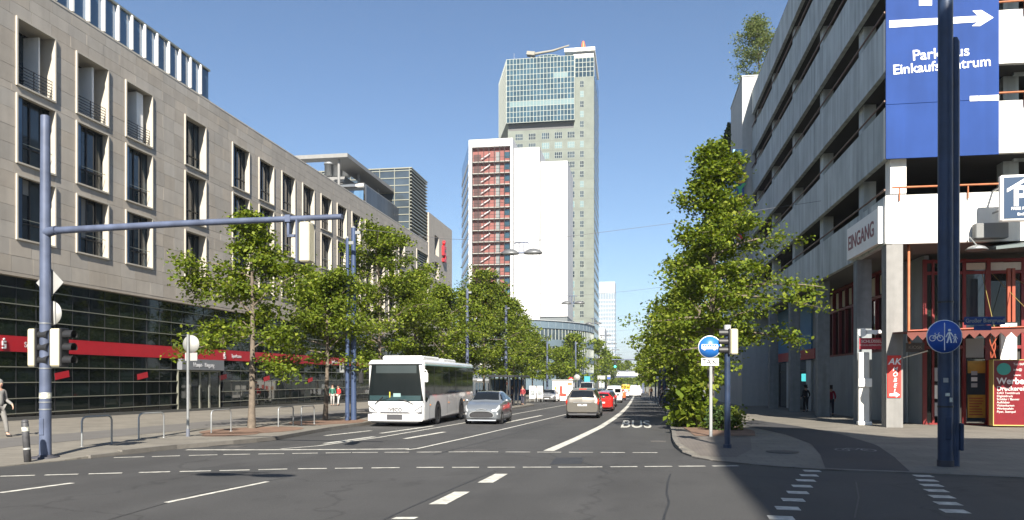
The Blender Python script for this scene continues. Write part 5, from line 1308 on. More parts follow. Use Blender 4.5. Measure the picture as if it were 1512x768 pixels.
# blue twin poles with the first lamp wire
LPp = 'blue lamp wire poles on the left pavement'
poles = [(522,38.2,337,.14,'thick blue pole carrying the first lamp wire, behind the bicycle racks'),(513,37.6,352,.10,'thinner blue pole standing left beside the thick one'),(690,66,428,.15,'blue pole rising from the trees right of the bus'),(747,80,452,.17,'blue pole in front of the red stair tower'),(808,118,500,.17,'blue pole beside the curved glass building'),(850,150,505,.18,'far blue pole at the foot of the stone tower'),(868,190,505,.18,'farthest blue pole on the left')]
PT = []
for px, d_, ty, r, lab in poles:
    x, y = atD(px, d_); g = swl(y); z = EYE+d_*(558-ty)/1149
    t = thing('blue_pole', lab, 'pole', (x, y, g), 0, LPp); MB().tube([(x,y,g),(x,y,g+1.2),(x,y,z)], [r*1.1,r,r*.8], 14).build('shaft', M_blupole if d_ > 60 else mat('blue_pole_near', (.045,.07,.14), .45, .1, var=.1), t)
    MB().tube([(x,y,z),(x,y,z+.1)], [r*.85,r*.3], 10).build('cap', M_steel, t); MB().box(x+r*.7,x+r*.7+.25,y-.05,y+.05,z-.3,z-.15).build('wire_clamp', M_steel, t)
    if 500 < px < 520: MB().bbox(x-.30,x-.06,y-.28,y-.14,g+2.3,g+2.75,.02).build('call_box', M_steel, t)
    PT.append((x, y, z))
# street lamps that hang over the lanes
HL = 'double lamps hung over the middle of the street'
hl = [(770,44,374,358,'nearest double lamp hanging in front of the white slab'),(846,79,448,437,'second double lamp, in front of the stone tower windows'),(876.5,116,478,470,'third double lamp, beside the right edge of the stone tower'),(894,153,496,490,'fourth double lamp, over the far tower'),(904,190,508,503,'fifth double lamp, below the fourth'),(909,228,517,513,'sixth double lamp, above the green light'),(913,266,524,521,'smallest and farthest double lamp')]
for i, (px, d_, py, wy, lab) in enumerate(hl):
    x, y = atD(px, d_); z = EYE+d_*(558-py)/1149; zw = EYE+d_*(558-wy)/1149
    t = thing('hanging_lamp', lab, 'street lamp', (x, y, z), 0, HL)
    for s in (-1, 1):
        sh = MB(); n = 20
        prof = [(.0,.24),(.16,.235),(.34,.17),(.50,.05),(.53,.0),(.50,-.05)]
        vs = []; fs = []
        for r, h in prof:
            for k in range(n): a = 2*math.pi*k/n; vs.append((x+s*.66+r*1.02*math.cos(a), y+r*.62*math.sin(a), z+h-.0))
        for a in range(len(prof)-1):
            for k in range(n): fs.append((a*n+k,a*n+(k+1)%n,(a+1)*n+(k+1)%n,(a+1)*n+k))
        sh.raw(vs, fs, True); o = sh.build('lamp_shade', mat('lamp_grey', (.13,.135,.14), .4, .3), t)
        MB().raw([(x+s*.66+.47*math.cos(2*math.pi*k/n), y+.28*math.sin(2*math.pi*k/n), z-.028) for k in range(n)], [tuple(range(n))[::-1]]).build('diffuser', mat('lamp_glass', (.30,.32,.33), .25), o, org=ORG[o.name])
    MB().box(x-.22,x+.22,y-.06,y+.06,z-.02,z+.06).tube([(x-.14,y,z+.05),(x-.14,y,zw)], .03, 6).tube([(x+.14,y,z+.05),(x+.14,y,zw)], .03, 6).tube([(x-.42,y,zw-.06),(x-.3,y,zw),(x+.3,y,zw),(x+.42,y,zw-.06)], .035, 6).build('hanger', M_blupole, t)
    # its own span wire
    L0 = PT[0] if i == 0 else (-13.8, y, zw+1.0)
    Rr = (CXF, y+2, zw+2.2) if y < 70 else (5.0, y, zw+1.0)
    t2 = thing('span_wire', 'thin wire carrying the %s double lamp across the street' % ('nearest','second','third','fourth','fifth','sixth','farthest')[i], 'wire', (x, y, zw), 0, 'span wires of the lamps')
    MB().tube([L0,(L0[0]*.5+x*.5,L0[1]*.5+y*.5,L0[2]*.5+zw*.5-.15),(x,y,zw),((x+Rr[0])/2,(y+Rr[1])/2,(zw+Rr[2])/2-.1),Rr], .012 if i == 0 else .016, 4, False).build('wire', M_cable, t2)
# near mast on the right with the round sign and street name
x, y = G(1396, 690); g = swr(y)
NM = thing('navy_mast', 'massive dark navy mast in the right foreground running out of the picture', 'mast', (x, y, g))
xb = atD(1411, 17.15)[0]
MB().tube([(x,y,g),(x,y,g+12)], [.155,.15], 22).build('main_tube', M_navy, NM)
z2 = EYE+17.1*(558-53)/1149
MB().tube([(x+.215,y+.08,g),(x+.215,y+.08,z2-.1),(x+.215,y+.08,z2)], [.105,.10,.06], 16).build('second_tube', M_navy, NM)
MB().tube([(x,y,g),(x,y,g+.14)], .17, 22).build('base_ring', mat('mast_foot', (.04,.04,.05), .7), NM)
MB().bbox(x+.30,x+.38,y-.02,y+.18,g+.35,g+.95,.015).build('service_box', M_navy, NM)
MB().box(x-.10,x+.0,y-.165,y-.155,g+1.85,g+1.95).build('sticker', M_sign, NM)
for zz_ in (g+1.3, g+3.6): MB().tube([(x,y,zz_),(x,y,zz_+.04)], .163, 22).build('band', M_dark, NM)
MB().bbox(x-.07,x+.07,y-.172,y-.15,g+.6,g+1.1,.008).build('access_door', M_navy, NM)
for q_ in ((-.06,1.55,.09,.07),(.03,1.42,.06,.10),(-.02,2.9,.10,.06)): MB().box(x+q_[0],x+q_[0]+q_[2],y-.163,y-.154,g+q_[1],g+q_[1]+q_[3]).build('sticker', mat('sticker', (.5,.5,.42), .6, var=.6, scale=14), NM)
RS = thing('shared_path_sign', 'round blue sign with bicycle beside pedestrian and child on the navy mast', 'traffic sign', (x, y-.2, 2.4))
sxx, szz_ = onY(1394.5, 497, y-.2); sy_ = y-.20
disc(MB(), sxx, sy_, szz_, .365, .02, 36).build('sign_rim', M_pw, RS); disc(MB(), sxx, sy_-.004, szz_, .35, .01, 36).build('sign_face', M_blue, RS)
def pict(mb, pts, w): 
    o = strip([(a, b) for a, b in pts], w); return mb.prism([(sxx+p[0], szz_+p[1]) for p in o], sy_-.010, sy_-.0045, lambda a,b,h:(a,h,b))
def rng_(cx, cy, r, w, n=16):
    return [(cx+r*math.cos(2*math.pi*k/n), cy+r*math.sin(2*math.pi*k/n)) for k in range(n+1)]
pm = MB()
pict(pm, [(0,-.30),(0,.30)], .016)
for cx in (-.245,-.085): pict(pm, rng_(cx,-.035,.06,.0), .014)
pict(pm, [(-.245,-.035),(-.195,.04),(-.12,.04),(-.165,-.035),(-.245,-.035)], .013); pict(pm, [(-.195,.04),(-.165,-.035)], .012); pict(pm, [(-.085,-.035),(-.125,.075),(-.10,.085)], .012); pict(pm, [(-.205,.07),(-.18,.07)], .014)
def man(cx, b, h):
    pict(pm, [(cx-.02*h*3,b+.62*h),(cx+.02*h*3,b+.62*h)], .34*h); 
    pm.lathe([(.001,0),(.10*h,0),(.10*h,.006),(.001,.006)], (sxx+cx, sy_-.011, szz_+b+.92*h), 'y', 12)
    pict(pm, [(cx-.03*h,b+.48*h),(cx-.16*h,b)], .10*h); pict(pm, [(cx+.03*h,b+.48*h),(cx+.13*h,b)], .10*h); pict(pm, [(cx-.08*h,b+.75*h),(cx-.24*h,b+.42*h)], .07*h); pict(pm, [(cx+.08*h,b+.75*h),(cx+.26*h,b+.45*h)], .07*h)
man(.10, -.14, .30); man(.215, -.14, .19)
pm.build('pictogram', M_pw, RS)
NP = thing('street_name_sign', 'narrow blue street name plate pointing right from the navy mast', 'sign', (x+.6, y, 2.9))
a = onY(1423.5, 480, y); b = onY(1484, 467.5, y)
MB().bbox(a[0], b[0], y-.02, y+.02, a[1], b[1], .006).build('plate', mat('plate_blue', (.02,.05,.17), .4), NP); lettering('Großer Biergrund', .125, M_sign, NP, ((a[0]+b[0])/2, y-.026, (a[1]+b[1])/2), '-y', bold=.01, sx=.86)
MB().tube([(x+.1,y,a[1]+.09),(a[0]+.02,y,a[1]+.09)], .02, 6).build('arm', M_dark, NP)
MB().box(a[0]+.2,a[0]+.55,y-.01,y+.01,a[1]-.12,a[1]-.01).build('small_plate', mat('plate_blue', (.02,.05,.17), .4), NP)
# bus lane sign
x, y = G(1049.5, 650); g = swr(y); 
BL = thing('bus_lane_sign', 'grey post with round blue bus sign and TAXI plate beside the right kerb', 'traffic sign', (x, y, g)); dd = y/ray(1049.5)[1]
Z = lambda py: EYE+dd*(558-py)/1149
MB().tube([(x,y,g),(x,y,Z(496))], .055, 12).build('post', mat('post_grey', (.33,.34,.34), .5, .3), BL)
sy_ = y-.09; zc = Z(512.5); sxx = onY(1048,512,sy_)[0]; r = .375
disc(MB(), sxx, sy_, zc, r, .02, 36).build('sign_rim', M_pw, BL); disc(MB(), sxx, sy_-.004, zc, r-.025, .01, 36).build('sign_face', mat('bright_blue', (.02,.13,.42), .35), BL)
pm = MB(); cv = lambda a,b,h:(a,h,b)
pm.prism([(sxx-.26,zc-.07),(sxx+.26,zc-.07),(sxx+.27,zc+.03),(sxx+.24,zc+.09),(sxx-.26,zc+.09)], sy_-.010, sy_-.0045, cv)
for k in (-.17,.15): pm.lathe([(.001,0),(.045,0),(.045,.007),(.001,.007)], (sxx+k, sy_-.0115, zc-.075), 'y', 12)
o = pm.build('pictogram', M_pw, BL); pm = MB()
for k in range(6): pm.box(sxx-.235+k*.078, sxx-.175+k*.078, sy_-.013, sy_-.0105, zc+.025, zc+.075)
pm.build('pictogram_windows', mat('bright_blue', (0,0,0)), BL)
zc = Z(534.5); MB().bbox(sxx-.27,sxx+.29,sy_,sy_+.02,zc-.125,zc+.125,.008).build('taxi_plate', M_white, BL); lettering('TAXI', .25, M_black, BL, (sxx+.01, sy_-.006, zc), '-y', bold=.008, sx=.92)
# right signal post
x, y = G(1074, 666); g = swr(y); dd = y/ray(1074)[1]; Z = lambda py: EYE+dd*(558-py)/1149
RP = thing('signal_post', 'dark navy signal post with a signal head turned right, beside the bus lane sign', 'traffic signal', (x, y, g))
MB().tube([(x,y,g),(x,y,Z(487))], [.085,.08], 14).build('pole', M_navy, RP); MB().tube([(x,y,Z(487)),(x,y,Z(480))], .095, 14).build('cap', mat('cap_grey', (.4,.4,.4), .5), RP)
MB().tube([(x,y,g),(x,y,g+.10)], .12, 14).build('base', M_navy, RP)
hd = signal_head(RP, x+.17, y-.02, Z(524), Z(486), -1)
# ------------------------------------------------------------------ bus shelter and things at the stop
SHl = thing('bus_shelter', 'dark framed glass bus shelter under the trees behind the bus', 'bus shelter', (-11, 68, swl(68)))
sy0, sy1 = 64.0, 73.0; gS = swl(68)
fr = MB()
for yy in (sy0, sy0+2.25, sy0+4.5, sy0+6.75, sy1):
    for xx in (-12.2, -10.5): fr.box(xx-.06, xx+.06, yy-.06, yy+.06, gS-.1, gS+2.5)
fr.box(-12.3,-10.1,sy0-.2,sy1+.2,gS+2.5,gS+2.68); fr.build('frame', M_dark, SHl)
for k in range(4): piece('glass_panel', mat('shelter_glass', (.10,.13,.13), .05, spec=.8), SHl, -12.22, -12.18, sy0+.1+k*2.25, sy0+2.15+k*2.25, gS+.25, gS+2.4)
piece('bench', M_steel, SHl, -12.0, -11.6, sy0+1, sy1-1, gS+.42, gS+.48); piece('advert_panel', mat('advert_blue', (.03,.12,.30), .3, var=.4, scale=1.5), SHl, -12.1, -10.6, sy1-.05, sy1+.055, gS+.3, gS+2.3)
# far signs
def far_sign(px, d_, cy, kind, m, lab, r=.42, cat='traffic sign', name='road_sign'):
    x, y = atD(px, d_); g = gz(y); z = EYE+d_*(558-cy)/1149
    t = thing(name, lab, cat, (x, y, g)); MB().tube([(x,y,g),(x,y,z+r)], .05, 8).build('post', M_steel, t)
    if kind == 'disc': disc(MB(), x, y-.08, z, r, .03, 22).build('sign_plate', m, t)
    else: MB().bbox(x-r*kind, x+r*kind, y-.12, y-.06, z-r, z+r, .02).build('sign_plate', m, t)
    return t, x, y, z
far_sign(852, 104, 557.5, 'disc', M_sign, 'round grey sign seen from behind above the white stall')
t, x, y, z = far_sign(843, 100, 560.5, 'disc', M_red, 'round red no entry sign left of the grey sign back', .32); MB().box(x-.2,x+.2,y-.09,y-.081,z-.06,z+.06).build('white_bar', M_white, t)
far_sign(867, 140, 560, 1.0, mat('cyan_board', (.04,.28,.36), .5), 'square cyan board on a pole above the white van roof', .52, 'sign', 'cyan_board')
t, x, y, z = far_sign(899, 180, 557, .8, M_sign, 'small blue and white direction sign under the footbridge', .5); MB().box(x-.38,x+.38,y-.14,y-.121,z-.4,z+.0).build('blue_half', M_blue, t)
far_sign(888, 200, 557.5, 2.0, M_sign, 'wide white board seen from behind below the footbridge', .5, 'sign', 'white_board')
t, x, y, z = far_sign(973.5, 74, 559, 1.3, M_white, 'white and blue bus stop plate at the right kerb', .22, 'bus stop sign', 'bus_stop_sign'); MB().box(x-.29,x+.29,y-.13,y-.121,z-.07,z+.07).build('blue_band', M_blue, t)
for px, r, lab in ((981,.17,'thick blue pole at the right kerb beside the bus stop plate'),(974.6,.10,'thin blue pole left of the thick one at the right kerb')):
    x, y = atD(px, 73); t = thing('blue_pole', lab, 'pole', (x, y, swr(y)), 0, 'blue poles at the right kerb'); z = EYE+73*(558-546)/1149
    MB().tube([(x,y,swr(y)),(x,y,z)], r, 12).build('shaft', mat('blue_pole_near', (.045,.07,.14), .45), t); MB().tube([(x,y,z),(x,y,z+.25)], [r*.9,r*.5], 10).build('cap', M_steel, t)
# signal gantry far ahead
x0, y0 = atD(968, 120); zg = EYE+120*(558-531)/1149; x1 = atD(903, 120)[0]
GA = thing('signal_gantry', 'thin blue signal arm with a green light reaching in from the right far ahead', 'traffic signal', (x0, y0, gz(y0)))
MB().tube([(x0,y0,gz(y0)),(x0,y0,zg+.3)], .14, 10).build('pole', M_blupole, GA); MB().tube([(x0,y0,zg),(x1,y0,zg)], .09, 8).build('arm', M_blupole, GA)
for px, dz_ in ((908,.0),(925.5,-2.6)):
    x = atD(px, 120)[0]; z = zg-.2+dz_*(1 if px < 910 else .0)
    if px > 910: continue
    h = MB().bbox(x-.2,x+.2,y0-.15,y0+.1,z-1.05,z,.03).build('signal_head', M_black, GA); MB().lathe([(.001,-.02),(.17,-.02),(.17,0)], (x,y0-.155,z-.86), 'y', 14).build('green_lamp', mat('green_lamp', (.05,.85,.55), .3, emit=1.6), h, org=ORG[h.name])
    for k in (0,1): MB().lathe([(.001,-.02),(.13,-.02),(.13,0)], (x,y0-.155,z-.2-.33*k), 'y', 12).build('dark_lamp', M_dark, h, org=ORG[h.name])
# white stall with red print
x0, y0 = atD(815.5, 97); x1, _ = atD(846, 97); g = gz(y0)
ST = thing('white_stall', 'white box stall with red printing on its front at the left kerb', 'stall', ((x0+x1)/2, y0, g)); zt = EYE+97*(558-562)/1149
MB().bbox(x0, x1, y0, y0+3.5, g+.05, zt, .05).build('box', M_white, ST)
MB().bbox(x0-.1, x1+.1, y0-.1, y0+3.6, zt, zt+.12, .03).build('roof', M_sign, ST)
MB().prism([(x0+.9,g+1.9),(x0+1.25,g+1.9),(x0+1.25,g+1.0),(x0+1.75,g+.95),(x0+1.75,g+.6),(x0+1.05,g+.6),(x0+.9,g+.9)], y0-.03, y0-.002, lambda a,b,h:(a,h,b)).build('red_print', mat('print_red', (.6,.05,.03), .5), ST)
MB().box(x0+.28,x0+.5,y0-.03,y0-.002,g+.9,g+1.8).build('orange_print', mat('print_orange', (.55,.25,.05), .5), ST); MB().box(x0+1.9,x1-.08,y0-.03,y0-.002,g+2.0,g+2.35).build('orange_print', mat('print_coral', (.7,.18,.08), .5), ST)
# waste bins and lit planters at the stop
for k, (px, d_, lab) in enumerate(((786,86,'white poster stand beside the shelter'),(797,88,'second white poster stand left of the silver car'))):
    x, y = atD(px, d_); t = thing('poster_stand', lab, 'poster stand', (x, y, swl(y)), 0, 'poster stands at the bus stop')
    MB().bbox(x-.35,x+.35,y,y+.12,swl(y)+.35,swl(y)+1.75,.03).build('panel', M_white, t); MB().box(x-.25,x+.25,y-.01,y-.001,swl(y)+.7,swl(y)+1.3).build('print', mat('print_grey', (.25,.27,.28), .5, var=.6, scale=4), t)
    MB().box(x-.3,x-.24,y+.03,y+.09,swl(y),swl(y)+.35).box(x+.24,x+.3,y+.03,y+.09,swl(y),swl(y)+.35).build('leg', M_steel, t)
# building that stands behind the camera on the right and shades the side street
SHB = thing('corner_house', 'plain rendered corner house outside the view that shades the side street', 'building', (14, -6, 0))
Hh = 22.0; kx = -math.sin(SUN_OFF)/math.tan(SUN_EL)*Hh; ky = math.cos(SUN_OFF)/math.tan(SUN_EL)*Hh
def back(px, py): X, Y = G(px, py); f = (Hh-gz(Y))/Hh; return (X-kx*f, Y-ky*f)
fp = [back(1132,768), back(1056,678), back(1045,652), back(1068,638), back(1110,633.5), back(1190,637), back(1325,651), back(1400,651.5)]
fp = [(fp[0][0]-.3, -40)] + fp + [(fp[-1][0]+14, fp[-1][1]-.4), (fp[-1][0]+14, -40)]
MB().prism(fp, -.5, Hh).build('wall', mat('render_beige', (.45,.42,.36), .85), SHB)
# double lamp above the camera: its shadow falls on the road
x, y = G(357, 703.5); hz = 9.0; kx = -math.sin(SUN_OFF)/math.tan(SUN_EL)*hz; ky = math.cos(SUN_OFF)/math.tan(SUN_EL)*hz
_src = [o for o in S.objects if o.name.startswith('hanging_lamp')][0]
_c0 = copy_tree(_src, (x-kx, y-ky, hz), None, 'double lamp hanging over the crossing above the viewer, outside the picture')

_c0.scale = (.88, .8, .5)

# ------------------------------------------------------------------ vehicles (local: front towards -y, x across, z up)
def catmull(Pm, n):
    """resample rows of a (k, m, 3) grid along axis 0 at parameters n"""
    k = Pm.shape[0]; out = []
    for u in n:
        i = int(min(max(math.floor(u), 0), k-2)); t = u-i
        p0, p1, p2, p3 = Pm[max(i-1,0)], Pm[i], Pm[i+1], Pm[min(i+2,k-1)]
        m1 = (p2-p0)/2*.85; m2 = (p3-p1)/2*.85
        out.append((2*t**3-3*t**2+1)*p1+(t**3-2*t**2+t)*m1+(-2*t**3+3*t**2)*p2+(t**3-t**2)*m2)
    return np.array(out)
class Surf:
    def __init__(s, st, L, W, H):
        rows = []
        for (t, zl, zb, zr, wl, wb, wr) in st:
            y = (t-.5)*L; h = W/2
            zl, zb, zr = zl*H, zb*H, zr*H; g = zr-zb
            rows.append([(0,y,zl),(wl*h*.90,y,zl),(wl*h,y,zl+.10*H*.8),(wb*h,y,zl+(zb-zl)*.62),(wb*h*.965,y,zb),(wr*h,y,zr-.10*g),(wr*h*.72,y,zr-.005*H),(0,y,zr+.008*H)])
        s.g = np.array(rows); s.W = W; s.L = L; s.H = H; s.n = len(rows)-1
    def grid(s, us, vs, off=0.0):
        a = catmull(s.g, us); a = catmull(a.transpose(1,0,2), vs).transpose(1,0,2)
        if off:
            du = np.gradient(a, axis=0); dv = np.gradient(a, axis=1); nr = np.cross(du, dv); ln = np.linalg.norm(nr, axis=2, keepdims=True); nr = nr/np.maximum(ln, 1e-9)
            c = np.array([0, 0, s.H*.45]); sg = np.sign(((a-c)*nr).sum(axis=2, keepdims=True)); sg[sg == 0] = 1; a = a+nr*sg*off
        return a
    def patch(s, mb, us, vs, off=0.0, both=True, close=0.0):
        a = s.grid(us, vs, off); nu, nv = a.shape[:2]
        for sg in ((1,-1) if both else (1,)):
            V = [(p[0]*sg, p[1], p[2]) for r in a for p in r]; F = []
            for i in range(nu-1):
                for j in range(nv-1):
                    q = (i*nv+j, (i+1)*nv+j, (i+1)*nv+j+1, i*nv+j+1); F.append(q if sg > 0 else q[::-1])
            mb.raw(V, F, True)
        return mb
def lin(a, b, n): return [a+(b-a)*i/(n-1) for i in range(n)]
M_tyre = mat('tyre', (.014,.014,.015), .85); M_rim = mat('alloy_rim', (.45,.46,.47), .3, .7)
M_carg = mat('car_glass', (.008,.010,.012), .04, spec=.35); M_lampc = mat('clear_lamp', (.62,.64,.66), .08, .3, spec=1.0); M_tail = mat('tail_lamp', (.45,.012,.012), .15)
M_tail_on = mat('brake_light', (1.0,.035,.012), .2, emit=.5); M_trim = mat('grey_trim', (.05,.05,.055), .6); M_plate = mat('number_plate', (.58,.58,.56), .5); M_indic = mat('amber', (.7,.25,.03), .3)
WHEEL = {}
def wheel_meshes(r, w):
    k = (r, w)
    if k in WHEEL: return WHEEL[k]
    t = MB().lathe([(r*.62,-w/2),(r*.9,-w/2),(r,-w*.32),(r,w*.32),(r*.9,w/2),(r*.62,w/2),(r*.62,-w/2)], axis='x', n=26)
    m = MB().lathe([(.001,w*.30),(r*.16,w*.34),(r*.18,w*.30),(r*.22,w*.2)], axis='x', n=16).lathe([(r*.55,w*.34),(r*.64,w*.44),(r*.64,-w*.4)], axis='x', n=26)
    for j in range(5):
        a = 2*math.pi*j/5; ca, sa = math.cos(a), math.sin(a); vs = []
        for q, hw in ((r*.12, r*.09),(r*.58, r*.075)):
            for s_, x in ((-1,.2),(1,.2),(1,.33),(-1,.33)): vs.append((w*x, ca*q-sa*hw*s_, sa*q+ca*hw*s_))
        m.raw(vs, [(0,1,2,3),(7,6,5,4),(0,4,5,1),(1,5,6,2),(2,6,7,3),(3,7,4,0)])
    m.k = 1; m.lathe([(.001,w*.05),(r*.6,w*.05)], axis='x', n=20)
    WHEEL[k] = (t.mesh('tyre', M_tyre), m.mesh('rim', [M_rim, M_black])); return WHEEL[k]
def add_wheels(T, pos, r, w):
    tm, rm = wheel_meshes(r, w)
    for x, y in pos:
        o = link('wheel', tm, T, (x, y, r), rot=(0, 0, 0 if x > 0 else math.pi)); link('rim', rm, o)
HATCH = [(0,.22,.40,.44,.66,.66,.55),(.02,.17,.46,.50,.84,.85,.72),(.09,.13,.56,.60,.96,.965,.80),(.19,.12,.625,.665,1,1,.82),(.265,.12,.66,.70,1,1,.80),(.37,.12,.665,.885,1,1,.70),(.46,.12,.67,.975,1,1,.66),(.62,.12,.68,1.0,1,1,.66),(.80,.12,.70,.97,1,1,.635),(.90,.13,.71,.905,.985,.985,.61),(.965,.17,.70,.745,.95,.96,.70),(1,.24,.58,.62,.84,.87,.70)]
MPV = [(0,.20,.38,.42,.66,.66,.55),(.02,.15,.44,.48,.86,.87,.72),(.09,.12,.53,.57,.97,.97,.80),(.18,.11,.59,.63,1,1,.82),(.235,.11,.62,.66,1,1,.80),(.34,.11,.63,.87,1,1,.72),(.43,.11,.635,.97,1,1,.69),(.62,.11,.645,1.0,1,1,.69),(.84,.11,.65,.975,1,1,.67),(.94,.13,.655,.93,.985,.985,.64),(.978,.17,.62,.665,.965,.97,.80),(1,.23,.50,.54,.88,.90,.74)]
SALOON = [(0,.24,.42,.46,.66,.66,.55),(.02,.18,.48,.52,.84,.85,.72),(.09,.14,.57,.61,.96,.965,.80),(.20,.13,.63,.67,1,1,.82),(.29,.13,.66,.70,1,1,.80),(.39,.13,.665,.90,1,1,.70),(.47,.13,.67,.98,1,1,.66),(.60,.13,.68,1.0,1,1,.66),(.72,.13,.69,.96,1,1,.64),(.84,.13,.69,.735,.985,.985,.72),(.95,.16,.67,.70,.95,.955,.76),(1,.24,.58,.62,.86,.87,.72)]
VAN = [(0,.20,.36,.40,.80,.80,.68),(.015,.15,.42,.455,.93,.93,.80),(.07,.12,.50,.535,.98,.98,.84),(.13,.11,.54,.58,1,1,.86),(.17,.11,.56,.60,1,1,.85),(.24,.11,.57,.86,1,1,.83),(.30,.11,.57,.965,1,1,.82),(.50,.11,.57,1.0,1,1,.83),(.80,.11,.57,1.0,1,1,.83),(.965,.12,.57,.985,1,1,.82),(.99,.14,.55,.95,.985,.985,.80),(1,.18,.50,.90,.95,.95,.76)]
def car(label, cat, name, st, L, W, H, paint, loc, rotz, group=None, rear=None, wr=.32, tail_on=False, sidewin=True, front=True, detail=True, windows=((4.25,5.9),(9.12,9.85))):
    T = thing(name, label, cat, loc, rotz, group); Sf = Surf(st, L, W, H); n = Sf.n
    mb = MB(); us = lin(0, n, n*4+1); vs = lin(0, 7, 22); Sf.patch(mb, us, vs)
    for u in (0, n):     # close the ends
        a = Sf.grid([u], vs)[0]; ring = [tuple(p) for p in a]+[(-p[0],p[1],p[2]) for p in a[::-1]][1:-1]
        f = tuple(range(len(ring))); mb.raw(ring, [f if u == 0 else f[::-1]])
    bo = mb.build('body', paint, T, world=False)
    def part(nm, m, us_, vs_, off=.006, both=True, par=None): return Sf.patch(MB(), us_, vs_, off, both).build(nm, m, par or T, world=False)
    (f0, f1), (r0, r1) = windows
    part('windscreen', M_carg, lin(f0, f1, 10), lin(5.22, 7, 10))
    part('rear_window', M_carg, lin(r0, r1, 8), lin(5.25, 7, 10), .012)
    if sidewin:
        for a, b in ((5.05, 6.45), (6.55, 7.62), (7.72, 8.9)) if st is not VAN else ((5.1,6.7),):
            part('side_window', M_carg, lin(a, b, 8), lin(4.10, 4.90, 5), .010)
        if st is HATCH or st is MPV: part('quarter_window', M_carg, lin(4.55, 4.97, 4), lin(4.12, 4.75, 4), .010)
    # wheels with dark arches
    yf = -L/2+L*.185; yr = L/2-L*.195; xw = W/2-.10
    arch = MB()
    for y in (yf, yr):
        for s in (1, -1):
            vs2 = [(s*(W/2*.992+.004), y+wr*1.16*math.cos(a), max(.13*H, wr+wr*1.16*math.sin(a))) for a in lin(-.35, math.pi+.35, 20)]
            arch.raw(vs2, [tuple(range(20))])
            vs3 = [(s*(W/2*.93), p[1], p[2]) for p in vs2]; arch.raw(vs2+vs3, [(i,i+1,21+i,20+i) for i in range(19)])
    arch.build('wheel_arch', M_black, T, world=False)
    add_wheels(T, [(xw,yf),(-xw,yf),(xw,yr),(-xw,yr)], wr, .215)
    MB().box(-W/2*.80, W/2*.80, -L/2+.35, L/2-.3, .17, .14*H+.05).build('underbody', M_black, T, world=False)
    for s in (1, -1):
        m = MB(); ym = Sf.grid([4.55], [4.1])[0][0]
        m.lathe([(.001,-.06),(.07,-.055),(.095,0),(.085,.06),(.001,.075)], (0,0,0), 'y', 12); m.v = [(s*(W/2+.10)+p[0]*1.25, ym[1]+p[1], ym[2]+.05+p[2]*.85) for p in m.v]
        m.box(min(s*W/2*.95, s*(W/2+.08)), max(s*W/2*.95, s*(W/2+.08)), ym[1]-.02, ym[1]+.03, ym[2]-.01, ym[2]+.035); m.build('mirror', paint, T, world=False)
        if detail:
            for u in (6.25, 7.5): 
                p = Sf.grid([u], [3.45])[0][0]; MB().box(s*p[0]-.015, s*p[0]+.015, p[1]-.09, p[1]+.09, p[2]-.015, p[2]+.015).build('handle', paint, T, world=False)
    for s in (1, -1):
        for nm, m, u0, u1, v0, v1 in (('headlight', M_lampc, .55, 2.1, 3.55, 4.45),):
            Sf.patch(k := MB(), lin(u0, u1, 7), lin(v0, v1, 6), .008, False); k.v = [(p[0]*s, p[1], p[2]) for p in k.v]; k.build(nm, m, T, world=False)
        Sf.patch(k := MB(), lin(n-1.75 if st is not VAN else n-1.3, n-.35, 7), lin(3.25 if st is not VAN else 2.9, 4.25 if st is not VAN else 3.9, 6), .010, False); k.v = [(p[0]*s, p[1], p[2]) for p in k.v]; tl = k.build('tail_light', M_tail, T, world=False)
        if tail_on:
            Sf.patch(k := MB(), lin(n-1.3, n-.5, 5), lin(3.55, 3.95, 4), .016, False); k.v = [(p[0]*s, p[1], p[2]) for p in k.v]; k.build('lit_lamp', M_tail_on, tl, world=False)
    # sills and bumpers
    part('sill_trim', M_trim, lin(2.6, n-2.2, 14), lin(1.0, 1.85, 4), .006)
    yb = L/2
    MB().bbox(-.26,.26,yb+.0,yb+.02,H*.42,H*.42+.11,.006).build('number_plate', M_plate, T, world=False)
    part('rear_bumper_trim', M_trim, lin(n-.8, n-.05, 4), lin(.4, 1.9, 8), .006)
    return T, Sf
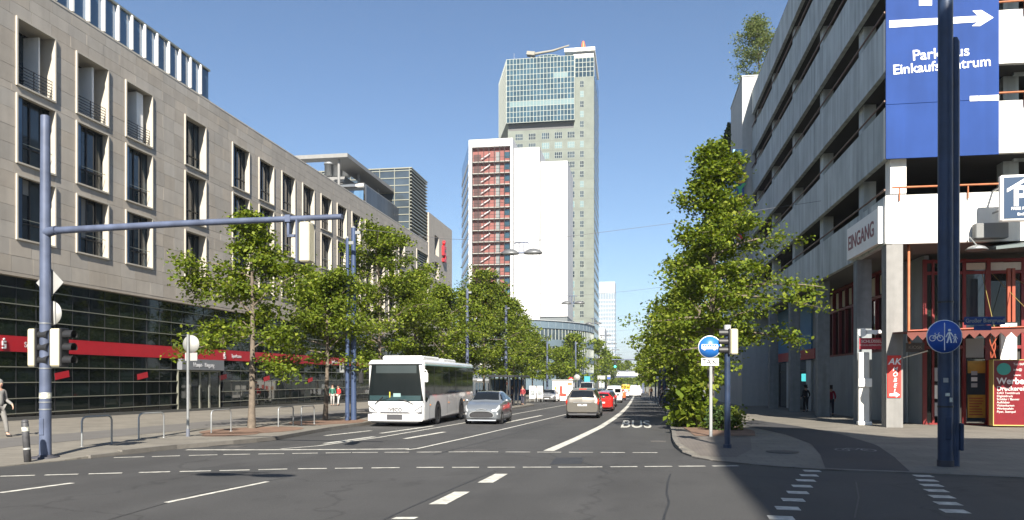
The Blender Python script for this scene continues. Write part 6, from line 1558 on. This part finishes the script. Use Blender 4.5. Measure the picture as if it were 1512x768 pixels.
def grille(T, Sf, paint, style):
    L, W, H = Sf.L, Sf.W, Sf.H; yf = -L/2
    if style == 'smile':     # wide dark oval intake, chrome lip, fog lamps
        n = 28; pts = []
        for k in range(n):
            a = 2*math.pi*k/n; pts.append((.56*math.copysign(abs(math.cos(a))**.6, math.cos(a)), H*.305+.145*math.copysign(abs(math.sin(a))**.75, math.sin(a)) - .02*math.cos(2*a)))
        fn = lambda a,b,h: (a, h, b)
        g_ = MB().prism(pts, yf-.034, yf+.1, fn).build('grille', M_black, T, world=False)
        q = MB()
        for k in range(4): q.prism([(-.5,H*.305-.085+.05*k),(.5,H*.305-.085+.05*k),(.5,H*.305-.07+.05*k),(-.5,H*.305-.07+.05*k)], yf-.042, yf-.0345, fn)
        q.build('grille_bar', M_trim, g_, world=False)
        o_ = [(p[0]*1.07, (p[1]-H*.305)*1.16+H*.305) for p in pts]
        MB().prism(o_, yf-.022, yf+.08, fn).build('grille_surround', M_rim, T, world=False)
        MB().prism([(-.26,H*.47),(0,H*.495),(.26,H*.47),(.2,H*.455),(0,H*.475),(-.2,H*.455)], yf-.03, yf+.1, fn).build('bonnet_badge', M_rim, T, world=False)
        for s in (1,-1): MB().lathe([(.001,-.03),(.075,-.02),(.08,.05)], (s*.70, yf+.085, H*.33), 'y', 14).build('fog_lamp', M_lampc, T, world=False)
        MB().prism([(-.70,H*.16),(.70,H*.16),(.66,H*.125),(-.66,H*.125)], yf-.012, yf+.25, lambda a,b,h:(a,h+.16*a*a,b)).build('lower_lip', M_rim, T, world=False)
    else:
        MB().bbox(-.45,.45,yf-.012,yf+.1,H*.29,H*.40,.01).build('grille', M_black, T, world=False); MB().bbox(-.26,.26,yf-.025,yf-.013,H*.25,H*.25+.11,.005).build('number_plate', M_plate, T, world=False)
def paint(nm, c, metal=.5, rough=.28): return mat('paint_'+nm, c, rough, metal, coat=.9)
def onroad(px, d): x, y = atD(px, d); return (x, y, gz(y))
SLP = -SL
P_blue = paint('steel_blue', (.22,.24,.26)); P_champ = paint('champagne', (.155,.142,.12)); P_redc = paint('red', (.42,.015,.01), 0, .25); P_whitec = paint('white', (.55,.55,.545), 0, .25); P_silv = paint('silver', (.27,.275,.28)); P_blackc = paint('black', (.02,.02,.023), .2); P_oran = paint('orange', (.60,.12,.03), 0); P_yel = paint('yellow', (.70,.42,.02), 0)
# silver-blue hatchback coming towards us
a = G(683, 626.5); b = G(741, 626.5); cxx = (a[0]+b[0])/2+.02; L_ = 3.95
T, Sf = car('silver blue hatchback with a wide dark grille driving towards the viewer beside the bus', 'car', 'hatchback', HATCH, L_, 1.74, 1.56, P_blue, (cxx, a[1]+L_/2-.15, gz(a[1]+2)), 0)
grille(T, Sf, P_blue, 'smile'); DRIVER = T
MB().lathe([(.001,0),(.05,.05),(.001,.1)], (.3,.2,1.60)).lathe([(.001,0),(.05,.05),(.001,.1)], (-.3,.2,1.60)).build('roof_light', M_indic, T, world=False) if False else None
MB().lathe([(.001,-.004),(.14,-.004),(.14,0)], (.872,.55,.86), 'x', 14).build('door_sticker', M_red, T, world=False)
# champagne people carrier driving away
a = G(836, 618); b = G(884, 618); cxx = (a[0]+b[0])/2; L_ = 4.75
T, Sf = car('champagne people carrier with brake lights on, driving away in the middle lane', 'car', 'people_carrier', MPV, L_, 1.88, 1.72, P_champ, (cxx, a[1]+L_/2, gz(a[1]+2)), math.pi, tail_on=True, wr=.34)
y = L_/2
MB().bbox(-.20,.20,y-.44,y-.40,1.655,1.69,.008).build('third_brake_light', M_tail_on, T, world=False)
MB().prism([(-.80,.34),(.80,.34),(.76,.22),(-.76,.22)], y-.02, y+.01, lambda a,b,h:(a,h-.13*a*a,b)).build('diffuser', M_trim, T, world=False)
for s in (1,-1): MB().bbox(s*.72-.10,s*.72+.10,y-.09,y-.045,.46,.50,.006).build('reflector', M_tail, T, world=False)
MB().prism([(-.50,.905),(.50,.905),(.50,.925),(-.50,.925)], y-.0, y+.035, lambda a,b,h:(a,h-.03*a*a,b)).build('chrome_strip', M_rim, T, world=False)
MB().box(-.07,.07,y+.01,y+.025,.78,.82).build('badge', M_black, T, world=False)
MB().tube([(.62,-1.1,1.74),(.62,1.3,1.735)], .018, 6).tube([(-.62,-1.1,1.74),(-.62,1.3,1.735)], .018, 6).build('roof_rail', M_trim, T, world=False)
# queue ahead
def away(px0, px1, py, st, L, W, H, p, lab, cat, nm, **kw):
    a = G(px0, py); b = G(px1, py); cx = b[0]-W/2 if px0 is None else (a[0]+b[0])/2
    return car(lab, cat, nm, st, L, W, H, p, (cx, a[1]+L/2, gz(a[1]+2)), math.pi, **kw)
def away_r(px_right, py, st, L, W, H, p, lab, cat, nm, **kw):
    b = G(px_right, py); return car(lab, cat, nm, st, L, W, H, p, (b[0]-W/2, b[1]+L/2, gz(b[1]+2)), math.pi, **kw)
Q = 'cars queuing down the street'
away_r(905.5, 608, HATCH, 3.9, 1.70, 1.46, P_redc, 'bright red hatchback half hidden ahead of the champagne people carrier', 'car', 'hatchback', group=Q)
away_r(909.5, 601.5, HATCH, 4.1, 1.74, 1.48, P_blackc, 'black car between the red hatchback and the white minivan', 'car', 'hatchback', group=Q)
T, Sf = away_r(918.5, 595, VAN, 4.6, 1.80, 1.95, P_whitec, 'white minivan with two rear windows in the queue', 'van', 'minivan', group=Q, windows=((4.25,5.9),(10.2,10.3)))
for s in (1,-1): MB().bbox(s*.42-.33,s*.42+.33,2.275,2.30,1.16,1.62,.02).build('rear_window', M_carg, T, world=False)
MB().box(-.008,.008,2.29,2.312,.5,1.75).build('door_gap', M_black, T, world=False)
away_r(924, 591, HATCH, 4.0, 1.70, 1.5, P_oran, 'orange car just right of the white minivan', 'car', 'hatchback', group=Q, detail=False)
away_r(929.5, 587.5, SALOON, 4.4, 1.75, 1.45, P_whitec, 'small white car between the orange car and the white van', 'car', 'saloon_car', group=Q, detail=False)
T, Sf = away(928.5, 947.5, 586.5, VAN, 5.2, 2.05, 2.15, P_whitec, 'white windowless delivery van farthest right in the traffic', 'van', 'delivery_van', sidewin=False, windows=((4.25,5.9),(10.2,10.25)))
MB().box(-.008,.008,2.585,2.61,.5,1.9).build('door_gap', M_black, T, world=False); MB().box(-.7,-.35,2.585,2.606,.85,.93).build('rear_lettering', M_trim, T, world=False)
a = atD(924, 178); T, Sf = car('yellow van far down the street', 'van', 'delivery_van', VAN, 5.5, 2.0, 2.5, P_yel, (a[0], a[1], gz(a[1])), math.pi, sidewin=False, detail=False); 
a = atD(867, 104); T, Sf = car('white van roof showing above the champagne people carrier', 'van', 'delivery_van', VAN, 5.4, 2.0, 2.45, P_whitec, (a[0], a[1], gz(a[1])), 0, sidewin=True, detail=False)
for k, (px, d_, p, lab) in enumerate(((884,112,P_blackc,'dark car behind the white van roof'),(888,128,P_silv,'silver car behind the dark far car'),(900,150,P_whitec,'white far car above the white minivan'),(912,170,P_blackc,'dark far car left of the yellow van'),(935,175,P_silv,'silver far car right of the yellow van'),(943,190,P_whitec,'white far car above the delivery van'))):
    a = atD(px, d_); car(lab, 'car', 'saloon_car', SALOON if k % 2 else HATCH, 4.4, 1.75, 1.5, p, (a[0], a[1], gz(a[1])), math.pi if px > 895 else 0, 'far cars', detail=False)
a = atD(812, 92); T, Sf = car('distant silver saloon parked at the left kerb facing the viewer', 'car', 'saloon_car', SALOON, 4.5, 1.80, 1.46, P_silv, (a[0]-.1, a[1]+1.2, gz(a[1])), R(-4)); grille(T, Sf, P_silv, 'bar')

# ------------------------------------------------------------------ the bus
A = G(543, 629.5); B = G(627.5, 629.5); BW = 2.53; BLn = 11.2; BH = 3.0
bx = (A[0]+B[0])/2; by = A[1]
BUS = thing('bus', 'white city bus standing at the left kerb with a dark windscreen', 'bus', (bx, by+BLn/2-.2, gz(by+4)), R(.6))
def rrect(y, w, z0, z1, r=.14, n=5, rb=.06):
    pts = []
    for cx, cz_, a0, rr in ((w/2-r, z1-r, 0, r),(-w/2+r, z1-r, 90, r),(-w/2+rb, z0+rb, 180, rb),(w/2-rb, z0+rb, 270, rb)):
        for k in range(n+1): a = R(a0+90*k/n); pts.append((cx+rr*math.cos(a), y, cz_+rr*math.sin(a)))
    return pts
M_busw = mat('bus_white', (.66,.66,.66), .25, 0, coat=.6); h = BLn/2
M_busg = mat('bus_glass', (.008,.011,.012), .05, spec=.2)
M_brefl = mat('teal_reflection', (.02,.045,.05), .05, spec=.8)
mb = MB(); rows = [(-h+.15,BW-.34,.42,BH-.16),(-h+.17,BW-.14,.34,BH-.09),(-h+.25,BW-.03,.31,BH-.03),(-h+.45,BW,.30,BH),(h-.3,BW,.30,BH),(h-.1,BW-.04,.32,BH-.03),(h,BW-.2,.36,BH-.12)]
rr = [rrect(y,w,a,b) for y,w,a,b in rows]; n = len(rr[0]); vs = [p for r in rr for p in r]; fs = []
for i in range(len(rr)-1):
    for k in range(n): fs.append((i*n+k,i*n+(k+1)%n,(i+1)*n+(k+1)%n,(i+1)*n+k))
mb.raw(vs, fs, True); mb.raw(rr[0], [tuple(range(n))]); mb.raw(rr[-1], [tuple(range(n))[::-1]]); mb.build('body', M_busw, BUS, world=False)
bow = lambda a, b, hh: (a, hh + .10*(abs(a)/1.2)**3, b)
def front(name, m, pts, y0, y1, sub=10, par=None):
    """panel bowed round the front: outline given on the flat, split across so that it follows the curve"""
    xs = sorted(set([p[0] for p in pts])); mb = MB()
    x0, x1 = min(xs), max(xs); zs = sorted(set(p[1] for p in pts)); zlo, zhi = zs[0], zs[-1]
    N = 14; V = []; F = []
    for i in range(N+1):
        x = x0+(x1-x0)*i/N
        # outline height at x
        lo, hi = 1e9, -1e9
        for (a, b), (c, d) in zip(pts, pts[1:]+pts[:1]):
            if a != c and min(a, c)-1e-6 <= x <= max(a, c)+1e-6:
                z = b+(d-b)*(x-a)/(c-a); lo = min(lo, z); hi = max(hi, z)
        for hh in (y0, y1):
            for z in (lo, hi): V.append(bow(x, z, hh))
    for i in range(N):
        a = i*4; b = a+4; F += [(a,b,b+1,a+1),(a+2,a+3,b+3,b+2),(a,a+2,b+2,b),(a+1,b+1,b+3,a+3)]
    F += [(0,1,3,2),(N*4,N*4+2,N*4+3,N*4+1)]
    mb.raw(V, F); return mb.build(name, m, par or BUS, world=False)
f = -h
front('front_panel', M_busw, [(-1.22,.36),(1.22,.36),(1.25,1.16),(-1.25,1.16)], f-.0, f+.2)
ws = front('windscreen', M_busg, [(-1.242,1.18),(1.242,1.18),(1.225,2.80),(-1.225,2.80)], f-.012, f+.2)
front('destination_display', mat('display', (.035,.045,.047), .2), [(-.85,2.40),(.98,2.40),(.98,2.74),(-.85,2.74)], f-.018, f-.010)
front('painted_reflection', M_brefl, [(-1.16,1.20),(1.16,1.20),(1.16,1.42),(-1.16,1.42)], f-.018, f-.010)  # teal reflection low in the windscreen, put in as a coloured strip
front('roof_brow', M_busw, [(-1.215,2.81),(1.215,2.81),(1.13,2.97),(-1.13,2.97)], f-.02, f+.3)
front('bumper', M_busw, [(-1.23,.30),(1.23,.30),(1.23,.60),(-1.23,.60)], f-.035, f+.1)
front('bumper_shadow', M_black, [(-1.15,.22),(1.15,.22),(1.18,.299),(-1.18,.299)], f-.01, f+.3)
front('front_plate', M_trim, [(-.34,.36),(.36,.36),(.36,.60),(-.34,.60)], f-.05, f-.036)
for s in (1,-1):
    front('headlight', M_lampc, [(s*.78,.66),(s*1.18,.70),(s*1.20,.93),(s*.98,.78)] if s > 0 else [(-1.20,.93),(-1.18,.70),(-.78,.66),(-.98,.78)], f-.016, f+.03)
    front('lamp_bezel', M_trim, [(s*1.02,.62),(s*1.20,.62),(s*1.20,.72),(s*1.02,.68)] if s > 0 else [(-1.20,.62),(-1.02,.62),(-1.02,.68),(-1.20,.72)], f-.020, f+.03)
front('lower_intake', M_trim, [(-.72,.63),(.72,.63),(.66,.70),(-.66,.70)], f-.015, f+.02)
for s in (1,-1): front('lamp_housing', M_black, [(s*.74,.64),(s*1.21,.66),(s*1.215,.98),(s*.94,.80)] if s > 0 else [(-1.215,.98),(-1.21,.66),(-.74,.64),(-.94,.80)], f-.011, f+.02)
MB().bbox(-.05,.12,-h+.9,-h+1.5,1.2,1.75,.05).build('driver_seat', M_trim, BUS, world=False)
front('chrome_smile', M_rim, [(-.90,.96),(0,.90),(.90,.96),(.90,.975),(0,.92),(-.90,.975)], f-.012, f-.001)
lettering('IVECO', .20, M_trim, BUS, (0.03,f-.024,.80), '-y', bold=.02, world=False, sx=1.1)
lettering('•LINIE', .10, mat('print_blue', (.12,.3,.5), .5), BUS, (-.75,f+.028,1.00), '-y', world=False)
for x0_, x1_, z0_ in ((-.85,-.60,1.35),(.40,.85,1.02)): pass
MB().tube([(-.90,f+.02,1.04),(-.52,f-.03,1.36)], .022, 6).tube([(-.70,f-.04,1.20),(-.25,f-.06,1.32)], .010, 5).build('wiper', M_black, BUS, world=False)
MB().tube([(.85,f+.02,1.04),(.42,f-.03,1.24)], .022, 6).tube([(.60,f-.03,1.17),(.15,f-.06,1.27)], .010, 5).build('wiper', M_black, BUS, world=False)
MB().box(-.23,-.19,f-.03,f-.014,1.34,1.58).build('yellow_card', mat('card_yellow', (.65,.5,.05), .5), BUS, world=False)
MB().box(-.05,.28,f-.03,f-.014,1.36,1.52).build('paper', mat('paper_teal', (.20,.30,.30), .5), BUS, world=False); MB().box(.78,1.0,f+.05,f+.075,1.24,1.34).build('paper', M_white, BUS, world=False)
for s in (1,-1):   # flanks
    x = s*BW/2
    g_ = MB(); g_.prism([(-h+.62,1.12),(-h+1.2,1.42),(h-.25,1.42),(h-.25,2.74),(-h+.42,2.74),(-h+.42,1.2)], min(x,x+s*.012), max(x,x+s*.012), lambda a,b,hh:(hh,a,b)); g_.build('side_glass', M_busg, BUS, world=False)
    tr = MB()
    for k in range(1,7): yy = -h+.5+k*1.5; tr.box(min(x+s*.012,x+s*.016), max(x+s*.012,x+s*.016), yy-.02, yy+.02, 1.44, 2.72)
    tr.build('window_seam', M_black, BUS, world=False)
    MB().box(min(x,x+s*.014), max(x,x+s*.014), -h+.42, h-.3, 2.75, 2.80).build('gutter', mat('teal_trim', (.25,.42,.40), .4), BUS, world=False)
    ar = MB()
    for yy in (-h+2.75, h-3.3):
        v2 = [(x+s*.006, yy+.62*math.cos(a), max(.31,.50+.62*math.sin(a))) for a in lin(-.3, math.pi+.3, 22)]; ar.raw(v2, [tuple(range(22))])
    ar.build('wheel_arch', M_black, BUS, world=False)
    for yy in (-h+1.2, -h+4.6, -h+6.6, -h+9.2): MB().box(min(x,x+s*.01), max(x,x+s*.01), yy-.008, yy+.008, .36, 1.40).build('panel_gap', M_trim, BUS, world=False)
    for yy in (-h+1.35, -h+5, -h+8.6): MB().box(min(x,x+s*.02), max(x,x+s*.02), yy-.06, yy+.06, .95, 1.0).build('side_marker', M_indic, BUS, world=False)
    MB().box(min(x,x+s*.01), max(x,x+s*.01), -h+.9, h-.4, .30, .36).build('skirt', M_trim, BUS, world=False)
add_wheels(BUS, [(BW/2-.12,-h+2.75),(-BW/2+.12,-h+2.75),(BW/2-.12,h-3.3),(-BW/2+.12,h-3.3)], .48, .28)
MB().box(-1.1,1.1,-h+.8,h-.5,.22,.32).build('underbody', M_black, BUS, world=False)
MB().bbox(-.95,.95,-h+1.2,-h+4.4,BH-.01,BH+.20,.07).bbox(-.9,.9,-h+5.4,-h+8.2,BH-.01,BH+.16,.06).build('roof_unit', M_busw, BUS, world=False)
MB().tube([(-1.24,-h+.35,2.62),(-1.5,-h-.02,2.55),(-1.52,-h-.06,2.4)], .03, 6).bbox(-1.62,-1.40,-h-.12,-h-.02,1.95,2.42,.03).build('mirror', M_black, BUS, world=False)
MB().tube([(1.24,-h+.4,2.55),(1.40,-h+.15,2.5),(1.42,-h+.1,2.4)], .025, 6).bbox(1.32,1.48,-h+.06,-h+.15,2.0,2.42,.03).build('mirror', M_white, BUS, world=False)

# ------------------------------------------------------------------ people
def skin_chain(name, m, V, E, rad, parent, sub=1, root=0):
    me = bpy.data.meshes.new(name); me.from_pydata([tuple(v) for v in V], E, []); me.materials.append(m)
    o = link(name, me, parent); 
    sk = o.modifiers.new('skin', 'SKIN'); sk.use_smooth_shade = True; sk.branch_smoothing = .4
    for i, r in enumerate(rad): d = me.skin_vertices[0].data[i]; d.radius = (r, r) if not isinstance(r, tuple) else r; d.use_root = (i == root)
    sb = o.modifiers.new('smooth', 'SUBSURF'); sb.levels = sub; sb.render_levels = sub
    dg = bpy.context.evaluated_depsgraph_get(); dg.update(); m2 = bpy.data.meshes.new_from_object(o.evaluated_get(dg)); o.modifiers.clear(); o.data = m2; m2.name = name
    return o
def person(loc, rz, label, top, legs, hair=(.03,.02,.015), skin=(.48,.29,.21), stride=.24, hood=False, bend=0.0, arm=.25, h=1.72, group=None):
    s = h/1.72; T = None
    hip, sh = .92, 1.42
    def J(x, y, z): return Vector((x, y, z))*s
    V = []; E = []; Rd = []
    def add(p, r, par=None): V.append(p); Rd.append(r*s); i = len(V)-1; (E.append((par, i)) if par is not None else None); return i
    b = bend
    pel = add(J(0,0,.95), .115); ch = add(J(0,-.03-b*.3,1.22), .125, pel); nb = add(J(0,-.02-b*.5,1.44), .075, ch); nk = add(J(0,-.03-b*.6,1.52), .05, nb)
    hd0 = add(J(0,-.05-b*.7,1.60), .075, nk); hd1 = add(J(0,-.035-b*.75,1.66), .092, hd0); add(J(0,-.03-b*.75,1.735), .06, hd1); add(J(0,-.135-b*.75,1.625), .016, hd0)
    LJ = {}
    for sd, ph in ((1,1),(-1,-1)):
        yk = -stride*.55*ph if ph > 0 else .02; ya = -stride*ph if ph > 0 else stride*.95
        hp = add(J(.09*sd,0,.90), .085, pel); kn = add(J(.095*sd,yk-.03,.49), .058, hp); an = add(J(.095*sd,ya,.09 if ph > 0 else .12), .036, kn); to = add(J(.105*sd,ya-.15,.035), .03, an)
        LJ[sd] = (hp, kn, an, to)
        s0 = add(J(.17*sd,-.02-b*.45,1.40), .055, nb); el = add(J(.23*sd,.06-arm*.15*ph-b*.2,1.13), .04, s0); wr_ = add(J(.22*sd,-.12+arm*.35*ph*-1,.93+.06), .027, el); pm_ = add(J(.215*sd,-.155-arm*.35*ph,.915), .026, wr_)
        for k in range(4): 
            f1 = add(J(.215*sd+(-.018+.012*k)*1, -.175-arm*.35*ph+.008*k, .865+.004*(k-1.5)**2), .0085, pm_); add(J(.205*sd+(-.018+.012*k), -.165-arm*.35*ph, .83+.006*abs(k-1)), .007, f1)
        t1 = add(J(.19*sd,-.195-arm*.35*ph,.90), .009, pm_); add(J(.185*sd,-.205-arm*.35*ph,.865), .008, t1)
        LJ[sd] += (s0, el, wr_)
    body = skin_chain('person', mat('skin_%d%d' % (int(skin[0]*99), 0), skin, .55), V, E, Rd, None)
    body.location = loc; body.rotation_euler = (0,0,rz); ORG[body.name] = Vector(loc); setp(body, label, 'person', group)
    mt = lambda c: mat('cloth_%d_%d_%d' % tuple(int(q*200) for q in c), c, .85, var=.12, scale=9)
    g = lambda i: V[i]
    tv = [g(pel)+J(0,0,-.04), g(ch), g(nb)]; te = [(0,1),(1,2)]; tr = [.138*s,.145*s,.09*s]
    for sd in (1,-1):
        s0, el, wr_ = LJ[sd][4:]; i = len(tv); tv += [g(s0), g(el), g(wr_)]; te += [(2,i),(i,i+1),(i+1,i+2)]; tr += [.072*s,.056*s,.042*s]
    skin_chain('jacket', mt(top), tv, te, tr, body)
    lv = [g(pel)+J(0,0,.0)]; le = []; lr = [.125*s]
    for sd in (1,-1):
        hp, kn, an, to = LJ[sd][:4]; i = len(lv); lv += [g(hp), g(kn), g(an)+J(0,0,.02)]; le += [(0,i),(i,i+1),(i+1,i+2)]; lr += [.10*s,.075*s,.058*s]
    skin_chain('trousers', mt(legs), lv, le, lr, body)
    for sd in (1,-1):
        an, to = LJ[sd][2:4]; skin_chain('shoe', mt((.03,.028,.028)), [g(an)+J(0,.05,-.05), g(an)+J(0,-.02,-.045), g(to)+J(0,-.03,.005)], [(0,1),(1,2)], [.036*s,.045*s,.036*s], body)
    hv = [g(hd1)+J(0,.03,.015), g(hd1)+J(0,.015,.05), g(hd1)+J(0,.05,-.08)]
    if hood:
        c = g(hd1); MB().lathe([(.001,-.15*s),(.085*s,-.135*s),(.125*s,-.06*s),(.132*s,.02*s),(.11*s,.085*s),(.06*s,.115*s),(.001,.125*s)], (c.x, c.y+.045*s, c.z), n=16).build('hood', mt(top), body, world=False)
    else: skin_chain('hair', mt(hair), hv, [(0,1),(0,2)], [(.108 if hood else .098)*s,(.095 if hood else .078)*s,(.11 if hood else .07)*s], body)
    ey = MB()
    for sd in (1,-1): c = g(hd1)+J(.034*sd,-.088,-.01); ey.lathe([(.001,-.004),(.012*s,0),(.001,.006)], tuple(c), 'y', 8)
    ey.build('eye', M_black, body, world=False)
    mo = g(hd0)+J(0,-.078,-.025); MB().obox(tuple(mo), .045*s, .012*s, .008*s).build('mouth', mat('lips', (.30,.10,.09), .5), body, world=False)
    for sd in (1,-1): c = g(hd0)+J(.088*sd,.02,.03); MB().lathe([(.001,-.012),(.02*s,-.008),(.022*s,.008),(.001,.012)], tuple(c), 'x', 10).build('ear', body.data.materials[0], body, world=False)
    return body
def stand(px, py, fn=swl, off=.0): x, y = G(px, py); return (x, y, fn(y)+off)
p = G(-2, 650.5); person((p[0], p[1], swl(p[1])), R(80), 'pedestrian in a pale hooded jacket and grey trousers walking out at the left edge', (.20,.195,.185), (.165,.16,.15), hood=True, h=1.80, arm=.5)
x, y = atD(491, 66); person((x, y, swl(y)), R(20), 'person in a dark green shirt standing before the glass front', (.03,.13,.09), (.30,.29,.28), stride=.08, h=1.78)
x, y = atD(500, 67); person((x, y, swl(y)), R(-30), 'person in a red shirt beside the one in green', (.60,.03,.03), (.5,.5,.48), stride=.14, h=1.72)
x, y = onX(1190, 600, 11.2)[0], 0; y = onX(1190, 600, 11.2)[0]; person((11.2, y, swr(y)), R(200), 'person in black standing in the shade of the arcade before the lit shop', (.015,.015,.018), (.02,.02,.024), stride=.05, h=1.75)
y = onX(1227, 600, 11.0)[0]; person((11.0, y, swr(y)), R(170), 'person in a dark red jacket half hidden behind an arcade column', (.30,.02,.04), (.03,.03,.05), stride=.1, h=1.7)
for px, d_, c, lab in ((772,70,(.25,.03,.04),'person in a red top waiting in the bus shelter'),(757,69.5,(.03,.05,.14),'person in a blue top waiting at the end of the bus shelter'),(791,90,(.6,.6,.6),'person in white beside the poster stands')):
    x, y = atD(px, d_); person((x, y, swl(y)), R(random.uniform(-60,60)), lab, c, (.04,.04,.06), stride=.06, h=1.72)
for px, d_, c, lab in ((977,70,(.03,.03,.035),'person in dark clothes at the right kerb near the blue poles'),(985,72,(.35,.37,.4),'person in a grey jacket behind the thick blue pole at the right kerb'),(961.5,110,(.6,.2,.05),'person in orange far along the right pavement')):
    x, y = atD(px, d_); person((x, y, swr(y)), R(random.uniform(-60,60)), lab, c, (.05,.05,.08), stride=.12, h=1.74)

# ------------------------------------------------------------------ summer air
hz = MB().box(-3060, 3060, -460, 5560, -5.1, 150).build('haze', bpy.data.materials.new('haze'), kind='stuff')
m = hz.data.materials[0]; m.use_nodes = True; nt = m.node_tree; nt.nodes.remove(nt.nodes['Principled BSDF'])
v = nt.nodes.new('ShaderNodeVolumePrincipled'); v.inputs['Density'].default_value = 0.00022; v.inputs['Color'].default_value = (.80,.88,1,1); v.inputs['Anisotropy'].default_value = 0.2
nt.links.new(v.outputs[0], nt.nodes['Material Output'].inputs['Volume'])
